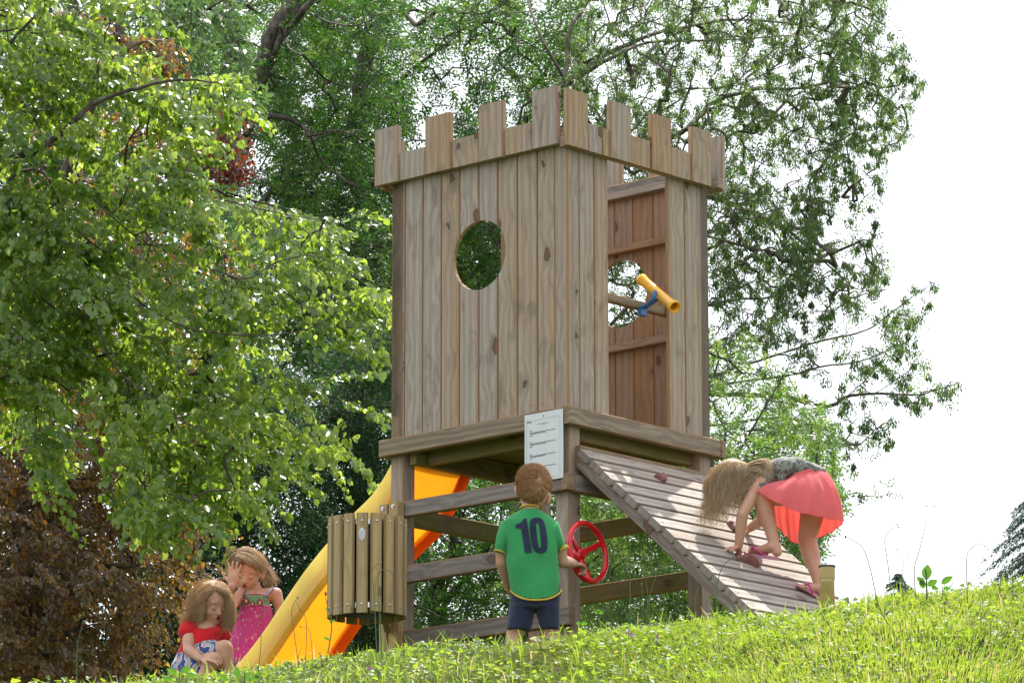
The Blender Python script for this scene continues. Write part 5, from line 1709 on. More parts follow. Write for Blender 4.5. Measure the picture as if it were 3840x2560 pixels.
# forks of the tallest wiry stalk
stalk('dock_plant', 'leafy dock plant with broad dark green leaves on the skyline at right', None, [(2128, 1348), (2128, 1325), (2126, 1305)], -2.7, .003, [], cat='weed',
      leaves=((2127, 1330, .10, 1, .075, .046), (2124, 1340, -.75, .8, .05, .026), (2132, 1345, .7, .6, .05, .034), (2122, 1350, -.3, .9, .045, .03), (2140, 1350, 1, .1, .03, .02)))
stalk('dock_plant', 'single pointed dock leaf leaning right on the skyline', None, [(2163, 1350), (2165, 1345)], -2.7, .002, [], cat='weed',
      leaves=((2163, 1340, .9, .8, .062, .030), (2168, 1352, .8, .2, .03, .02)))
stalk('broadleaf_weed', 'pale leafy shoot with a budding stalk left of the fern', None, [(745, 1530), (762, 1440), (752, 1390), (748, 1370)], -2.5, .002, [(748, 1362, .02, .006)], cat='weed',
      leaves=((757, 1430, .7, .5, .03, .012), (757, 1470, -.7, .5, .035, .014), (752, 1400, -.6, .6, .02, .008)))
stalk('clover_shoot', 'tall clover shoot with three round leaves below the right rail', None, [(1366, 1450), (1370, 1425), (1375, 1405)], -2.5, .0014, [], cat='weed',
      leaves=((1375, 1407, .9, .3, .022, .017), (1375, 1407, -.8, .5, .022, .016), (1374, 1405, .1, 1, .016, .015)))
stalk('clover_shoot', 'low pair of clover leaves beside the tower front post', None, [(1330, 1458), (1333, 1445), (1335, 1430)], -2.5, .0014, [], cat='weed',
      leaves=((1335, 1432, .9, .25, .028, .02), (1334, 1432, -.7, .3, .022, .017)))
stalk('broadleaf_weed', 'dark toothed leaves in the grass in front of the seated girl', None, [(560, 1562), (562, 1550), (560, 1540)], -3.0, .002, [], cat='weed',
      leaves=((545, 1556, -.1, 1, .06, .03), (560, 1560, .6, .8, .05, .026), (575, 1560, .9, .5, .045, .024), (520, 1562, -.6, .7, .045, .024), (590, 1556, .2, .9, .035, .02)))
stalk('broadleaf_weed', 'yellow-green leafy weed left of the seated girl', None, [(410, 1560), (412, 1545), (412, 1535)], -3.0, .002, [], cat='weed',
      leaves=((418, 1545, .5, .6, .05, .028), (405, 1548, -.6, .5, .05, .028), (430, 1552, .9, .3, .04, .025), (395, 1560, -.8, .2, .04, .02)))


# ---- ferns behind the bottom rail
FERN = leafmat('fern_frond', [(0, (0.05, 0.11, 0.02)), (1, (0.12, 0.2, 0.04))], [(0, (0.25, 0.5, 0.03)), (1, (0.55, 0.75, 0.08))], .5, .45)


def fern(label, px, py, Y, L, n, seed, lean=0.0):
    r = random.Random(seed)
    b_ = at1(px, py, Y); b_.z = min(b_.z, ground_at(b_.x, b_.y) + .25)
    root = empty('fern', tuple(b_), 0, label, 'fern', 'ferns behind the tower')
    for i in range(n):
        a = r.uniform(-1.2, 1.2) + lean; el = r.uniform(.5, 1.1)
        d = Vector((math.sin(a) * math.cos(el), r.uniform(-.3, .3), math.sin(el)))
        Ln = L * r.uniform(.7, 1.1)
        ax = []
        for k in range(13):
            t = k / 12
            ax.append(d * Ln * t + Vector((math.copysign(.22, a), 0, -.38)) * Ln * t * t)
        mb = MB(); mb.tube(ax, [.0025 * (1 - t / 14) for t in range(13)], 4)
        for k in range(1, 13):
            t = k / 12; w_ = Ln * .30 * math.sin(PI * (t * .85 + .12)) * (1 - .2 * t)
            T_d = (ax[k] - ax[k - 1]).normalized(); s = T_d.cross(Vector((0.15, 1, .3))).normalized()
            for sg in (-1, 1):
                for m_ in range(5):
                    f0 = m_ / 5; p = ax[k] + (s * sg + T_d * .35) * w_ * f0; q = ax[k] + (s * sg + T_d * .35) * w_ * (f0 + .24)
                    h_ = w_ * .16 * (1 - f0 * .8)
                    mb.face([p, (p + q) / 2 + T_d * h_, q, (p + q) / 2 - T_d * h_])
        o = mb.build('frond', FERN, root, merge=0)
        at_ = o.data.attributes.new('rnd', 'FLOAT', 'POINT'); at_.data.foreach_set('value', [r.uniform(.2, 1)] * len(o.data.vertices))
    return root


fern('pale fern frond between the slide foot and the litter bin post', 815, 1500, .9, .22, 5, 1)
fern('bright fern behind the bottom rail beside the left post', 960, 1470, 1.9, .26, 6, 2)
fern('low bright fern behind the bottom rail left of the boy', 1090, 1462, 2.3, .22, 5, 3)
fern('fern tip behind the bottom rail next to the boy', 1020, 1462, 2.6, .18, 4, 4)

# ---- capped drain pipe on the crest
PIPEM = plain('ochre_drain_pipe', (0.42, 0.30, 0.115), rough=.42, noise_amt=.14, noise_scale=14)
pb = at1(1901, 1395, -1.9)
r_p = 32.0 / (FPX / 18.8) * .93
pt_z = at1(1899, 1299, -1.9).z
root = empty('drain_pipe', (pb.x, pb.y, ground_at(pb.x, pb.y)), 0, 'short ochre plastic pipe with a dark cap upright in the grass by the ramp', 'pipe')
z0 = ground_at(pb.x, pb.y)
H_ = pt_z - z0
mb = MB()
pr = [(-.1, .93), (H_ - .062, .93), (H_ - .056, 1.0), (H_ - .048, 1.03), (H_ - .010, 1.03), (H_ - .004, 1.0)]
mb.tube([(0, 0, z) for z, _ in pr], [r_p * k for _, k in pr], 28)
mb.build('pipe_body', PIPEM, root, smooth=True)
mb = MB(); mb.tube([(0, 0, H_ - .006), (0, 0, H_ - .001), (0, 0, H_ + .003)], [r_p * 1.10, r_p * 1.12, r_p * 1.0], 28)
mb.tube([(0, 0, H_ + .003), (0, 0, H_ + .007)], [r_p * .6, r_p * .5], 20)
mb.build('cap', DARKMETAL, root)
mb = MB(); mb.tube([(0, 0, H_ - .067), (0, 0, H_ - .062)], [r_p * .945, r_p * .945], 28); mb.build('chalk_ring', plain('worn_pale_plastic', (.55, .46, .30), noise_amt=.2), root)
# ------------------------------------------------------------------ people
def skinmat(name, col, red):
    m, ns, ln, b = newmat(name)
    tc = N(ns, 'TexCoord')
    no = N(ns, 'TexNoise'); no.inputs['Scale'].default_value = 14; no.inputs['Detail'].default_value = 4; ln.new(tc.outputs['Object'], no.inputs['Vector'])
    r = ramp(ns, [(0.35, red), (0.62, col)]); ln.new(no.outputs[0], r.inputs[0]); ln.new(r.outputs[0], b.inputs['Base Color'])
    b.inputs['Roughness'].default_value = .5
    b.inputs['Subsurface Weight'].default_value = .25
    b.inputs['Subsurface Radius'].default_value = (.9, .3, .15)
    b.inputs['Subsurface Scale'].default_value = .012
    return m


def clothmat(name, col, trans=None, tw=0.0, fold=60, rough=.85, dark=.75):
    m, ns, ln, b = newmat(name)
    tc = N(ns, 'TexCoord')
    no = N(ns, 'TexNoise'); no.inputs['Scale'].default_value = 9; no.inputs['Detail'].default_value = 5; ln.new(tc.outputs['Object'], no.inputs['Vector'])
    r = ramp(ns, [(0.3, [c * dark for c in col]), (0.7, col)]); ln.new(no.outputs[0], r.inputs[0]); ln.new(r.outputs[0], b.inputs['Base Color'])
    b.inputs['Roughness'].default_value = rough
    b.inputs['Sheen Weight'].default_value = .2
    b.inputs['Specular IOR Level'].default_value = .2
    fo = N(ns, 'TexNoise'); fo.inputs['Scale'].default_value = fold; fo.inputs['Detail'].default_value = 3; fo.inputs['Distortion'].default_value = 1.2
    mp = N(ns, 'Mapping'); mp.inputs['Scale'].default_value = (1, 1, .35); mp.inputs['Rotation'].default_value = (.3, .5, 0)
    ln.new(tc.outputs['Object'], mp.inputs[0]); ln.new(mp.outputs[0], fo.inputs['Vector'])
    bp = N(ns, 'Bump'); bp.inputs['Strength'].default_value = .55; bp.inputs['Distance'].default_value = .008
    ln.new(fo.outputs[0], bp.inputs['Height']); ln.new(bp.outputs[0], b.inputs['Normal'])
    if trans:
        t = N(ns, 'BsdfTranslucent'); t.inputs['Color'].default_value = (*trans, 1)
        x = N(ns, 'MixShader'); x.inputs[0].default_value = tw
        ln.new(b.outputs[0], x.inputs[1]); ln.new(t.outputs[0], x.inputs[2]); ln.new(x.outputs[0], ns['Material Output'].inputs[0])
    m['src'] = 'cloth'
    return m, ns, ln, b, tc, r


SKIN = skinmat('child_skin', (0.56, 0.33, 0.225), (0.52, 0.265, 0.18))
LIP = plain('lips', (0.36, 0.09, 0.075), rough=.4)
MOUTHD = plain('open_mouth', (0.12, 0.012, 0.012), rough=.5)
LASH = plain('eyelashes', (0.10, 0.055, 0.03), rough=.7)
BROW = plain('eyebrow_hair', (0.22, 0.13, 0.07), rough=.8)


def hairmat(name, c1, c2, trans=.25):
    m, ns, ln, b = newmat(name)
    a = N(ns, 'Attribute'); a.attribute_name = 'rnd'
    r = ramp(ns, [(0, c1), (1, c2)]); ln.new(a.outputs['Fac'], r.inputs[0]); ln.new(r.outputs[0], b.inputs['Base Color'])
    b.inputs['Roughness'].default_value = .55; b.inputs['Specular IOR Level'].default_value = .3
    t = N(ns, 'BsdfTranslucent'); ln.new(r.outputs[0], t.inputs['Color'])
    x = N(ns, 'MixShader'); x.inputs[0].default_value = trans
    ln.new(b.outputs[0], x.inputs[1]); ln.new(t.outputs[0], x.inputs[2]); ln.new(x.outputs[0], ns['Material Output'].inputs[0])
    return m


HAIR_BOY = hairmat('short_golden_brown_hair', (0.34, 0.18, 0.085), (0.95, 0.62, 0.34), .4)
HAIR_RED = hairmat('wavy_brown_blond_hair', (0.38, 0.235, 0.13), (1.0, 0.79, 0.53), .48)
HAIR_PINK = hairmat('light_brown_hair', (0.42, 0.29, 0.17), (1.0, 0.83, 0.62), .48)
HAIR_BLOND = hairmat('long_blond_hair', (0.50, 0.31, 0.18), (1.0, 0.90, 0.68), .5)


class Blob:
    """overlapping round cones and ellipsoids fused into one skin"""
    def __init__(s): s.mb = MB()

    def cone(s, p0, r0, p1, r1, flat=1.0, fdir=None, n=14):
        p0, p1 = Vector(p0), Vector(p1)
        d = p1 - p0; L = d.length
        if L < 1e-6: d = Vector((0, 0, 1)); L = 1e-6
        d.normalize()
        f = Vector(fdir) if fdir else Vector((0, 1, 0))
        x = f - d * f.dot(d)
        if x.length < .05: x = Vector((1, 0, 0)) - d * d.x
        x.normalize(); y = d.cross(x)
        rows = []
        for k in range(1, 6): a = PI / 2 * (k / 5.0); rows.append((-r0 * math.cos(a), r0 * math.sin(a)))
        for k in range(0, 5): a = PI / 2 * (k / 5.0); rows.append((L + r1 * math.sin(a), r1 * math.cos(a)))
        R = [[p0 + d * h + (x * math.cos(2 * PI * i / n) * flat + y * math.sin(2 * PI * i / n)) * r for i in range(n)] for h, r in rows]
        for a_, b_ in zip(R[:-1], R[1:]):
            for i in range(n): j = (i + 1) % n; s.mb.face([a_[i], a_[j], b_[j], b_[i]])
        s.mb.face(R[0][::-1]); s.mb.face(R[-1])
        return s

    def chain(s, pts, flat=1.0, fdir=None):
        for (a, ra), (b_, rb) in zip(pts[:-1], pts[1:]): s.cone(a, ra, b_, rb, flat, fdir)
        return s

    def ell(s, c, X, Y, Z, n=18):
        """ellipsoid with half-axis vectors"""
        c, X, Y, Z = Vector(c), Vector(X), Vector(Y), Vector(Z)
        m_ = n // 2
        P = lambda i, j: c + (X * math.cos(2 * PI * i / n) + Y * math.sin(2 * PI * i / n)) * math.sin(PI * j / m_) + Z * math.cos(PI * j / m_)
        for j in range(m_):
            for i in range(n):
                q = [P(i, j), P(i + 1, j), P(i + 1, j + 1), P(i, j + 1)]
                if j == 0: q = [q[0], q[2], q[3]]
                elif j == m_ - 1: q = [q[0], q[1], q[2]]
                s.mb.face(q)
        return s

    def loft(s, rings, n=28, close=True):
        """rings: (centre, half-width vec, half-depth vec, power, drop)"""
        R = []
        for rg_ in rings:
            c, a, b_ = Vector(rg_[0]), Vector(rg_[1]), Vector(rg_[2]); p = rg_[3] if len(rg_) > 3 else 1.0; dr = rg_[4] if len(rg_) > 4 else 0
            row = []
            for i in range(n):
                t = 2 * PI * i / n; cc, ss = math.cos(t), math.sin(t)
                row.append(c + a * math.copysign(abs(cc) ** p, cc) + b_ * math.copysign(abs(ss) ** p, ss) - Vector((0, 0, dr * abs(ss) ** 1.3)))
            R.append(row)
        for a_, b_ in zip(R[:-1], R[1:]):
            for i in range(n): j = (i + 1) % n; s.mb.face([a_[i], a_[j], b_[j], b_[i]])
        if close: s.mb.face(R[0][::-1]); s.mb.face(R[-1])
        s.last = R
        return s

    def build(s, name, mat, parent=None, voxel=.004, smooth=5, fac=.5, noise_amp=0, noise_f=20, seed=0):
        o = s.mb.build(name, mat, None)
        m_ = o.modifiers.new('r', 'REMESH'); m_.mode = 'VOXEL'; m_.voxel_size = voxel; m_.use_smooth_shade = True
        if smooth:
            k = o.modifiers.new('s', 'SMOOTH'); k.factor = fac; k.iterations = smooth
        dg = bpy.context.evaluated_depsgraph_get()
        dg.update()
        me = bpy.data.meshes.new_from_object(o.evaluated_get(dg))
        o.modifiers.clear(); old = o.data; o.data = me; bpy.data.meshes.remove(old)
        me.materials.clear(); me.materials.append(mat)
        if noise_amp:
            nv = len(me.vertices); co = np.zeros(nv * 3, np.float32); no_ = np.zeros(nv * 3, np.float32)
            me.vertices.foreach_get('co', co); me.vertices.foreach_get('normal', no_)
            co = co.reshape(-1, 3); no_ = no_.reshape(-1, 3)
            v = vnoise(co * np.array([1, 1, .45]), seed + 50, noise_f) + .6 * vnoise(co * np.array([1, 1, .6]) + 3, seed + 51, noise_f * 2.1)
            me.vertices.foreach_set('co', (co + no_ * (v * noise_amp)[:, None]).astype(np.float32).ravel())
        me.polygons.foreach_set('use_smooth', [True] * len(me.polygons)); me.update()
        if parent: o.parent = parent; 
        return o


def place(root):
    """move children meshes (built in world space) into the root's local space"""
    bpy.context.view_layer.update()
    M = Matrix.Translation(root.location).inverted()
    for ch in root.children:
        ch.data.transform(M)
        for c2 in ch.children: c2.data.transform(M)


def hand(bl, wrist, d, nrm_, size, curl=.5, spread=.18, thumb=1, tcurl=.3, fr=.0068):
    """palm + four fingers + thumb; d pointing from wrist to fingers, nrm_ back-of-hand normal"""
    w_, d, n_ = Vector(wrist), Vector(d).normalized(), Vector(nrm_)
    n_ = (n_ - d * n_.dot(d)).normalized(); s_ = d.cross(n_)
    P = size * .50
    k0 = w_ + d * P
    bl.ell(w_ + d * P * .55, s_ * size * .235, n_ * size * .095, d * P * .62)
    bl.cone(w_, size * .135, w_ + d * P * .3, size * .14, .7, n_)
    for i, (off_, ln_) in enumerate(((-.165, .40), (-.058, .47), (.058, .49), (.165, .44))):
        off_ *= -thumb * -1
        b_ = w_ + d * P * .93 + s_ * off_ * size
        a = spread * (off_ / .165)
        dd = (d * math.cos(a) + s_ * math.sin(a)).normalized()
        p = b_; L = ln_ * size; c_ = 0
        for q, (fr_, cu) in enumerate(((.42, curl * .55), (.32, curl), (.26, curl * .7))):
            c_ += cu
            e = p + (dd * math.cos(c_) - n_ * math.sin(c_)) * L * fr_
            bl.cone(p, fr * (1 - .1 * q), e, fr * (.92 - .1 * q), n=8); p = e
    tb_ = w_ + d * P * .28 + s_ * thumb * size * .17
    td = (d * .75 + s_ * thumb * .75 - n_ * .2).normalized()
    m_ = tb_ + td * size * .22
    bl.cone(w_ + d * P * .2 + s_ * thumb * size * .08, fr * 1.5, m_, fr * 1.15, n=8)
    bl.cone(m_, fr * 1.15, m_ + (td * math.cos(tcurl) + d * math.sin(tcurl)).normalized() * size * .20, fr * .9, n=8)


def head(bl, c, f, u, s, ears=True):
    """skull, face and ears; c centre, f forward, u up, s = head height"""
    c, f, u = Vector(c), Vector(f).normalized(), Vector(u); u = (u - f * u.dot(f)).normalized(); r = f.cross(u)
    bl.ell(c + u * s * .10 - f * s * .05, r * s * .375, f * s * .44, u * s * .40)
    bl.ell(c - u * s * .12 + f * s * .12, r * s * .30, f * s * .27, u * s * .36)
    bl.ell(c - u * s * .36 + f * s * .22, r * s * .15, f * s * .12, u * s * .11)     # chin
    for sg in (-1, 1):
        bl.ell(c - u * s * .13 + f * s * .24 + r * s * sg * .15, r * s * .14, f * s * .12, u * s * .13)   # cheek
        if not ears: continue
        ec = c + r * s * sg * .385 - f * s * .03 - u * s * .03
        bl.ell(ec, r * s * .035 + f * s * -.03 * 0, f * s * .075 - r * s * sg * .03, u * s * .12)
    # nose, brow, lips
    bl.cone(c + u * s * .03 + f * s * .355, s * .035, c - u * s * .12 + f * s * .42, s * .052)
    for sg in (-1, 1): bl.ell(c - u * s * .125 + f * s * .385 + r * s * sg * .04, r * s * .035, f * s * .04, u * s * .03)
    bl.ell(c + u * s * .12 + f * s * .31, r * s * .24, f * s * .07, u * s * .05)
    for sg in (-1, 1): bl.ell(c - u * s * .005 + f * s * .31 + r * s * sg * .135, r * s * .075, f * s * .055, u * s * .045)   # lids
    bl.ell(c - u * s * .235 + f * s * .345, r * s * .10, f * s * .05, u * s * .045)


def face_details(root, c, f, u, s, open_=.05, side=(-1, 1)):
    c, f, u = Vector(c), Vector(f).normalized(), Vector(u); u = (u - f * u.dot(f)).normalized(); r = f.cross(u)
    for sg in side:
        mb = MB(); e = c + r * s * sg * .135 + f * s * .365 - u * s * .03
        mb.tube([e + r * s * x - f * s * (abs(x + sg * 0) * .35 + (.03 if x * sg > .03 else 0)) - u * s * (.02 * (1 - (x / .07) ** 2)) for x in (-.065, -.04, 0, .04, .065)], [s * .004, s * .009, s * .011, s * .009, s * .004], 6)
        mb.build('eyelid', LASH, root, smooth=True)
        mb = MB(); e = c + r * s * sg * .14 + f * s * .375 + u * s * .10
        mb.tube([e + r * s * x - f * s * abs(x + sg * .03) * .5 + u * s * (.02 * (1 - (x / .09) ** 2)) for x in (-.08, -.04, 0, .04, .08)], [s * .004, s * .010, s * .011, s * .009, s * .004], 6)
        mb.build('eyebrow', BROW, root, smooth=True)
    m0 = c - u * s * .235 + f * s * .385
    bl = Blob(); bl.ell(m0, r * s * .062, f * s * .018, u * s * open_ * .8); bl.build('mouth', MOUTHD, root, voxel=.0015, smooth=1)
    mb = MB()
    mb.tube([m0 + f * s * .004 + r * s * .062 * math.cos(a) + u * s * (open_ + .010) * math.sin(a) - f * s * .035 * abs(math.cos(a)) for a in [2 * PI * k / 18 for k in range(18)]], s * .014, 6, closed=True)
    mb.build('lips', LIP, root, smooth=True)


def strands(name, P, rad, mat, parent, rnd, taper=.25):
    """P (n,k,3) -> three-sided hair tubes"""
    n, k, _ = P.shape
    T_ = np.gradient(P, axis=1); T_ /= np.maximum(np.linalg.norm(T_, axis=2, keepdims=True), 1e-9)
    up = np.array([.21, .93, .3]); X_ = np.cross(T_, up); X_ /= np.maximum(np.linalg.norm(X_, axis=2, keepdims=True), 1e-9); Y_ = np.cross(T_, X_)
    rr = (rad * (1 - (1 - taper) * np.linspace(0, 1, k) ** 2))[None, :, None] * np.ones((n, 1, 1))
    V = np.stack([P + (X_ * math.cos(a) + Y_ * math.sin(a)) * rr for a in (0, 2.094, 4.189)], 2)      # n,k,3,3
    V = V.reshape(-1, 3)
    i = np.arange(n)[:, None, None] * k * 3; j = np.arange(k - 1)[None, :, None] * 3
    F = []
    for a in range(3):
        b_ = (a + 1) % 3
        F.append(np.stack([i[..., 0] + j[..., 0] + a, i[..., 0] + j[..., 0] + b_, i[..., 0] + j[..., 0] + 3 + b_, i[..., 0] + j[..., 0] + 3 + a], -1).reshape(-1, 4))
    F = np.concatenate(F)
    return fastmesh(name, V, F, mat, parent, attr=np.repeat(rnd, k * 3), smooth=True)


def resample(G, k):
    """guides -> (g,k,3) through catmull + arc length"""
    out = []
    for g in G:
        c = np.array([tuple(p) for p in catmull(g, 8)]); d = np.r_[0, np.cumsum(np.linalg.norm(np.diff(c, axis=0), axis=1))]
        t = np.linspace(0, d[-1], k); out.append(np.stack([np.interp(t, d, c[:, a]) for a in range(3)], 1))
    return np.array(out)


def hair_from_guides(name, G, n, rad, mat, parent, seed, spread=.012, wave=.004, wf=9, k=14, nb=3, fly=.0, lenj=.25):
    r = np.random.default_rng(seed)
    GG = resample(G, k)
    m = len(GG)
    i0 = r.integers(0, m, n)
    mid = GG.mean(1)
    D = .5 * np.linalg.norm(GG[:, None, 0] - GG[None, :, 0], axis=2) + np.linalg.norm(GG[:, None, -1] - GG[None, :, -1], axis=2) + 1.5 * np.linalg.norm(GG[:, None, k // 2] - GG[None, :, k // 2], axis=2)
    near = np.argsort(D, 1)[:, :nb]
    i1 = near[i0, r.integers(0, nb, n)]
    w_ = r.uniform(0, 1, n)[:, None, None] * .6
    P = GG[i0] * (1 - w_) + GG[i1] * w_
    t = np.linspace(0, 1, k)[None, :, None]
    P = P + r.normal(size=(n, 1, 3)) * spread * (.5 + .9 * t) + (r.normal(size=(n, 1, 3)) * spread * fly) * t ** 2
    # clumped waves
    cl = r.integers(0, max(4, n // 26), n)
    ph = r.uniform(0, 6.28, cl.max() + 1)[cl][:, None]; am = r.uniform(.4, 1.3, cl.max() + 1)[cl][:, None]
    fr_ = r.uniform(.7, 1.3, cl.max() + 1)[cl][:, None] * wf
    tt = np.linspace(0, 1, k)[None, :]
    P[:, :, 0] += np.sin(tt * fr_ + ph) * am * wave * tt ** .5
    P[:, :, 1] += np.cos(tt * fr_ * .9 + ph) * am * wave * tt ** .5
    P[:, :, 2] += np.sin(tt * fr_ * .7 + ph + 1) * am * wave * .5 * tt ** .5
    # random lengths
    L_ = 1 - r.uniform(0, lenj, n)
    idx = np.linspace(0, 1, k)[None, :] * L_[:, None] * (k - 1)
    a = np.floor(idx).astype(int); a = np.minimum(a, k - 2); f = (idx - a)[..., None]
    rows = np.arange(n)[:, None]
    P = P[rows, a] * (1 - f) + P[rows, a + 1] * f
    rnd = np.clip(.5 * r.uniform(0, 1, cl.max() + 1)[cl] + .5 * r.uniform(0, 1, n), 0, 1)
    return strands(name, P, rad, mat, parent, rnd)


def Z6(x, y, Y): return at1(1133.1 + x * .3125, 1041.2 + y * .3125, Y)
def Z7(x, y, Y): return at1(1561.8 + x * .27343, 1010.6 + y * .27343, Y)
def Z8(x, y, Y): return at1(367.5 + x * .21875, 1225 + y * .21875, Y)


def project_on(o, mat, name, parent, polys, Zf, Y, dx=3.0, off_=.0022):
    """lay a printed motif (test function in zoom pixels) on a garment by casting rays at it"""
    bm = bmesh.new(); bm.from_mesh(o.data); bvh = BVHTree.FromBMesh(bm); bm.free()
    x0, x1, y0, y1, inside = polys
    mb = MB(); cp = Vector(CAMP); cache = {}

    def hit(x, y):
        if (x, y) in cache: return cache[(x, y)]
        p = Zf(x, y, Y); d = (p - cp).normalized(); h = bvh.ray_cast(cp, d)
        cache[(x, y)] = None if h[0] is None else h[0] - d * off_ * 1.0 + h[1] * .0006 * (1 if h[1].dot(d) < 0 else -1)
        return cache[(x, y)]
    nx_, ny_ = int((x1 - x0) / dx), int((y1 - y0) / dx)
    for i in range(nx_):
        for j in range(ny_):
            x, y = x0 + i * dx, y0 + j * dx
            if inside(x + dx / 2, y + dx / 2):
                q = [hit(round(x + a * dx, 3), round(y + b_ * dx, 3)) for a, b_ in ((0, 0), (1, 0), (1, 1), (0, 1))]
                if all(v is not None for v in q): mb.face(q)
    ob = mb.build(name, mat, parent, smooth=True)
    return ob


# ================================================================== boy in green shirt
YB = -.50
boy = empty('person', (0, 0, 0), 0, 'young boy seen from behind in a green shirt with number 10 and navy shorts', 'child', None)
feetz = ground_at(-.2, YB)
bl = Blob()
hc = Z6(308, 250, YB + .0)
fB = Vector((.42, .80, -.34)); uB = Vector((-.10, .30, 1))
head(bl, hc, fB, uB, .189, ears=False)
nk0, nk1 = Z6(275, 330, YB + .005), Z6(268, 425, YB)
bl.chain([(nk0, .040), (nk1, .038), (Z6(268, 470, YB), .05)])
# trunk under the clothes
bl.chain([(Z6(268, 520, YB), .07), (Z6(285, 780, YB), .066), (Z6(300, 1040, YB), .064)], flat=.8)
hipL, hipR = Z6(225, 1100, YB), Z6(385, 1100, YB)
kneeL, kneeR = Z6(152, 1345, YB + .01), Z6(425, 1340, YB + .01)
for hp, kn, sx in ((hipL, kneeL, -1), (hipR, kneeR, 1)):
    ank = Vector((kn.x + sx * .004, kn.y - .005, feetz + .045))
    bl.chain([(hp, .050), (kn, .039), (kn + Vector((0, -.008, -.07)), .041), (ank, .026)])
    bl.chain([(ank + Vector((0, -.015, -.02)), .026), (ank + Vector((sx * .01, .10, -.028)), .019)])
shL, shR = Z6(106, 548, YB), Z6(425, 548, YB)
# hanging left arm, hand in front of the body
elL = Z6(62, 800, YB + .03); wrL = Z6(105, 960, YB + .10)
bl.chain([(shL, .033), (Z6(60, 680, YB + .01), .030), (elL, .027), (wrL, .020)])
hand(bl, wrL, (.35, .55, -.55), (-.8, .3, .3), .115, curl=.5, thumb=1)
# right arm reaching to the wheel
elR = Z6(505, 790, YB + .06); wrR = Z6(592, 808, YB + .30)
bl.chain([(shR, .033), (Z6(478, 672, YB + .03), .030), (elR, .029), (elR.lerp(wrR, .35), .029), (wrR, .0205)])
hand(bl, wrR, (.50, .75, .02), (.1, -.25, .95), .118, curl=1.0, spread=.1, thumb=-1, tcurl=.9, fr=.0075)
bl.build('body', SKIN, boy, voxel=.004, smooth=4)
# ears glow in the light: a little proud of the head
for (x, y, sg) in ((172, 272, -1), (408, 338, 1)):
    e = Z6(x, y, YB - .005 if sg < 0 else YB - .02)
    b2 = Blob(); b2.ell(e, Vector((.010, 0, .004)) * 1.0, Vector((sg * -.004, .014, 0)), Vector((sg * .004, 0, .024))); b2.build('ear', SKIN, boy, voxel=.002, smooth=2)
# shirt
CL_G, *_g = clothmat('green_jersey', (0.05, 0.36, 0.12), (0.06, 0.5, 0.12), .12)
bl = Blob()
W = lambda w_: Vector((w_, 0, 0))
D_ = lambda d_: Vector((0, d_, 0))


def zc6(xl, xr, y): return Z6((xl + xr) / 2, y, YB), (xr - xl) / 2 / 1.96 / 846


rings = []
for xl, xr, y, dp, pw, dr in ((205, 335, 408, .045, 1, 0), (150, 400, 440, .055, .9, 0), (70, 470, 500, .068, .85, 0), (78, 478, 560, .078, .8, 0), (88, 478, 680, .085, .8, 0), (92, 486, 800, .088, .8, 0), (108, 494, 900, .092, .8, 0), (122, 503, 985, .096, .85, 0), (125, 504, 1000, .097, .85, .062)):
    c, hw = zc6(xl, xr, y); rings.append((c, W(hw), D_(dp), pw, dr))
bl.loft(rings, n=40)
hemrow = bl.last[-1]
for tri in ((((62, 498), (125, 650), .050, 0), ((30, 600), (98, 705), .047, .002), ((12, 716), (88, 741), .043, .004)), (((478, 494), (428, 650), .050, 0), ((512, 590), (466, 700), .047, .008), ((546, 690), (481, 727), .043, .022))):
    rs = []
    for a, b_, dp_, dy_ in tri:
        A1, B1 = Z6(a[0], a[1], YB + dy_), Z6(b_[0], b_[1], YB + dy_); rs.append(((A1 + B1) / 2, (B1 - A1) / 2, D_(dp_), .95, 0))
    bl.loft(rs, n=24)
sh = bl.build('shirt', CL_G, boy, voxel=.004, smooth=6, noise_amp=.0045, noise_f=17, seed=2)
TRIM, *_g = clothmat('yellow_trim', (0.72, 0.47, 0.05))
NAVY, *_g = clothmat('navy_cloth', (0.028, 0.036, 0.075), dark=.55)
mb = MB(); mb.tube([p - Vector((0, 0, .001)) for p in hemrow], .0042, 6, closed=True)
mb.build('hem_trim', TRIM, boy, smooth=True)
for (xa, ya, xb, yb, rr, dY) in ((11, 714, 89, 740, .0445, .004), (480, 726, 547, 689, .0445, .022)):
    a, b_ = Z6(xa, ya, YB + dY), Z6(xb, yb, YB + dY); c = (a + b_) / 2; ax = (b_ - a) / 2
    dep = Vector((0, 1, 0)) * rr
    mb = MB(); mb.tube([c + ax * 1.04 * math.cos(t) + dep * math.sin(t) for t in [2 * PI * k / 24 for k in range(24)]], .0042, 6, closed=True)
    mb.tube([c + ax * 1.0 * math.cos(t) + dep * math.sin(t) + Vector((0, 0, .0085)) for t in [2 * PI * k / 24 for k in range(24)]], .0022, 6, closed=True)
    mb.build('sleeve_trim', TRIM, boy, smooth=True)
c = Z6(266, 402, YB); mb = MB(); mb.tube([c + Vector((.041 * math.cos(t), .042 * math.sin(t), -.008 * math.sin(t))) for t in [2 * PI * k / 24 for k in range(24)]], .0045, 6, closed=True)
mb.build('collar_trim', TRIM, boy, smooth=True)


def in_one(x, y):
    P = [(162, 520), (188, 514), (212, 497), (225, 478), (244, 473), (284, 726), (232, 731), (205, 550), (166, 548)]
    return bool(inpoly(np.array([x]), np.array([y]), P)[0])


def in_zero(x, y):
    cx = 333 + (y - 600) * .115
    u_, v = (x - cx), (y - 600)
    o_ = (abs(u_) / 60) ** 3.2 + (abs(v) / 130) ** 3.2 < 1
    i_ = (abs(u_) / 13) ** 3 + (abs(v) / 92) ** 3.5 < 1
    return o_ and not i_


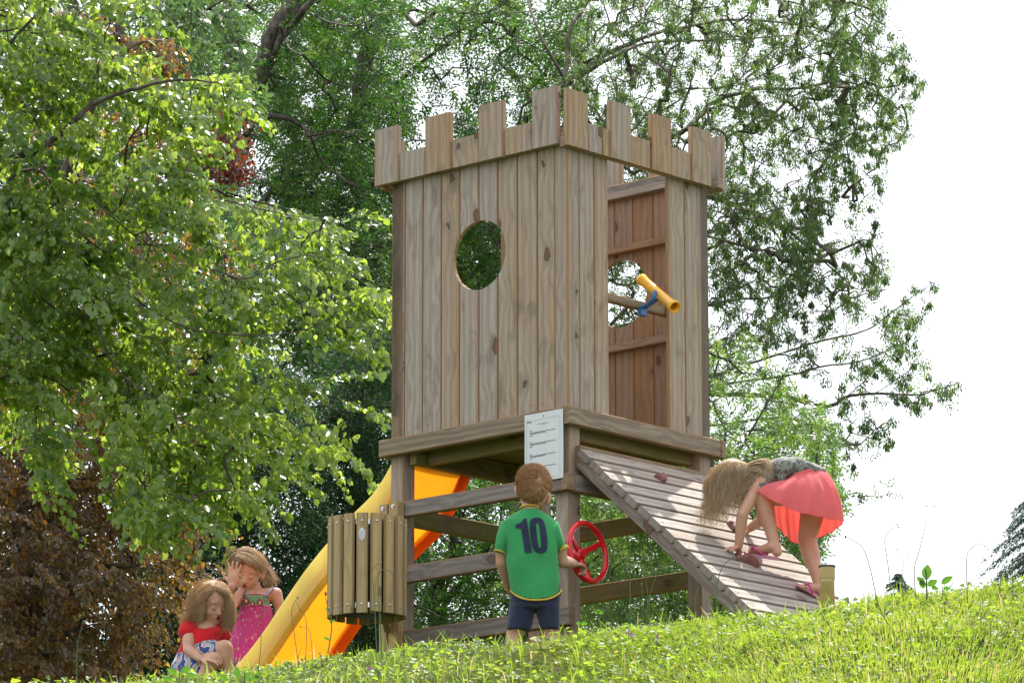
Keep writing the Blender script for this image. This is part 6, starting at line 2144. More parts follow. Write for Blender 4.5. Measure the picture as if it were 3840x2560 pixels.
project_on(sh, NAVY, 'printed_number', boy, (150, 410, 460, 740, lambda x, y: in_one(x, y) or in_zero(x, y)), Z6, YB, dx=1.6, off_=.0022)
# shorts
bl = Blob()
rs = []
for xl, xr, y, dp in ((128, 496, 960, .075), (122, 498, 1060, .085), (112, 494, 1150, .088)):
    c, hw = zc6(xl, xr, y); rs.append((c, W(hw), D_(dp), .85, 0))
bl.loft(rs, n=32)
for (xl, xr, y0, xl2, xr2, y1) in ((115, 305, 1120, 90, 277, 1300), (305, 493, 1120, 345, 487, 1292)):
    c0, h0 = zc6(xl, xr, y0); c1, h1 = zc6(xl2, xr2, y1)
    bl.loft([(c0, W(h0), D_(.08), .9, 0), (c1, W(h1), D_(.068), .9, 0)], n=28)
bl.build('shorts', NAVY, boy, voxel=.004, smooth=5, noise_amp=.0028, noise_f=34, seed=4)
# short hair: cap and radiating bristles
hl = Vector(hc); F_ = fB.normalized(); U_ = (uB - F_ * uB.dot(F_)).normalized(); R_ = F_.cross(U_); S_ = .189
bl = Blob(); bl.ell(hl + U_ * S_ * .115 - F_ * S_ * .06, R_ * S_ * .395, F_ * S_ * .455, U_ * S_ * .415)
bl.ell(hl - U_ * S_ * .10 - F_ * S_ * .14, R_ * S_ * .335, F_ * S_ * .33, U_ * S_ * .34)
bl.build('hair', HAIR_BOY, boy, voxel=.004, smooth=3)
COL.objects[-1]
hob = [o for o in boy.children if o.name.startswith('hair')][0]
a_ = hob.data.attributes.new('rnd', 'FLOAT', 'POINT'); a_.data.foreach_set('value', [.5] * len(hob.data.vertices))
co = np.array([v.co[:] for v in hob.data.vertices]); no_ = np.array([v.normal[:] for v in hob.data.vertices])
rr_ = np.random.default_rng(5)
sel = rr_.choice(len(co), 16000)
sel = sel[(no_[sel] @ np.array(F_)) < .55]
whorl = np.array(Z6(345, 185, YB - .08))
p0 = co[sel]; nn = no_[sel]; tw_ = p0 - whorl; tw_ = tw_ - nn * np.sum(tw_ * nn, 1, keepdims=True); tw_ = nrm(tw_) + np.cross(nn, nrm(tw_)) * .35
Ls = rr_.uniform(.012, .022, len(p0))[:, None]
P = np.stack([p0 - nn * .002, p0 + (tw_ * .55 + nn * .22 + rr_.normal(size=nn.shape) * .12) * Ls, p0 + (tw_ * 1.1 + nn * .22 + rr_.normal(size=nn.shape) * .2) * Ls], 1)
hs = strands('hair_strands', P, .0008, HAIR_BOY, boy, rr_.uniform(0, 1, len(p0)))
hs.parent = hob
place(boy)

# ================================================================== girl in pink skirt bending over the ramp
def ramp_w(zx, zy):
    q = ramp_pt(2550 + zx / 2.24, 1650 + zy / 2.24)
    X_ = Vector((math.cos(TH), math.sin(TH), 0)); Y_ = Vector((-math.sin(TH), math.cos(TH), 0))
    return X_ * q.x + Y_ * q.y + Vector((0, 0, q.z + ZO))


Xw = Vector((math.cos(TH), math.sin(TH), 0)); Yw = Vector((-math.sin(TH), math.cos(TH), 0))
rdw = Xw * rd.x + Yw * rd.y + Vector((0, 0, rd.z)); rnw = Xw * rn.x + Yw * rn.y + Vector((0, 0, rn.z))
girl = empty('person', (0, 0, 0), 0, 'girl with long blond hair bent over the climbing ramp in a coral skirt', 'child')
YH, YF1, YF2, YH2 = ramp_w(440, 940).y, ramp_w(545, 950).y - .06, ramp_w(1090, 1285).y - .02, ramp_w(560, 790).y
YM = (YF1 + YF2) / 2 + .02
bl = Blob()
# feet on sandals
ank1 = Z7(795, 880, YF1 - .045)
toe1 = Z7(600, 930, YF1 + .03)
kn1 = Z7(690, 470, YM - .09)
hp1 = Z7(1100, 430, YM - .035)
hp2 = Z7(1150, 440, YM + .045)
kn2 = Z7(1065, 830, YM + .10)
ank2 = Z7(1170, 1220, YF2 + .02)
toe2 = Z7(1030, 1232, YF2 - .03)
bl.chain([(hp1, .062), (kn1.lerp(hp1, .45), .056), (kn1, .046)]); bl.chain([(kn1, .046), (kn1.lerp(ank1, .30), .043), (kn1.lerp(ank1, .75), .029), (ank1, .026)])
bl.chain([(hp2, .062), (kn2.lerp(hp2, .45), .056), (kn2, .043)]); bl.chain([(kn2, .043), (kn2.lerp(ank2, .32), .044), (kn2.lerp(ank2, .78), .027), (ank2, .0245)])
hl1 = Z7(815, 935, YF1 - .05)
bl.chain([(ank1, .028), (hl1, .024)]); bl.chain([(ank1 + Vector((-.01, 0, -.008)), .026), (Z7(690, 922, YF1 - .01), .022), (toe1, .015)], flat=1.25, fdir=(0, 1, 0))
for k in range(5):
    b0_ = toe1 + Vector((.012 - .004 * k, -.020 + .010 * k, .0)); bl.cone(b0_, .0075, b0_ + Vector((-.022 + .003 * k, 0, -.006)), .006 if k else .0085, n=8)
hl2 = Z7(1180, 1262, YF2 + .02)
bl.chain([(ank2, .026), (hl2, .023)]); bl.chain([(ank2 + Vector((0, 0, -.01)), .024), (Z7(1100, 1240, YF2), .021), (toe2, .015)], flat=1.2, fdir=(0, 1, 0))
for k in range(5):
    b0_ = toe2 + Vector((.010 - .004 * k, -.016 + .009 * k, .0)); bl.cone(b0_, .0075, b0_ + Vector((-.018 + .003 * k, -.004, -.004)), .006, n=8)
# trunk, neck, head
pel = Z7(1110, 370, YM); chest = Z7(760, 300, YM - .01); nkb = Z7(640, 300, YM - .01)
bl.chain([(pel + Vector((.0, 0, -.012)), .068), (Z7(930, 300, YM), .062), (chest, .066)], flat=1.12, fdir=(0, 1, 0))
bl.chain([(chest, .055), (nkb, .04), (Z7(560, 330, YM - .02), .036)])
gh = Z7(452, 345, YM - .03)
gf, gu = Vector((-.42, -.10, -.80)), Vector((-.85, .1, .45))
head(bl, gh, gf, gu, .20)
# arms
s1 = Z7(668, 355, YM - .10); e1_ = Z7(525, 620, YM - .13); w1_ = Z7(492, 890, YH - .005)
bl.chain([(s1, .038), (s1.lerp(e1_, .5), .032), (e1_, .027)]); bl.chain([(e1_, .027), (e1_.lerp(w1_, .3), .027), (w1_, .0195)])
hand(bl, w1_ + Vector((0, 0, -.004)), (-.90, -.15, -.22), (-.15, -.15, .95), .125, curl=.42, spread=.25, thumb=-1)
s2 = Z7(700, 370, YM + .09); e2_ = Z7(690, 670, YM + .16); w2_ = Z7(590, 735, YH2 - .01)
bl.chain([(s2, .038), (e2_, .027)]); bl.chain([(e2_, .028), (e2_.lerp(w2_, .4), .026), (w2_, .020)])
hand(bl, w2_, (-.55, -.2, -.75), (-.75, -.2, .45), .12, curl=.45, thumb=1)
bl.build('body', SKIN, girl, voxel=.004, smooth=4)
# camouflage top
m, ns, ln, b, tc, rp_ = clothmat('camouflage_cloth', (0.1, 0.11, 0.09))
vo = N(ns, 'TexNoise'); vo.inputs['Scale'].default_value = 34; vo.inputs['Detail'].default_value = 2; vo.inputs['Distortion'].default_value = 1.5; ln.new(tc.outputs['Object'], vo.inputs['Vector'])
cr = ramp(ns, [(0, (0.10, 0.115, 0.11)), (.42, (0.10, 0.115, 0.11)), (.43, (0.14, 0.12, 0.11)), (.5, (0.14, 0.12, 0.11)), (.51, (0.28, 0.33, 0.25)), (.56, (0.28, 0.33, 0.25)), (.57, (0.17, 0.20, 0.20))], 'CONSTANT')
ln.new(vo.outputs[0], cr.inputs[0]); ln.new(cr.outputs[0], b.inputs['Base Color'])
CAMO = m
bl = Blob()
spx = (Z7(1130, 300, YM) - Z7(740, 270, YM)).normalized(); per = Vector((0, 0, 1)) - spx * spx.z; per.normalize()
for_r = []
for x, yt, yb, dp in ((1215, 262, 300, .055), (1130, 208, 330, .098), (1000, 152, 345, .108), (880, 143, 365, .112), (780, 165, 358, .110), (715, 205, 345, .09), (680, 240, 330, .06)):
    a, b_ = Z7(x, yt, YM), Z7(x, yb, YM); for_r.append(((a + b_) / 2, (a - b_) / 2, D_(dp), .9, 0))
bl.loft(for_r, n=32)
# loose hem flaps and short sleeves
bl.cone(Z7(970, 230, YM - .085), .03, Z7(978, 312, YM - .10), .010, .3, (0, 1, 0)); bl.cone(Z7(850, 250, YM - .08), .03, Z7(850, 350, YM - .10), .012, .35, (0, 1, 0)); bl.cone(Z7(1050, 220, YM - .08), .03, Z7(1040, 292, YM - .095), .010, .3, (0, 1, 0))
bl.cone(Z7(700, 290, YM - .07), .052, Z7(655, 390, YM - .10), .044); bl.cone(Z7(715, 300, YM + .06), .052, Z7(700, 400, YM + .09), .044)
bl.build('camouflage_top', CAMO, girl, voxel=.004, smooth=4, noise_amp=.004, noise_f=38, seed=6)
# skirt: one open surface from waist to hem with folds
SK, ns, ln, b, tc, rp_ = clothmat('coral_pink_cloth', (0.88, 0.22, 0.24), (1.0, 0.15, 0.12), .42, fold=22, dark=.88)
ctrl_w = [(1200, 240, 0), (1155, 238, -.07), (1060, 262, -.110), (960, 300, -.105), (880, 370, -.05), (900, 400, .04), (980, 350, .08), (1060, 300, .09), (1150, 262, .06)]
ctrl_m = [(1312, 372, .0), (1290, 385, -.11), (1090, 400, -.18), (850, 370, -.175), (700, 370, -.08), (760, 470, .05), (930, 520, .13), (1100, 500, .15), (1270, 430, .10)]
ctrl_h = [(1348, 715, .03), (1342, 668, -.11), (1060, 620, -.19), (780, 505, -.185), (632, 422, -.11), (795, 690, .08), (960, 858, .15), (1120, 832, .17), (1260, 775, .12)]


def ringpts(ctrl, n=120):
    P = [Z7(x, y, YM + d) for x, y, d in ctrl]; m_ = len(P); out = []
    for i in range(n):
        t = i / n * m_; k = int(t); f = t - k
        p0, p1, p2, p3 = P[(k - 1) % m_], P[k % m_], P[(k + 1) % m_], P[(k + 2) % m_]
        out.append(.5 * ((2 * p1) + (p2 - p0) * f + (2 * p0 - 5 * p1 + 4 * p2 - p3) * f * f + (3 * p1 - p0 - 3 * p2 + p3) * f ** 3))
    return out


A_, B_, C_ = ringpts(ctrl_w), ringpts(ctrl_m), ringpts(ctrl_h)
rows = []
for j in range(25):
    t = j / 24; row = []
    for i in range(120):
        p = A_[i] * (1 - t) ** 2 + B_[i] * 2 * t * (1 - t) + C_[i] * t * t
        p = p + (B_[i] - (A_[i] + C_[i]) / 2) * (t * (1 - t)) * 1.0
        cen = (A_[i] + A_[(i + 60) % 120]) / 2
        o_ = Vector((p.x - cen.x, (p.y - cen.y) * 1.0, 0)); o_ = o_.normalized() if o_.length > 1e-4 else o_
        fold = (math.sin(i * 2 * PI / 120 * 11 + 1.3 * math.sin(i * .13)) * .6 + math.sin(i * 2 * PI / 120 * 23 + 2) * .3) * .012 * min(1, t * 1.4 + .12)
        row.append(p + o_ * fold + Vector((0, 0, fold * .3)))
    rows.append(row)
mb = MB()
for j in range(24):
    for i in range(120):
        k = (i + 1) % 120; mb.face([rows[j][i], rows[j][k], rows[j + 1][k], rows[j + 1][i]])
mb.build('skirt', SK, girl, smooth=True)
mb = MB()
mb.tube(A_[::2], .008, 6, closed=True); mb.build('waistband', SK, girl, smooth=True)
mb = MB(); mb.tube([p for p in rows[-1]], .0016, 5, closed=True); mb.build('hem_seam', SK, girl, smooth=True)
# sandals
SOLE = plain('pink_sandal_sole', (0.50, 0.22, 0.27), rough=.6)
STRAP = plain('magenta_sandal_strap', (0.52, 0.03, 0.22), rough=.4)


def sandal(a, b_, up, wdt, strap_pts, lab):
    """a toe end, b_ heel end (centre of sole top)"""
    d = (b_ - a); L = d.length; d.normalize(); s = d.cross(up).normalized(); u_ = s.cross(d)
    out = []
    for k in range(28):
        t = 2 * PI * k / 28
        xx = .5 + .5 * math.cos(t); wv = wdt * (math.sin(t)) * (.92 if xx < .5 else .78 + .1 * math.cos(t * 2))
        out.append((xx, wv))
    mb = MB()
    def P(xx, wv, h): return a + d * L * xx + s * wv + u_ * (h + .012 * (1 - xx) ** 3 * 0)
    mb.face([P(x, w_, 0) for x, w_ in out]); mb.face([P(x, w_, -.014) for x, w_ in out][::-1])
    for k in range(28):
        l = (k + 1) % 28; mb.face([P(*out[k], 0), P(*out[l], 0), P(*out[l], -.014), P(*out[k], -.014)])
    o = mb.build('sandal', SOLE, girl, merge=1e-6)
    mb = MB()
    for st in strap_pts: mb.tube(catmull(st, 6), .0052, 7)
    q = mb.build('strap', STRAP, None, smooth=True); q.parent = o
    return o


up_ = Vector((0, -.15, 1))
a1, b1 = Z7(538, 935, YF1 + .05), Z7(830, 985, YF1 - .07)
sandal(a1, b1, up_, .038, [[Z7(612, 902, YF1 - .028), Z7(640, 920, YF1 - .036), Z7(685, 950, YF1 - .040), Z7(735, 978, YF1 - .034)], [Z7(612, 902, YF1 - .028), Z7(600, 905, YF1 + .0), Z7(650, 900, YF1 + .03), Z7(740, 960, YF1 + .034)], [Z7(612, 902, YF1 - .026), Z7(598, 925, YF1 - .02)]], '')
a2, b2_ = Z7(985, 1200, YF2 - .03), Z7(1205, 1340, YF2 + .03)
sandal(a2, b2_, up_, .036, [[Z7(1060, 1204, YF2 - .055), Z7(1090, 1220, YF2 - .06), Z7(1108, 1260, YF2 - .06), Z7(1110, 1290, YF2 - .055)], [Z7(1060, 1204, YF2 - .055), Z7(1075, 1205, YF2 - .02), Z7(1160, 1270, YF2 + .04), Z7(1168, 1310, YF2 + .04)]], '')
# hair hanging from the head
G = []
rh = random.Random(4)
F_ = gf.normalized(); U_ = (gu - F_ * gu.dot(F_)).normalized(); R_ = F_.cross(U_)
for (rx, ry, dY, pts) in (
    (300, 262, -.05, [(262, 350), (262, 480), (240, 580), (205, 680), (190, 735)]), (330, 238, -.07, [(280, 340), (290, 480), (270, 590), (225, 680), (205, 720)]),
    (370, 225, -.08, [(320, 330), (320, 480), (310, 600), (290, 690), (270, 725)]), (410, 222, -.09, [(370, 320), (370, 460), (370, 590), (350, 680), (330, 720)]),
    (450, 222, -.09, [(420, 320), (420, 450), (415, 560), (420, 640), (410, 660)]), (490, 232, -.085, [(480, 320), (470, 430), (460, 520), (470, 580), (465, 600)]),
    (530, 240, -.08, [(540, 330), (530, 420), (500, 480), (500, 540), (490, 560)]), (270, 290, -.02, [(245, 380), (250, 480), (225, 600), (185, 690), (170, 740)]),
    (300, 255, .04, [(275, 350), (285, 480), (275, 600), (260, 690), (240, 745)]), (360, 225, .05, [(330, 340), (350, 480), (360, 600), (370, 660), (360, 690)]),
    (430, 220, .05, [(420, 330), (450, 450), (440, 560), (430, 640), (430, 650)]), (500, 235, .05, [(500, 340), (520, 440), (510, 520), (505, 560), (500, 570)]),
    (560, 240, -.07, [(600, 300), (590, 380), (540, 440), (530, 480), (520, 500)]), (340, 240, 0, [(262, 300), (240, 380), (235, 500), (210, 620), (180, 700)])):
    G.append([Z7(420 + (rx - 420) * .25, 208, YM - .02 + dY * .15), Z7(420 + (rx - 420) * .7, 208 + (ry - 208) * .45, YM - .03 + dY * .75), Z7(rx, ry, YM - .03 + dY * 1.1)] + [Z7(x, y, YM - .03 + dY * 1.15) for x, y in pts])
hair_from_guides('hair', G, 2400, .0010, HAIR_BLOND, girl, 3, spread=.011, wave=.019, wf=17, fly=1.6, lenj=.45, k=18)
# tail of hair over the shoulder
G = []
for (dY, pts) in ((-.09, [(560, 300), (600, 220), (680, 200), (735, 225), (720, 300), (650, 340), (560, 370), (520, 430), (510, 500)]), (-.10, [(540, 290), (600, 235), (670, 225), (710, 260), (680, 320), (600, 330), (540, 380), (500, 440), (480, 520)]),
                  (-.11, [(530, 280), (590, 200), (690, 180), (745, 190), (738, 260), (700, 320), (640, 370), (580, 430), (560, 470)]), (-.12, [(520, 300), (570, 260), (640, 250), (680, 290), (630, 330), (570, 330), (520, 400), (480, 470), (470, 540)])):
    G.append([Z7(x, y, YM + dY) for x, y in pts])
hair_from_guides('hair_tail', G, 520, .0010, HAIR_BLOND, girl, 7, spread=.010, wave=.006, wf=14, fly=.8)
bl = Blob(); bl.ell(gh + U_ * .022 - F_ * .014, R_ * .080, F_ * .090, U_ * .082); bl.ell(gh - F_ * .035 - U_ * .01, R_ * .072, F_ * .07, U_ * .075)
o = bl.build('scalp_hair', HAIR_BLOND, girl, voxel=.004, smooth=2)
a_ = o.data.attributes.new('rnd', 'FLOAT', 'POINT'); a_.data.foreach_set('value', [.5] * len(o.data.vertices))
place(girl)

# ================================================================== girl in pink dress behind the slide
YP_ = 2.15
gp = empty('person', (0, 0, 0), 0, 'girl in a pink flowered sundress behind the slide shading her eyes with one hand', 'child')
fz = ground_at(Z8(950, 900, YP_).x, YP_)
bl = Blob()
ph_ = Z8(922, 402, YP_)
pf, pu = Vector((-.10, -.86, -.46)), Vector((.12, -.42, .9))
head(bl, ph_, pf, pu, .205)
bl.chain([(Z8(955, 500, YP_ + .03), .038), (Z8(1010, 620, YP_ + .03), .037), (Z8(1020, 680, YP_ + .02), .05)])
pl, pr_ = Z8(870, 625, YP_), Z8(1215, 632, YP_ + .02)
bl.cone(Z8(950, 655, YP_ + .02), .040, Z8(1110, 650, YP_ + .03), .040); bl.cone(pl, .032, Z8(950, 645, YP_ + .02), .038); bl.cone(pr_, .034, Z8(1110, 645, YP_ + .03), .038)
bl.chain([(Z8(1010, 745, YP_ + .01), .060), (Z8(980, 1000, YP_), .070), (Z8(960, 1250, YP_), .085)])
for x in (900, 1030):
    k_ = Z8(x, 1480, YP_); bl.chain([(Z8(x, 1250, YP_), .06), (k_, .04), (Vector((k_.x, YP_, fz + .05)), .027)]); bl.chain([(Vector((k_.x, YP_, fz + .03)), .026), (Vector((k_.x, YP_ - .1, fz + .02)), .018)])
# raised arm
e_ = Z8(715, 790, YP_ - .12); wr_ = Z8(752, 545, YP_ - .20)
bl.chain([(pl, .033), (pl.lerp(e_, .5), .031), (e_, .026)]); bl.chain([(e_, .027), (e_.lerp(wr_, .35), .026), (wr_, .0185)])
hand(bl, wr_, (.14, -.05, 1), (.15, .95, .1), .125, curl=.05, spread=.22, thumb=1, tcurl=.2, fr=.0072)
# other arm hanging
e3 = Z8(1262, 800, YP_ + .03); w3_ = Z8(1215, 960, YP_ - .05)
bl.chain([(pr_, .034), (e3, .026), (w3_, .019)]); hand(bl, w3_, (-.2, -.3, -.9), (.9, 0, 0), .115, curl=.4)
bl.build('body', SKIN, gp, voxel=.004, smooth=3)
face_details(gp, ph_, pf, pu, .205, .035)
b2 = Blob(); e = Z8(1034, 358, YP_ - .01); b2.ell(e, (.012, 0, .002), (-.003, .012, 0), (.003, 0, .025)); b2.build('ear', SKIN, gp, voxel=.002, smooth=2)
BAND = plain('dark_wrist_band', (.05, .03, .03), rough=.6)
for f_ in (.92, .84, .78):
    c = e_.lerp(wr_, f_); ax = (wr_ - e_).normalized(); x_ = ax.cross(Vector((0, 1, 0))).normalized(); y_ = ax.cross(x_)
    mb = MB(); mb.tube([c + x_ * .0235 * math.cos(t) + y_ * .0235 * math.sin(t) + ax * .003 * math.sin(t * 2 + f_ * 9) for t in [2 * PI * k / 20 for k in range(20)]], .0016, 5, closed=True); mb.build('wrist_band', BAND, gp, smooth=True)


def floral(name, base, c1, c2, c3, sc=38, trans=None, tw=0):
    m, ns, ln, b, tc, r_ = clothmat(name, base, trans, tw, fold=50)
    v = N(ns, 'TexVoronoi', feature='F1'); v.inputs['Scale'].default_value = sc; v.inputs['Randomness'].default_value = .9; ln.new(tc.outputs['Object'], v.inputs['Vector'])
    s_ = N(ns, 'SeparateColor'); ln.new(v.outputs['Color'], s_.inputs[0])
    big = math_(ns, ln, 'LESS_THAN', v.outputs['Distance'], math_(ns, ln, 'MULTIPLY_ADD', s_.outputs[0], .22, .10))
    core = math_(ns, ln, 'LESS_THAN', v.outputs['Distance'], .12)
    v2 = N(ns, 'TexVoronoi', feature='F1'); v2.inputs['Scale'].default_value = sc * 2.1; ln.new(tc.outputs['Object'], v2.inputs['Vector'])
    leaf = math_(ns, ln, 'LESS_THAN', v2.outputs['Distance'], .33)
    c = mixc(ns, ln, math_(ns, ln, 'MULTIPLY', leaf, .6), r_.outputs[0], c3)
    c = mixc(ns, ln, big, c, c1); c = mixc(ns, ln, core, c, c2)
    ln.new(c, b.inputs['Base Color'])
    return m


DRESS = floral('pink_flowered_cloth', (0.66, 0.055, 0.30), (0.60, 0.42, 0.30), (0.62, 0.30, 0.05), (0.30, 0.16, 0.10), 42, (0.95, .08, .35), .2)
BODICE = floral('embroidered_green_purple_cloth', (0.13, 0.30, 0.13), (0.18, 0.03, 0.13), (0.70, 0.40, 0.06), (0.42, 0.10, 0.20), 30)
BORDER = floral('dress_border_cloth', (0.25, 0.05, 0.18), (0.55, 0.40, 0.10), (0.10, 0.12, 0.30), (0.60, 0.15, 0.30), 60)
STRP = floral('patterned_strap_cloth', (0.16, 0.12, 0.16), (0.30, 0.25, 0.28), (0.10, 0.08, 0.15), (0.2, 0.15, 0.2), 120)
rows = []
nW = 96
for j in range(27):
    t = j / 26
    y = 655 + t * 790
    xl = np.interp(y, [655, 720, 780, 900, 1150, 1445], [868, 848, 836, 800, 728, 660]); xr = np.interp(y, [655, 720, 800, 1000, 1445], [1140, 1152, 1178, 1200, 1290])
    c = Z8((xl + xr) / 2, y, YP_); hw = (xr - xl) / 2 / 2109; dp = .078 + .055 * t
    row = []
    for i in range(nW):
        a = 2 * PI * i / nW
        fo = (math.sin(a * 17) * .6 + math.sin(a * 29 + 1) * .4) * .006 * min(1, max(0, (t - .10) * 4))
        sag = -.020 * (max(0, -math.sin(a)) ** 2) * (math.cos(a * 1) ** 2 < .7) * (1 - t) if t < .01 else 0
        row.append(c + Vector((math.cos(a) * (hw + fo), math.sin(a) * (dp + fo), 0)))
    rows.append(row)
for (j0, j1, mt, nm) in ((0, 4, BODICE, 'bodice'), (4, 23, DRESS, 'dress'), (23, 26, BORDER, 'dress_border')):
    mb = MB()
    for j in range(j0, j1):
        for i in range(nW):
            k = (i + 1) % nW; mb.face([rows[j][i], rows[j][k], rows[j + 1][k], rows[j + 1][i]])
    if j0 == 0: mb.face(rows[0])
    mb.build(nm, mt, gp, smooth=True)
# stitched motifs on the bodice
MOT = plain('motif_purple', (0.20, 0.02, 0.12), rough=.8); MOY = plain('motif_yellow', (0.75, 0.42, 0.05), rough=.8)
for (x, y, s_) in ((905, 705, 1.0), (1048, 722, 1.0), (972, 735, .75), (868, 690, .5), (1110, 690, .5)):
    p = Z8(x, y, YP_ - .092 + abs(x - 990) / 2109 * .25); mb = MB()
    mb.tube([p + Vector((.013 * s_ * math.cos(a) * (1 - .3 * math.sin(a)), -.001, .016 * s_ * math.sin(a))) for a in [2 * PI * k / 14 for k in range(14)]], .0035 * s_, 5, closed=True); mb.build('motif', MOT, gp, smooth=True)
    b2 = Blob(); b2.ell(p, (.007 * s_, 0, 0), (0, .003, 0), (0, 0, .009 * s_)); b2.build('motif_centre', MOY, gp, voxel=.0015, smooth=1)
mb = MB(); mb.tube([p + Vector((0, -.001, 0)) for p in rows[0]], .003, 5, closed=True); mb.tube([p + Vector((0, -.001, 0)) for p in rows[4]], .0025, 5, closed=True); mb.build('bodice_piping', plain('pink_piping', (.62, .20, .32)), gp, smooth=True)
for (pts) in (((880, 650, -.06), (888, 600, -.03), (910, 575, .02), (940, 600, .07)), ((1110, 655, -.055), (1150, 600, -.03), (1185, 560, .02), (1160, 600, .07))):
    P = catmull([Z8(x, y, YP_ + d) for x, y, d in pts], 6); mb = MB()
    for a, b_ in zip(P[:-1], P[1:]): mb.beam(a, b_, .020, .003, (1, 0, .25), ch=.0006)
    mb.build('shoulder_strap', STRP, gp)
# hair
F_ = pf.normalized(); U_ = (pu - F_ * pu.dot(F_)).normalized(); R_ = F_.cross(U_)
bl = Blob(); bl.ell(ph_ + U_ * .030 - F_ * .022, R_ * .079, F_ * .088, U_ * .080); bl.ell(ph_ - F_ * .045, R_ * .072, F_ * .065, U_ * .075)
o = bl.build('scalp_hair', HAIR_PINK, gp, voxel=.004, smooth=2); a_ = o.data.attributes.new('rnd', 'FLOAT', 'POINT'); a_.data.foreach_set('value', [.55] * len(o.data.vertices))
G = []
for pts in ([(830, 250, -.10), (900, 290, -.10), (970, 340, -.06), (1030, 330, .0), (1070, 330, .05)], [(800, 200, -.08), (880, 215, -.085), (970, 260, -.06), (1040, 300, 0), (1075, 330, .05)], [(790, 230, -.10), (860, 260, -.11), (940, 310, -.09), (1000, 300, -.03), (1060, 330, .04)],
            [(800, 180, -.05), (880, 155, -.04), (970, 190, -.01), (1040, 260, .03), (1080, 330, .06)], [(800, 190, .0), (870, 150, .03), (960, 175, .06), (1040, 250, .08), (1080, 320, .08)], [(820, 240, -.10), (770, 260, -.09), (740, 300, -.06), (720, 360, .0), (740, 420, .04)],
            [(800, 200, -.08), (750, 220, -.07), (715, 280, -.03), (705, 350, .02), (730, 400, .05)], [(840, 260, -.11), (810, 290, -.11), (770, 330, -.09), (745, 380, -.05), (740, 430, .0)], [(840, 240, -.09), (910, 270, -.10), (975, 320, -.09), (1020, 370, -.05), (1055, 400, .0)], [(800, 170, -.06), (890, 165, -.07), (980, 215, -.06), (1040, 290, -.03), (1075, 350, .02)], [(830, 200, -.09), (920, 225, -.09), (1000, 280, -.07), (1045, 340, -.03), (1075, 380, .03)], [(880, 160, -.02), (960, 190, -.03), (1025, 240, -.01), (1070, 320, .03)]):
    G.append([Z8(x + 20, y + 6, YP_ + d * 1.08) for x, y, d in pts])
hair_from_guides('hair', G, 2600, .0009, HAIR_PINK, gp, 11, spread=.006, wave=.003, fly=1.2, lenj=.1)
G = []
for pts in ([(1060, 310), (1110, 370), (1140, 440), (1180, 500), (1205, 550)], [(1065, 340), (1100, 420), (1130, 480), (1160, 520), (1190, 540)], [(1070, 320), (1130, 360), (1165, 430), (1190, 480), (1210, 520)], [(1060, 360), (1080, 430), (1110, 480), (1130, 520), (1150, 540)]):
    G.append([Z8(x, y, YP_ + .06) for x, y in pts])
hair_from_guides('ponytail', G, 320, .0012, HAIR_PINK, gp, 12, spread=.010, wave=.005, fly=1.0)
G = [[Z8(x, y, YP_ - .06) for x, y in pts] for pts in ([(760, 200), (720, 190), (690, 230), (680, 290)], [(800, 170), (750, 160), (710, 200), (700, 250)], [(980, 180), (1040, 230), (1090, 330), (1150, 400)], [(850, 150), (800, 140), (740, 150), (690, 190)], [(740, 260), (700, 280), (650, 290), (610, 292)], [(1050, 420), (1080, 470), (1090, 500), (1100, 520)], [(960, 400), (980, 460), (960, 520), (940, 540)])]
hair_from_guides('loose_hair', G, 46, .0008, HAIR_PINK, gp, 13, spread=.006, wave=.006, fly=2.5)
place(gp)

# ================================================================== girl in red sitting in the grass
YR = 1.25
gr = empty('person', (0, 0, 0), 0, 'small girl with wavy hair in a red top sitting in the grass reaching forward', 'child')
bl = Blob()
rh_ = Z8(560, 745, YR)
rf, ru = Vector((.46, -.80, -.38)), Vector((.12, -.28, .95))
head(bl, rh_, rf, ru, .198)
bl.chain([(Z8(520, 840, YR + .03), .036), (Z8(500, 960, YR + .03), .036), (Z8(480, 1010, YR + .03), .05)])
sl_, sr_ = Z8(300, 985, YR - .02), Z8(640, 1000, YR + .05)
bl.cone(sl_, .034, Z8(470, 1000, YR + .02), .045); bl.cone(sr_, .034, Z8(480, 1000, YR + .03), .045)
bl.chain([(Z8(460, 1060, YR + .02), .078), (Z8(400, 1250, YR + .03), .08), (Z8(340, 1400, YR + .03), .09)])
# arm reaching forward
e4 = Z8(300, 1215, YR - .09); w4 = Z8(425, 1315, YR - .17)
bl.chain([(sl_, .034), (sl_.lerp(e4, .5), .031), (e4, .027)]); bl.chain([(e4, .028), (e4.lerp(w4, .4), .026), (w4, .0185)])
hand(bl, w4, (.95, -.25, -.10), (-.1, -.35, .9), .118, curl=.22, spread=.3, thumb=1, tcurl=.1, fr=.0070)
e5 = Z8(700, 1120, YR + .06); w5 = Z8(640, 1230, YR + .03)
bl.chain([(sr_, .033), (e5, .026), (w5, .019)]); hand(bl, w5, (.1, -.4, -.8), (.9, 0, 0), .11, curl=.4)
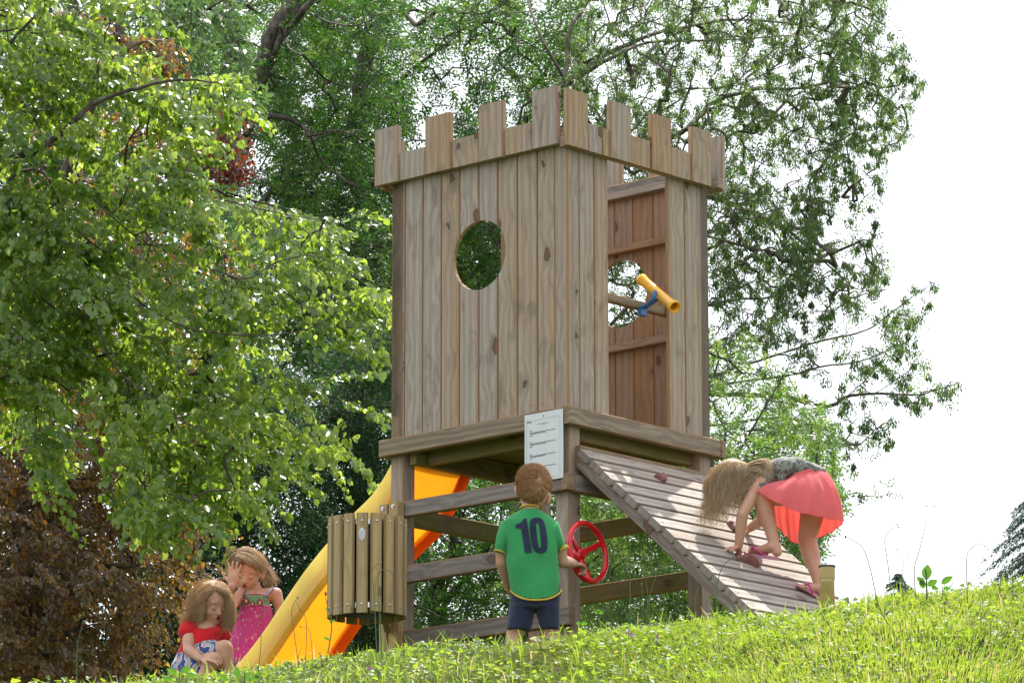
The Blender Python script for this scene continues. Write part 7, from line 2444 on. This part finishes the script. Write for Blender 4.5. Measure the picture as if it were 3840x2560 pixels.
# raised knee and folded leg
h1_ = Z8(430, 1330, YR - .03); k1_ = Z8(672, 1205, YR - .10); an1 = Z8(705, 1470, YR - .09)
bl.chain([(h1_, .068), (h1_.lerp(k1_, .55), .060), (k1_, .044)]); bl.chain([(k1_, .044), (k1_.lerp(an1, .35), .042), (an1, .028)]); bl.chain([(an1 + Vector((0, 0, -.02)), .026), (an1 + Vector((.07, -.06, -.035)), .018)])
k2_ = Z8(560, 1330, YR - .16); an2 = Z8(450, 1490, YR - .15)
bl.chain([(Z8(380, 1400, YR - .02), .066), (k2_, .043)]); bl.chain([(k2_, .042), (an2, .028)]); bl.chain([(an2, .026), (an2 + Vector((.08, -.04, -.02)), .018)])
bl.build('body', SKIN, gr, voxel=.004, smooth=3)
face_details(gr, rh_, rf, ru, .198, .032)
REDC, *_g = clothmat('red_cotton', (0.78, 0.022, 0.03), (0.95, .05, .04), .12)
bl = Blob()
# torso loft through slanted rings
for_r = []
for (xa, ya, xb, yb, dp, dy) in ((395, 985, 600, 1000, .046, .035), (300, 962, 650, 985, .062, .035), (240, 1030, 665, 1040, .085, .02), (232, 1100, 630, 1100, .092, .02), (205, 1200, 590, 1165, .095, .02), (170, 1320, 470, 1230, .09, .03), (120, 1450, 330, 1340, .08, .05)):
    a, b_ = Z8(xa, ya, YR + dy), Z8(xb, yb, YR + dy); for_r.append(((a + b_) / 2, (b_ - a) / 2, D_(dp), .85, 0))
bl.loft(for_r, n=32)
bl.cone(Z8(325, 965, YR - .01), .046, Z8(285, 1030, YR - .035), .044); bl.cone(Z8(620, 985, YR + .04), .045, Z8(665, 1065, YR + .05), .042)
bl.build('red_top', REDC, gr, voxel=.004, smooth=5, noise_amp=.0025, noise_f=34, seed=9)
# skin-coloured scoop of the neckline
m, ns, ln, b, tc, r_ = clothmat('patterned_shorts_cloth', (0.60, 0.58, 0.58))
v = N(ns, 'TexVoronoi', feature='F1'); v.inputs['Scale'].default_value = 46; ln.new(tc.outputs['Object'], v.inputs['Vector'])
wv = N(ns, 'TexWave'); wv.inputs['Scale'].default_value = 9; wv.inputs['Distortion'].default_value = 14; ln.new(tc.outputs['Object'], wv.inputs['Vector'])
cr = ramp(ns, [(0, (0.03, 0.07, 0.25)), (.25, (0.03, 0.07, 0.25)), (.30, (.65, .62, .6)), (.55, (0.62, 0.60, 0.60)), (.6, (.60, .20, .08)), (.8, (.30, .42, .50))], 'CONSTANT'); ln.new(wv.outputs[0], cr.inputs[0])
dots = math_(ns, ln, 'LESS_THAN', v.outputs['Distance'], .30)
ln.new(mixc(ns, ln, dots, cr.outputs[0], (0.10, 0.07, 0.10)), b.inputs['Base Color'])
bl = Blob()
bl.chain([(Z8(330, 1370, YR), .088), (Z8(430, 1300, YR - .02), .080), (Z8(545, 1258, YR - .07), .068)])
bl.chain([(Z8(280, 1430, YR - .02), .08), (Z8(400, 1420, YR - .07), .072)])
bl.build('patterned_shorts', m, gr, voxel=.004, smooth=4, noise_amp=.002, noise_f=40, seed=12)
F_ = rf.normalized(); U_ = (ru - F_ * ru.dot(F_)).normalized(); R_ = F_.cross(U_)
bl = Blob(); bl.ell(rh_ + U_ * .036 - F_ * .034, R_ * .080, F_ * .086, U_ * .078); bl.ell(rh_ - F_ * .05 - U_ * .01, R_ * .076, F_ * .066, U_ * .085)
o = bl.build('scalp_hair', HAIR_RED, gr, voxel=.004, smooth=2); a_ = o.data.attributes.new('rnd', 'FLOAT', 'POINT'); a_.data.foreach_set('value', [.55] * len(o.data.vertices))
G = []
for pts in ([(560, 560, -.07), (480, 600, -.08), (420, 700, -.07), (395, 800, -.06), (380, 880, -.06), (385, 930, -.06)], [(540, 540, -.04), (440, 580, -.06), (380, 700, -.05), (350, 820, -.05), (300, 880, -.05), (230, 920, -.05), (195, 940, -.05)],
            [(530, 510, .0), (420, 540, .0), (350, 640, .0), (310, 760, .0), (270, 860, .0), (210, 890, .0), (185, 880, .0)], [(540, 500, .04), (430, 540, .06), (370, 660, .07), (340, 800, .06), (330, 900, .05)],
            [(550, 590, -.08), (490, 625, -.09), (440, 700, -.09), (425, 780, -.08), (415, 850, -.08), (400, 900, -.08)], [(600, 560, -.08), (660, 580, -.08), (715, 650, -.06), (742, 730, -.04), (735, 830, -.04), (715, 930, -.03), (690, 1010, -.03)],
            [(590, 520, -.03), (660, 550, -.03), (720, 640, -.01), (750, 760, .0), (750, 860, .0), (720, 960, .0), (700, 1030, .0)], [(600, 575, -.08), (665, 605, -.085), (715, 680, -.06), (735, 760, -.05), (730, 860, -.04), (710, 950, -.03), (690, 1000, -.03)],
            [(580, 500, .03), (660, 540, .05), (710, 640, .07), (730, 780, .07), (700, 900, .06), (640, 990, .05)], [(560, 500, .06), (560, 560, .09), (520, 700, .10), (480, 850, .08)], [(520, 600, -.08), (450, 650, -.08), (395, 760, -.07), (370, 850, -.06), (330, 900, -.06), (300, 900, -.05)]):
    G.append([Z8(x, y, YR + d) for x, y, d in pts])
hair_from_guides('hair', G, 2600, .0009, HAIR_RED, gr, 21, spread=.0085, wave=.015, wf=23, fly=1.0, k=20)
G = [[Z8(x, y, YR) for x, y in pts] for pts in ([(560, 490), (500, 460), (430, 440), (360, 430)], [(600, 500), (640, 470), (650, 500), (680, 540)], [(520, 490), (450, 480), (400, 470), (350, 500)], [(380, 600), (330, 640), (290, 700), (270, 760)])]
hair_from_guides('loose_hair', G, 40, .0007, HAIR_RED, gr, 22, spread=.008, wave=.006, fly=2.5)
place(gr)
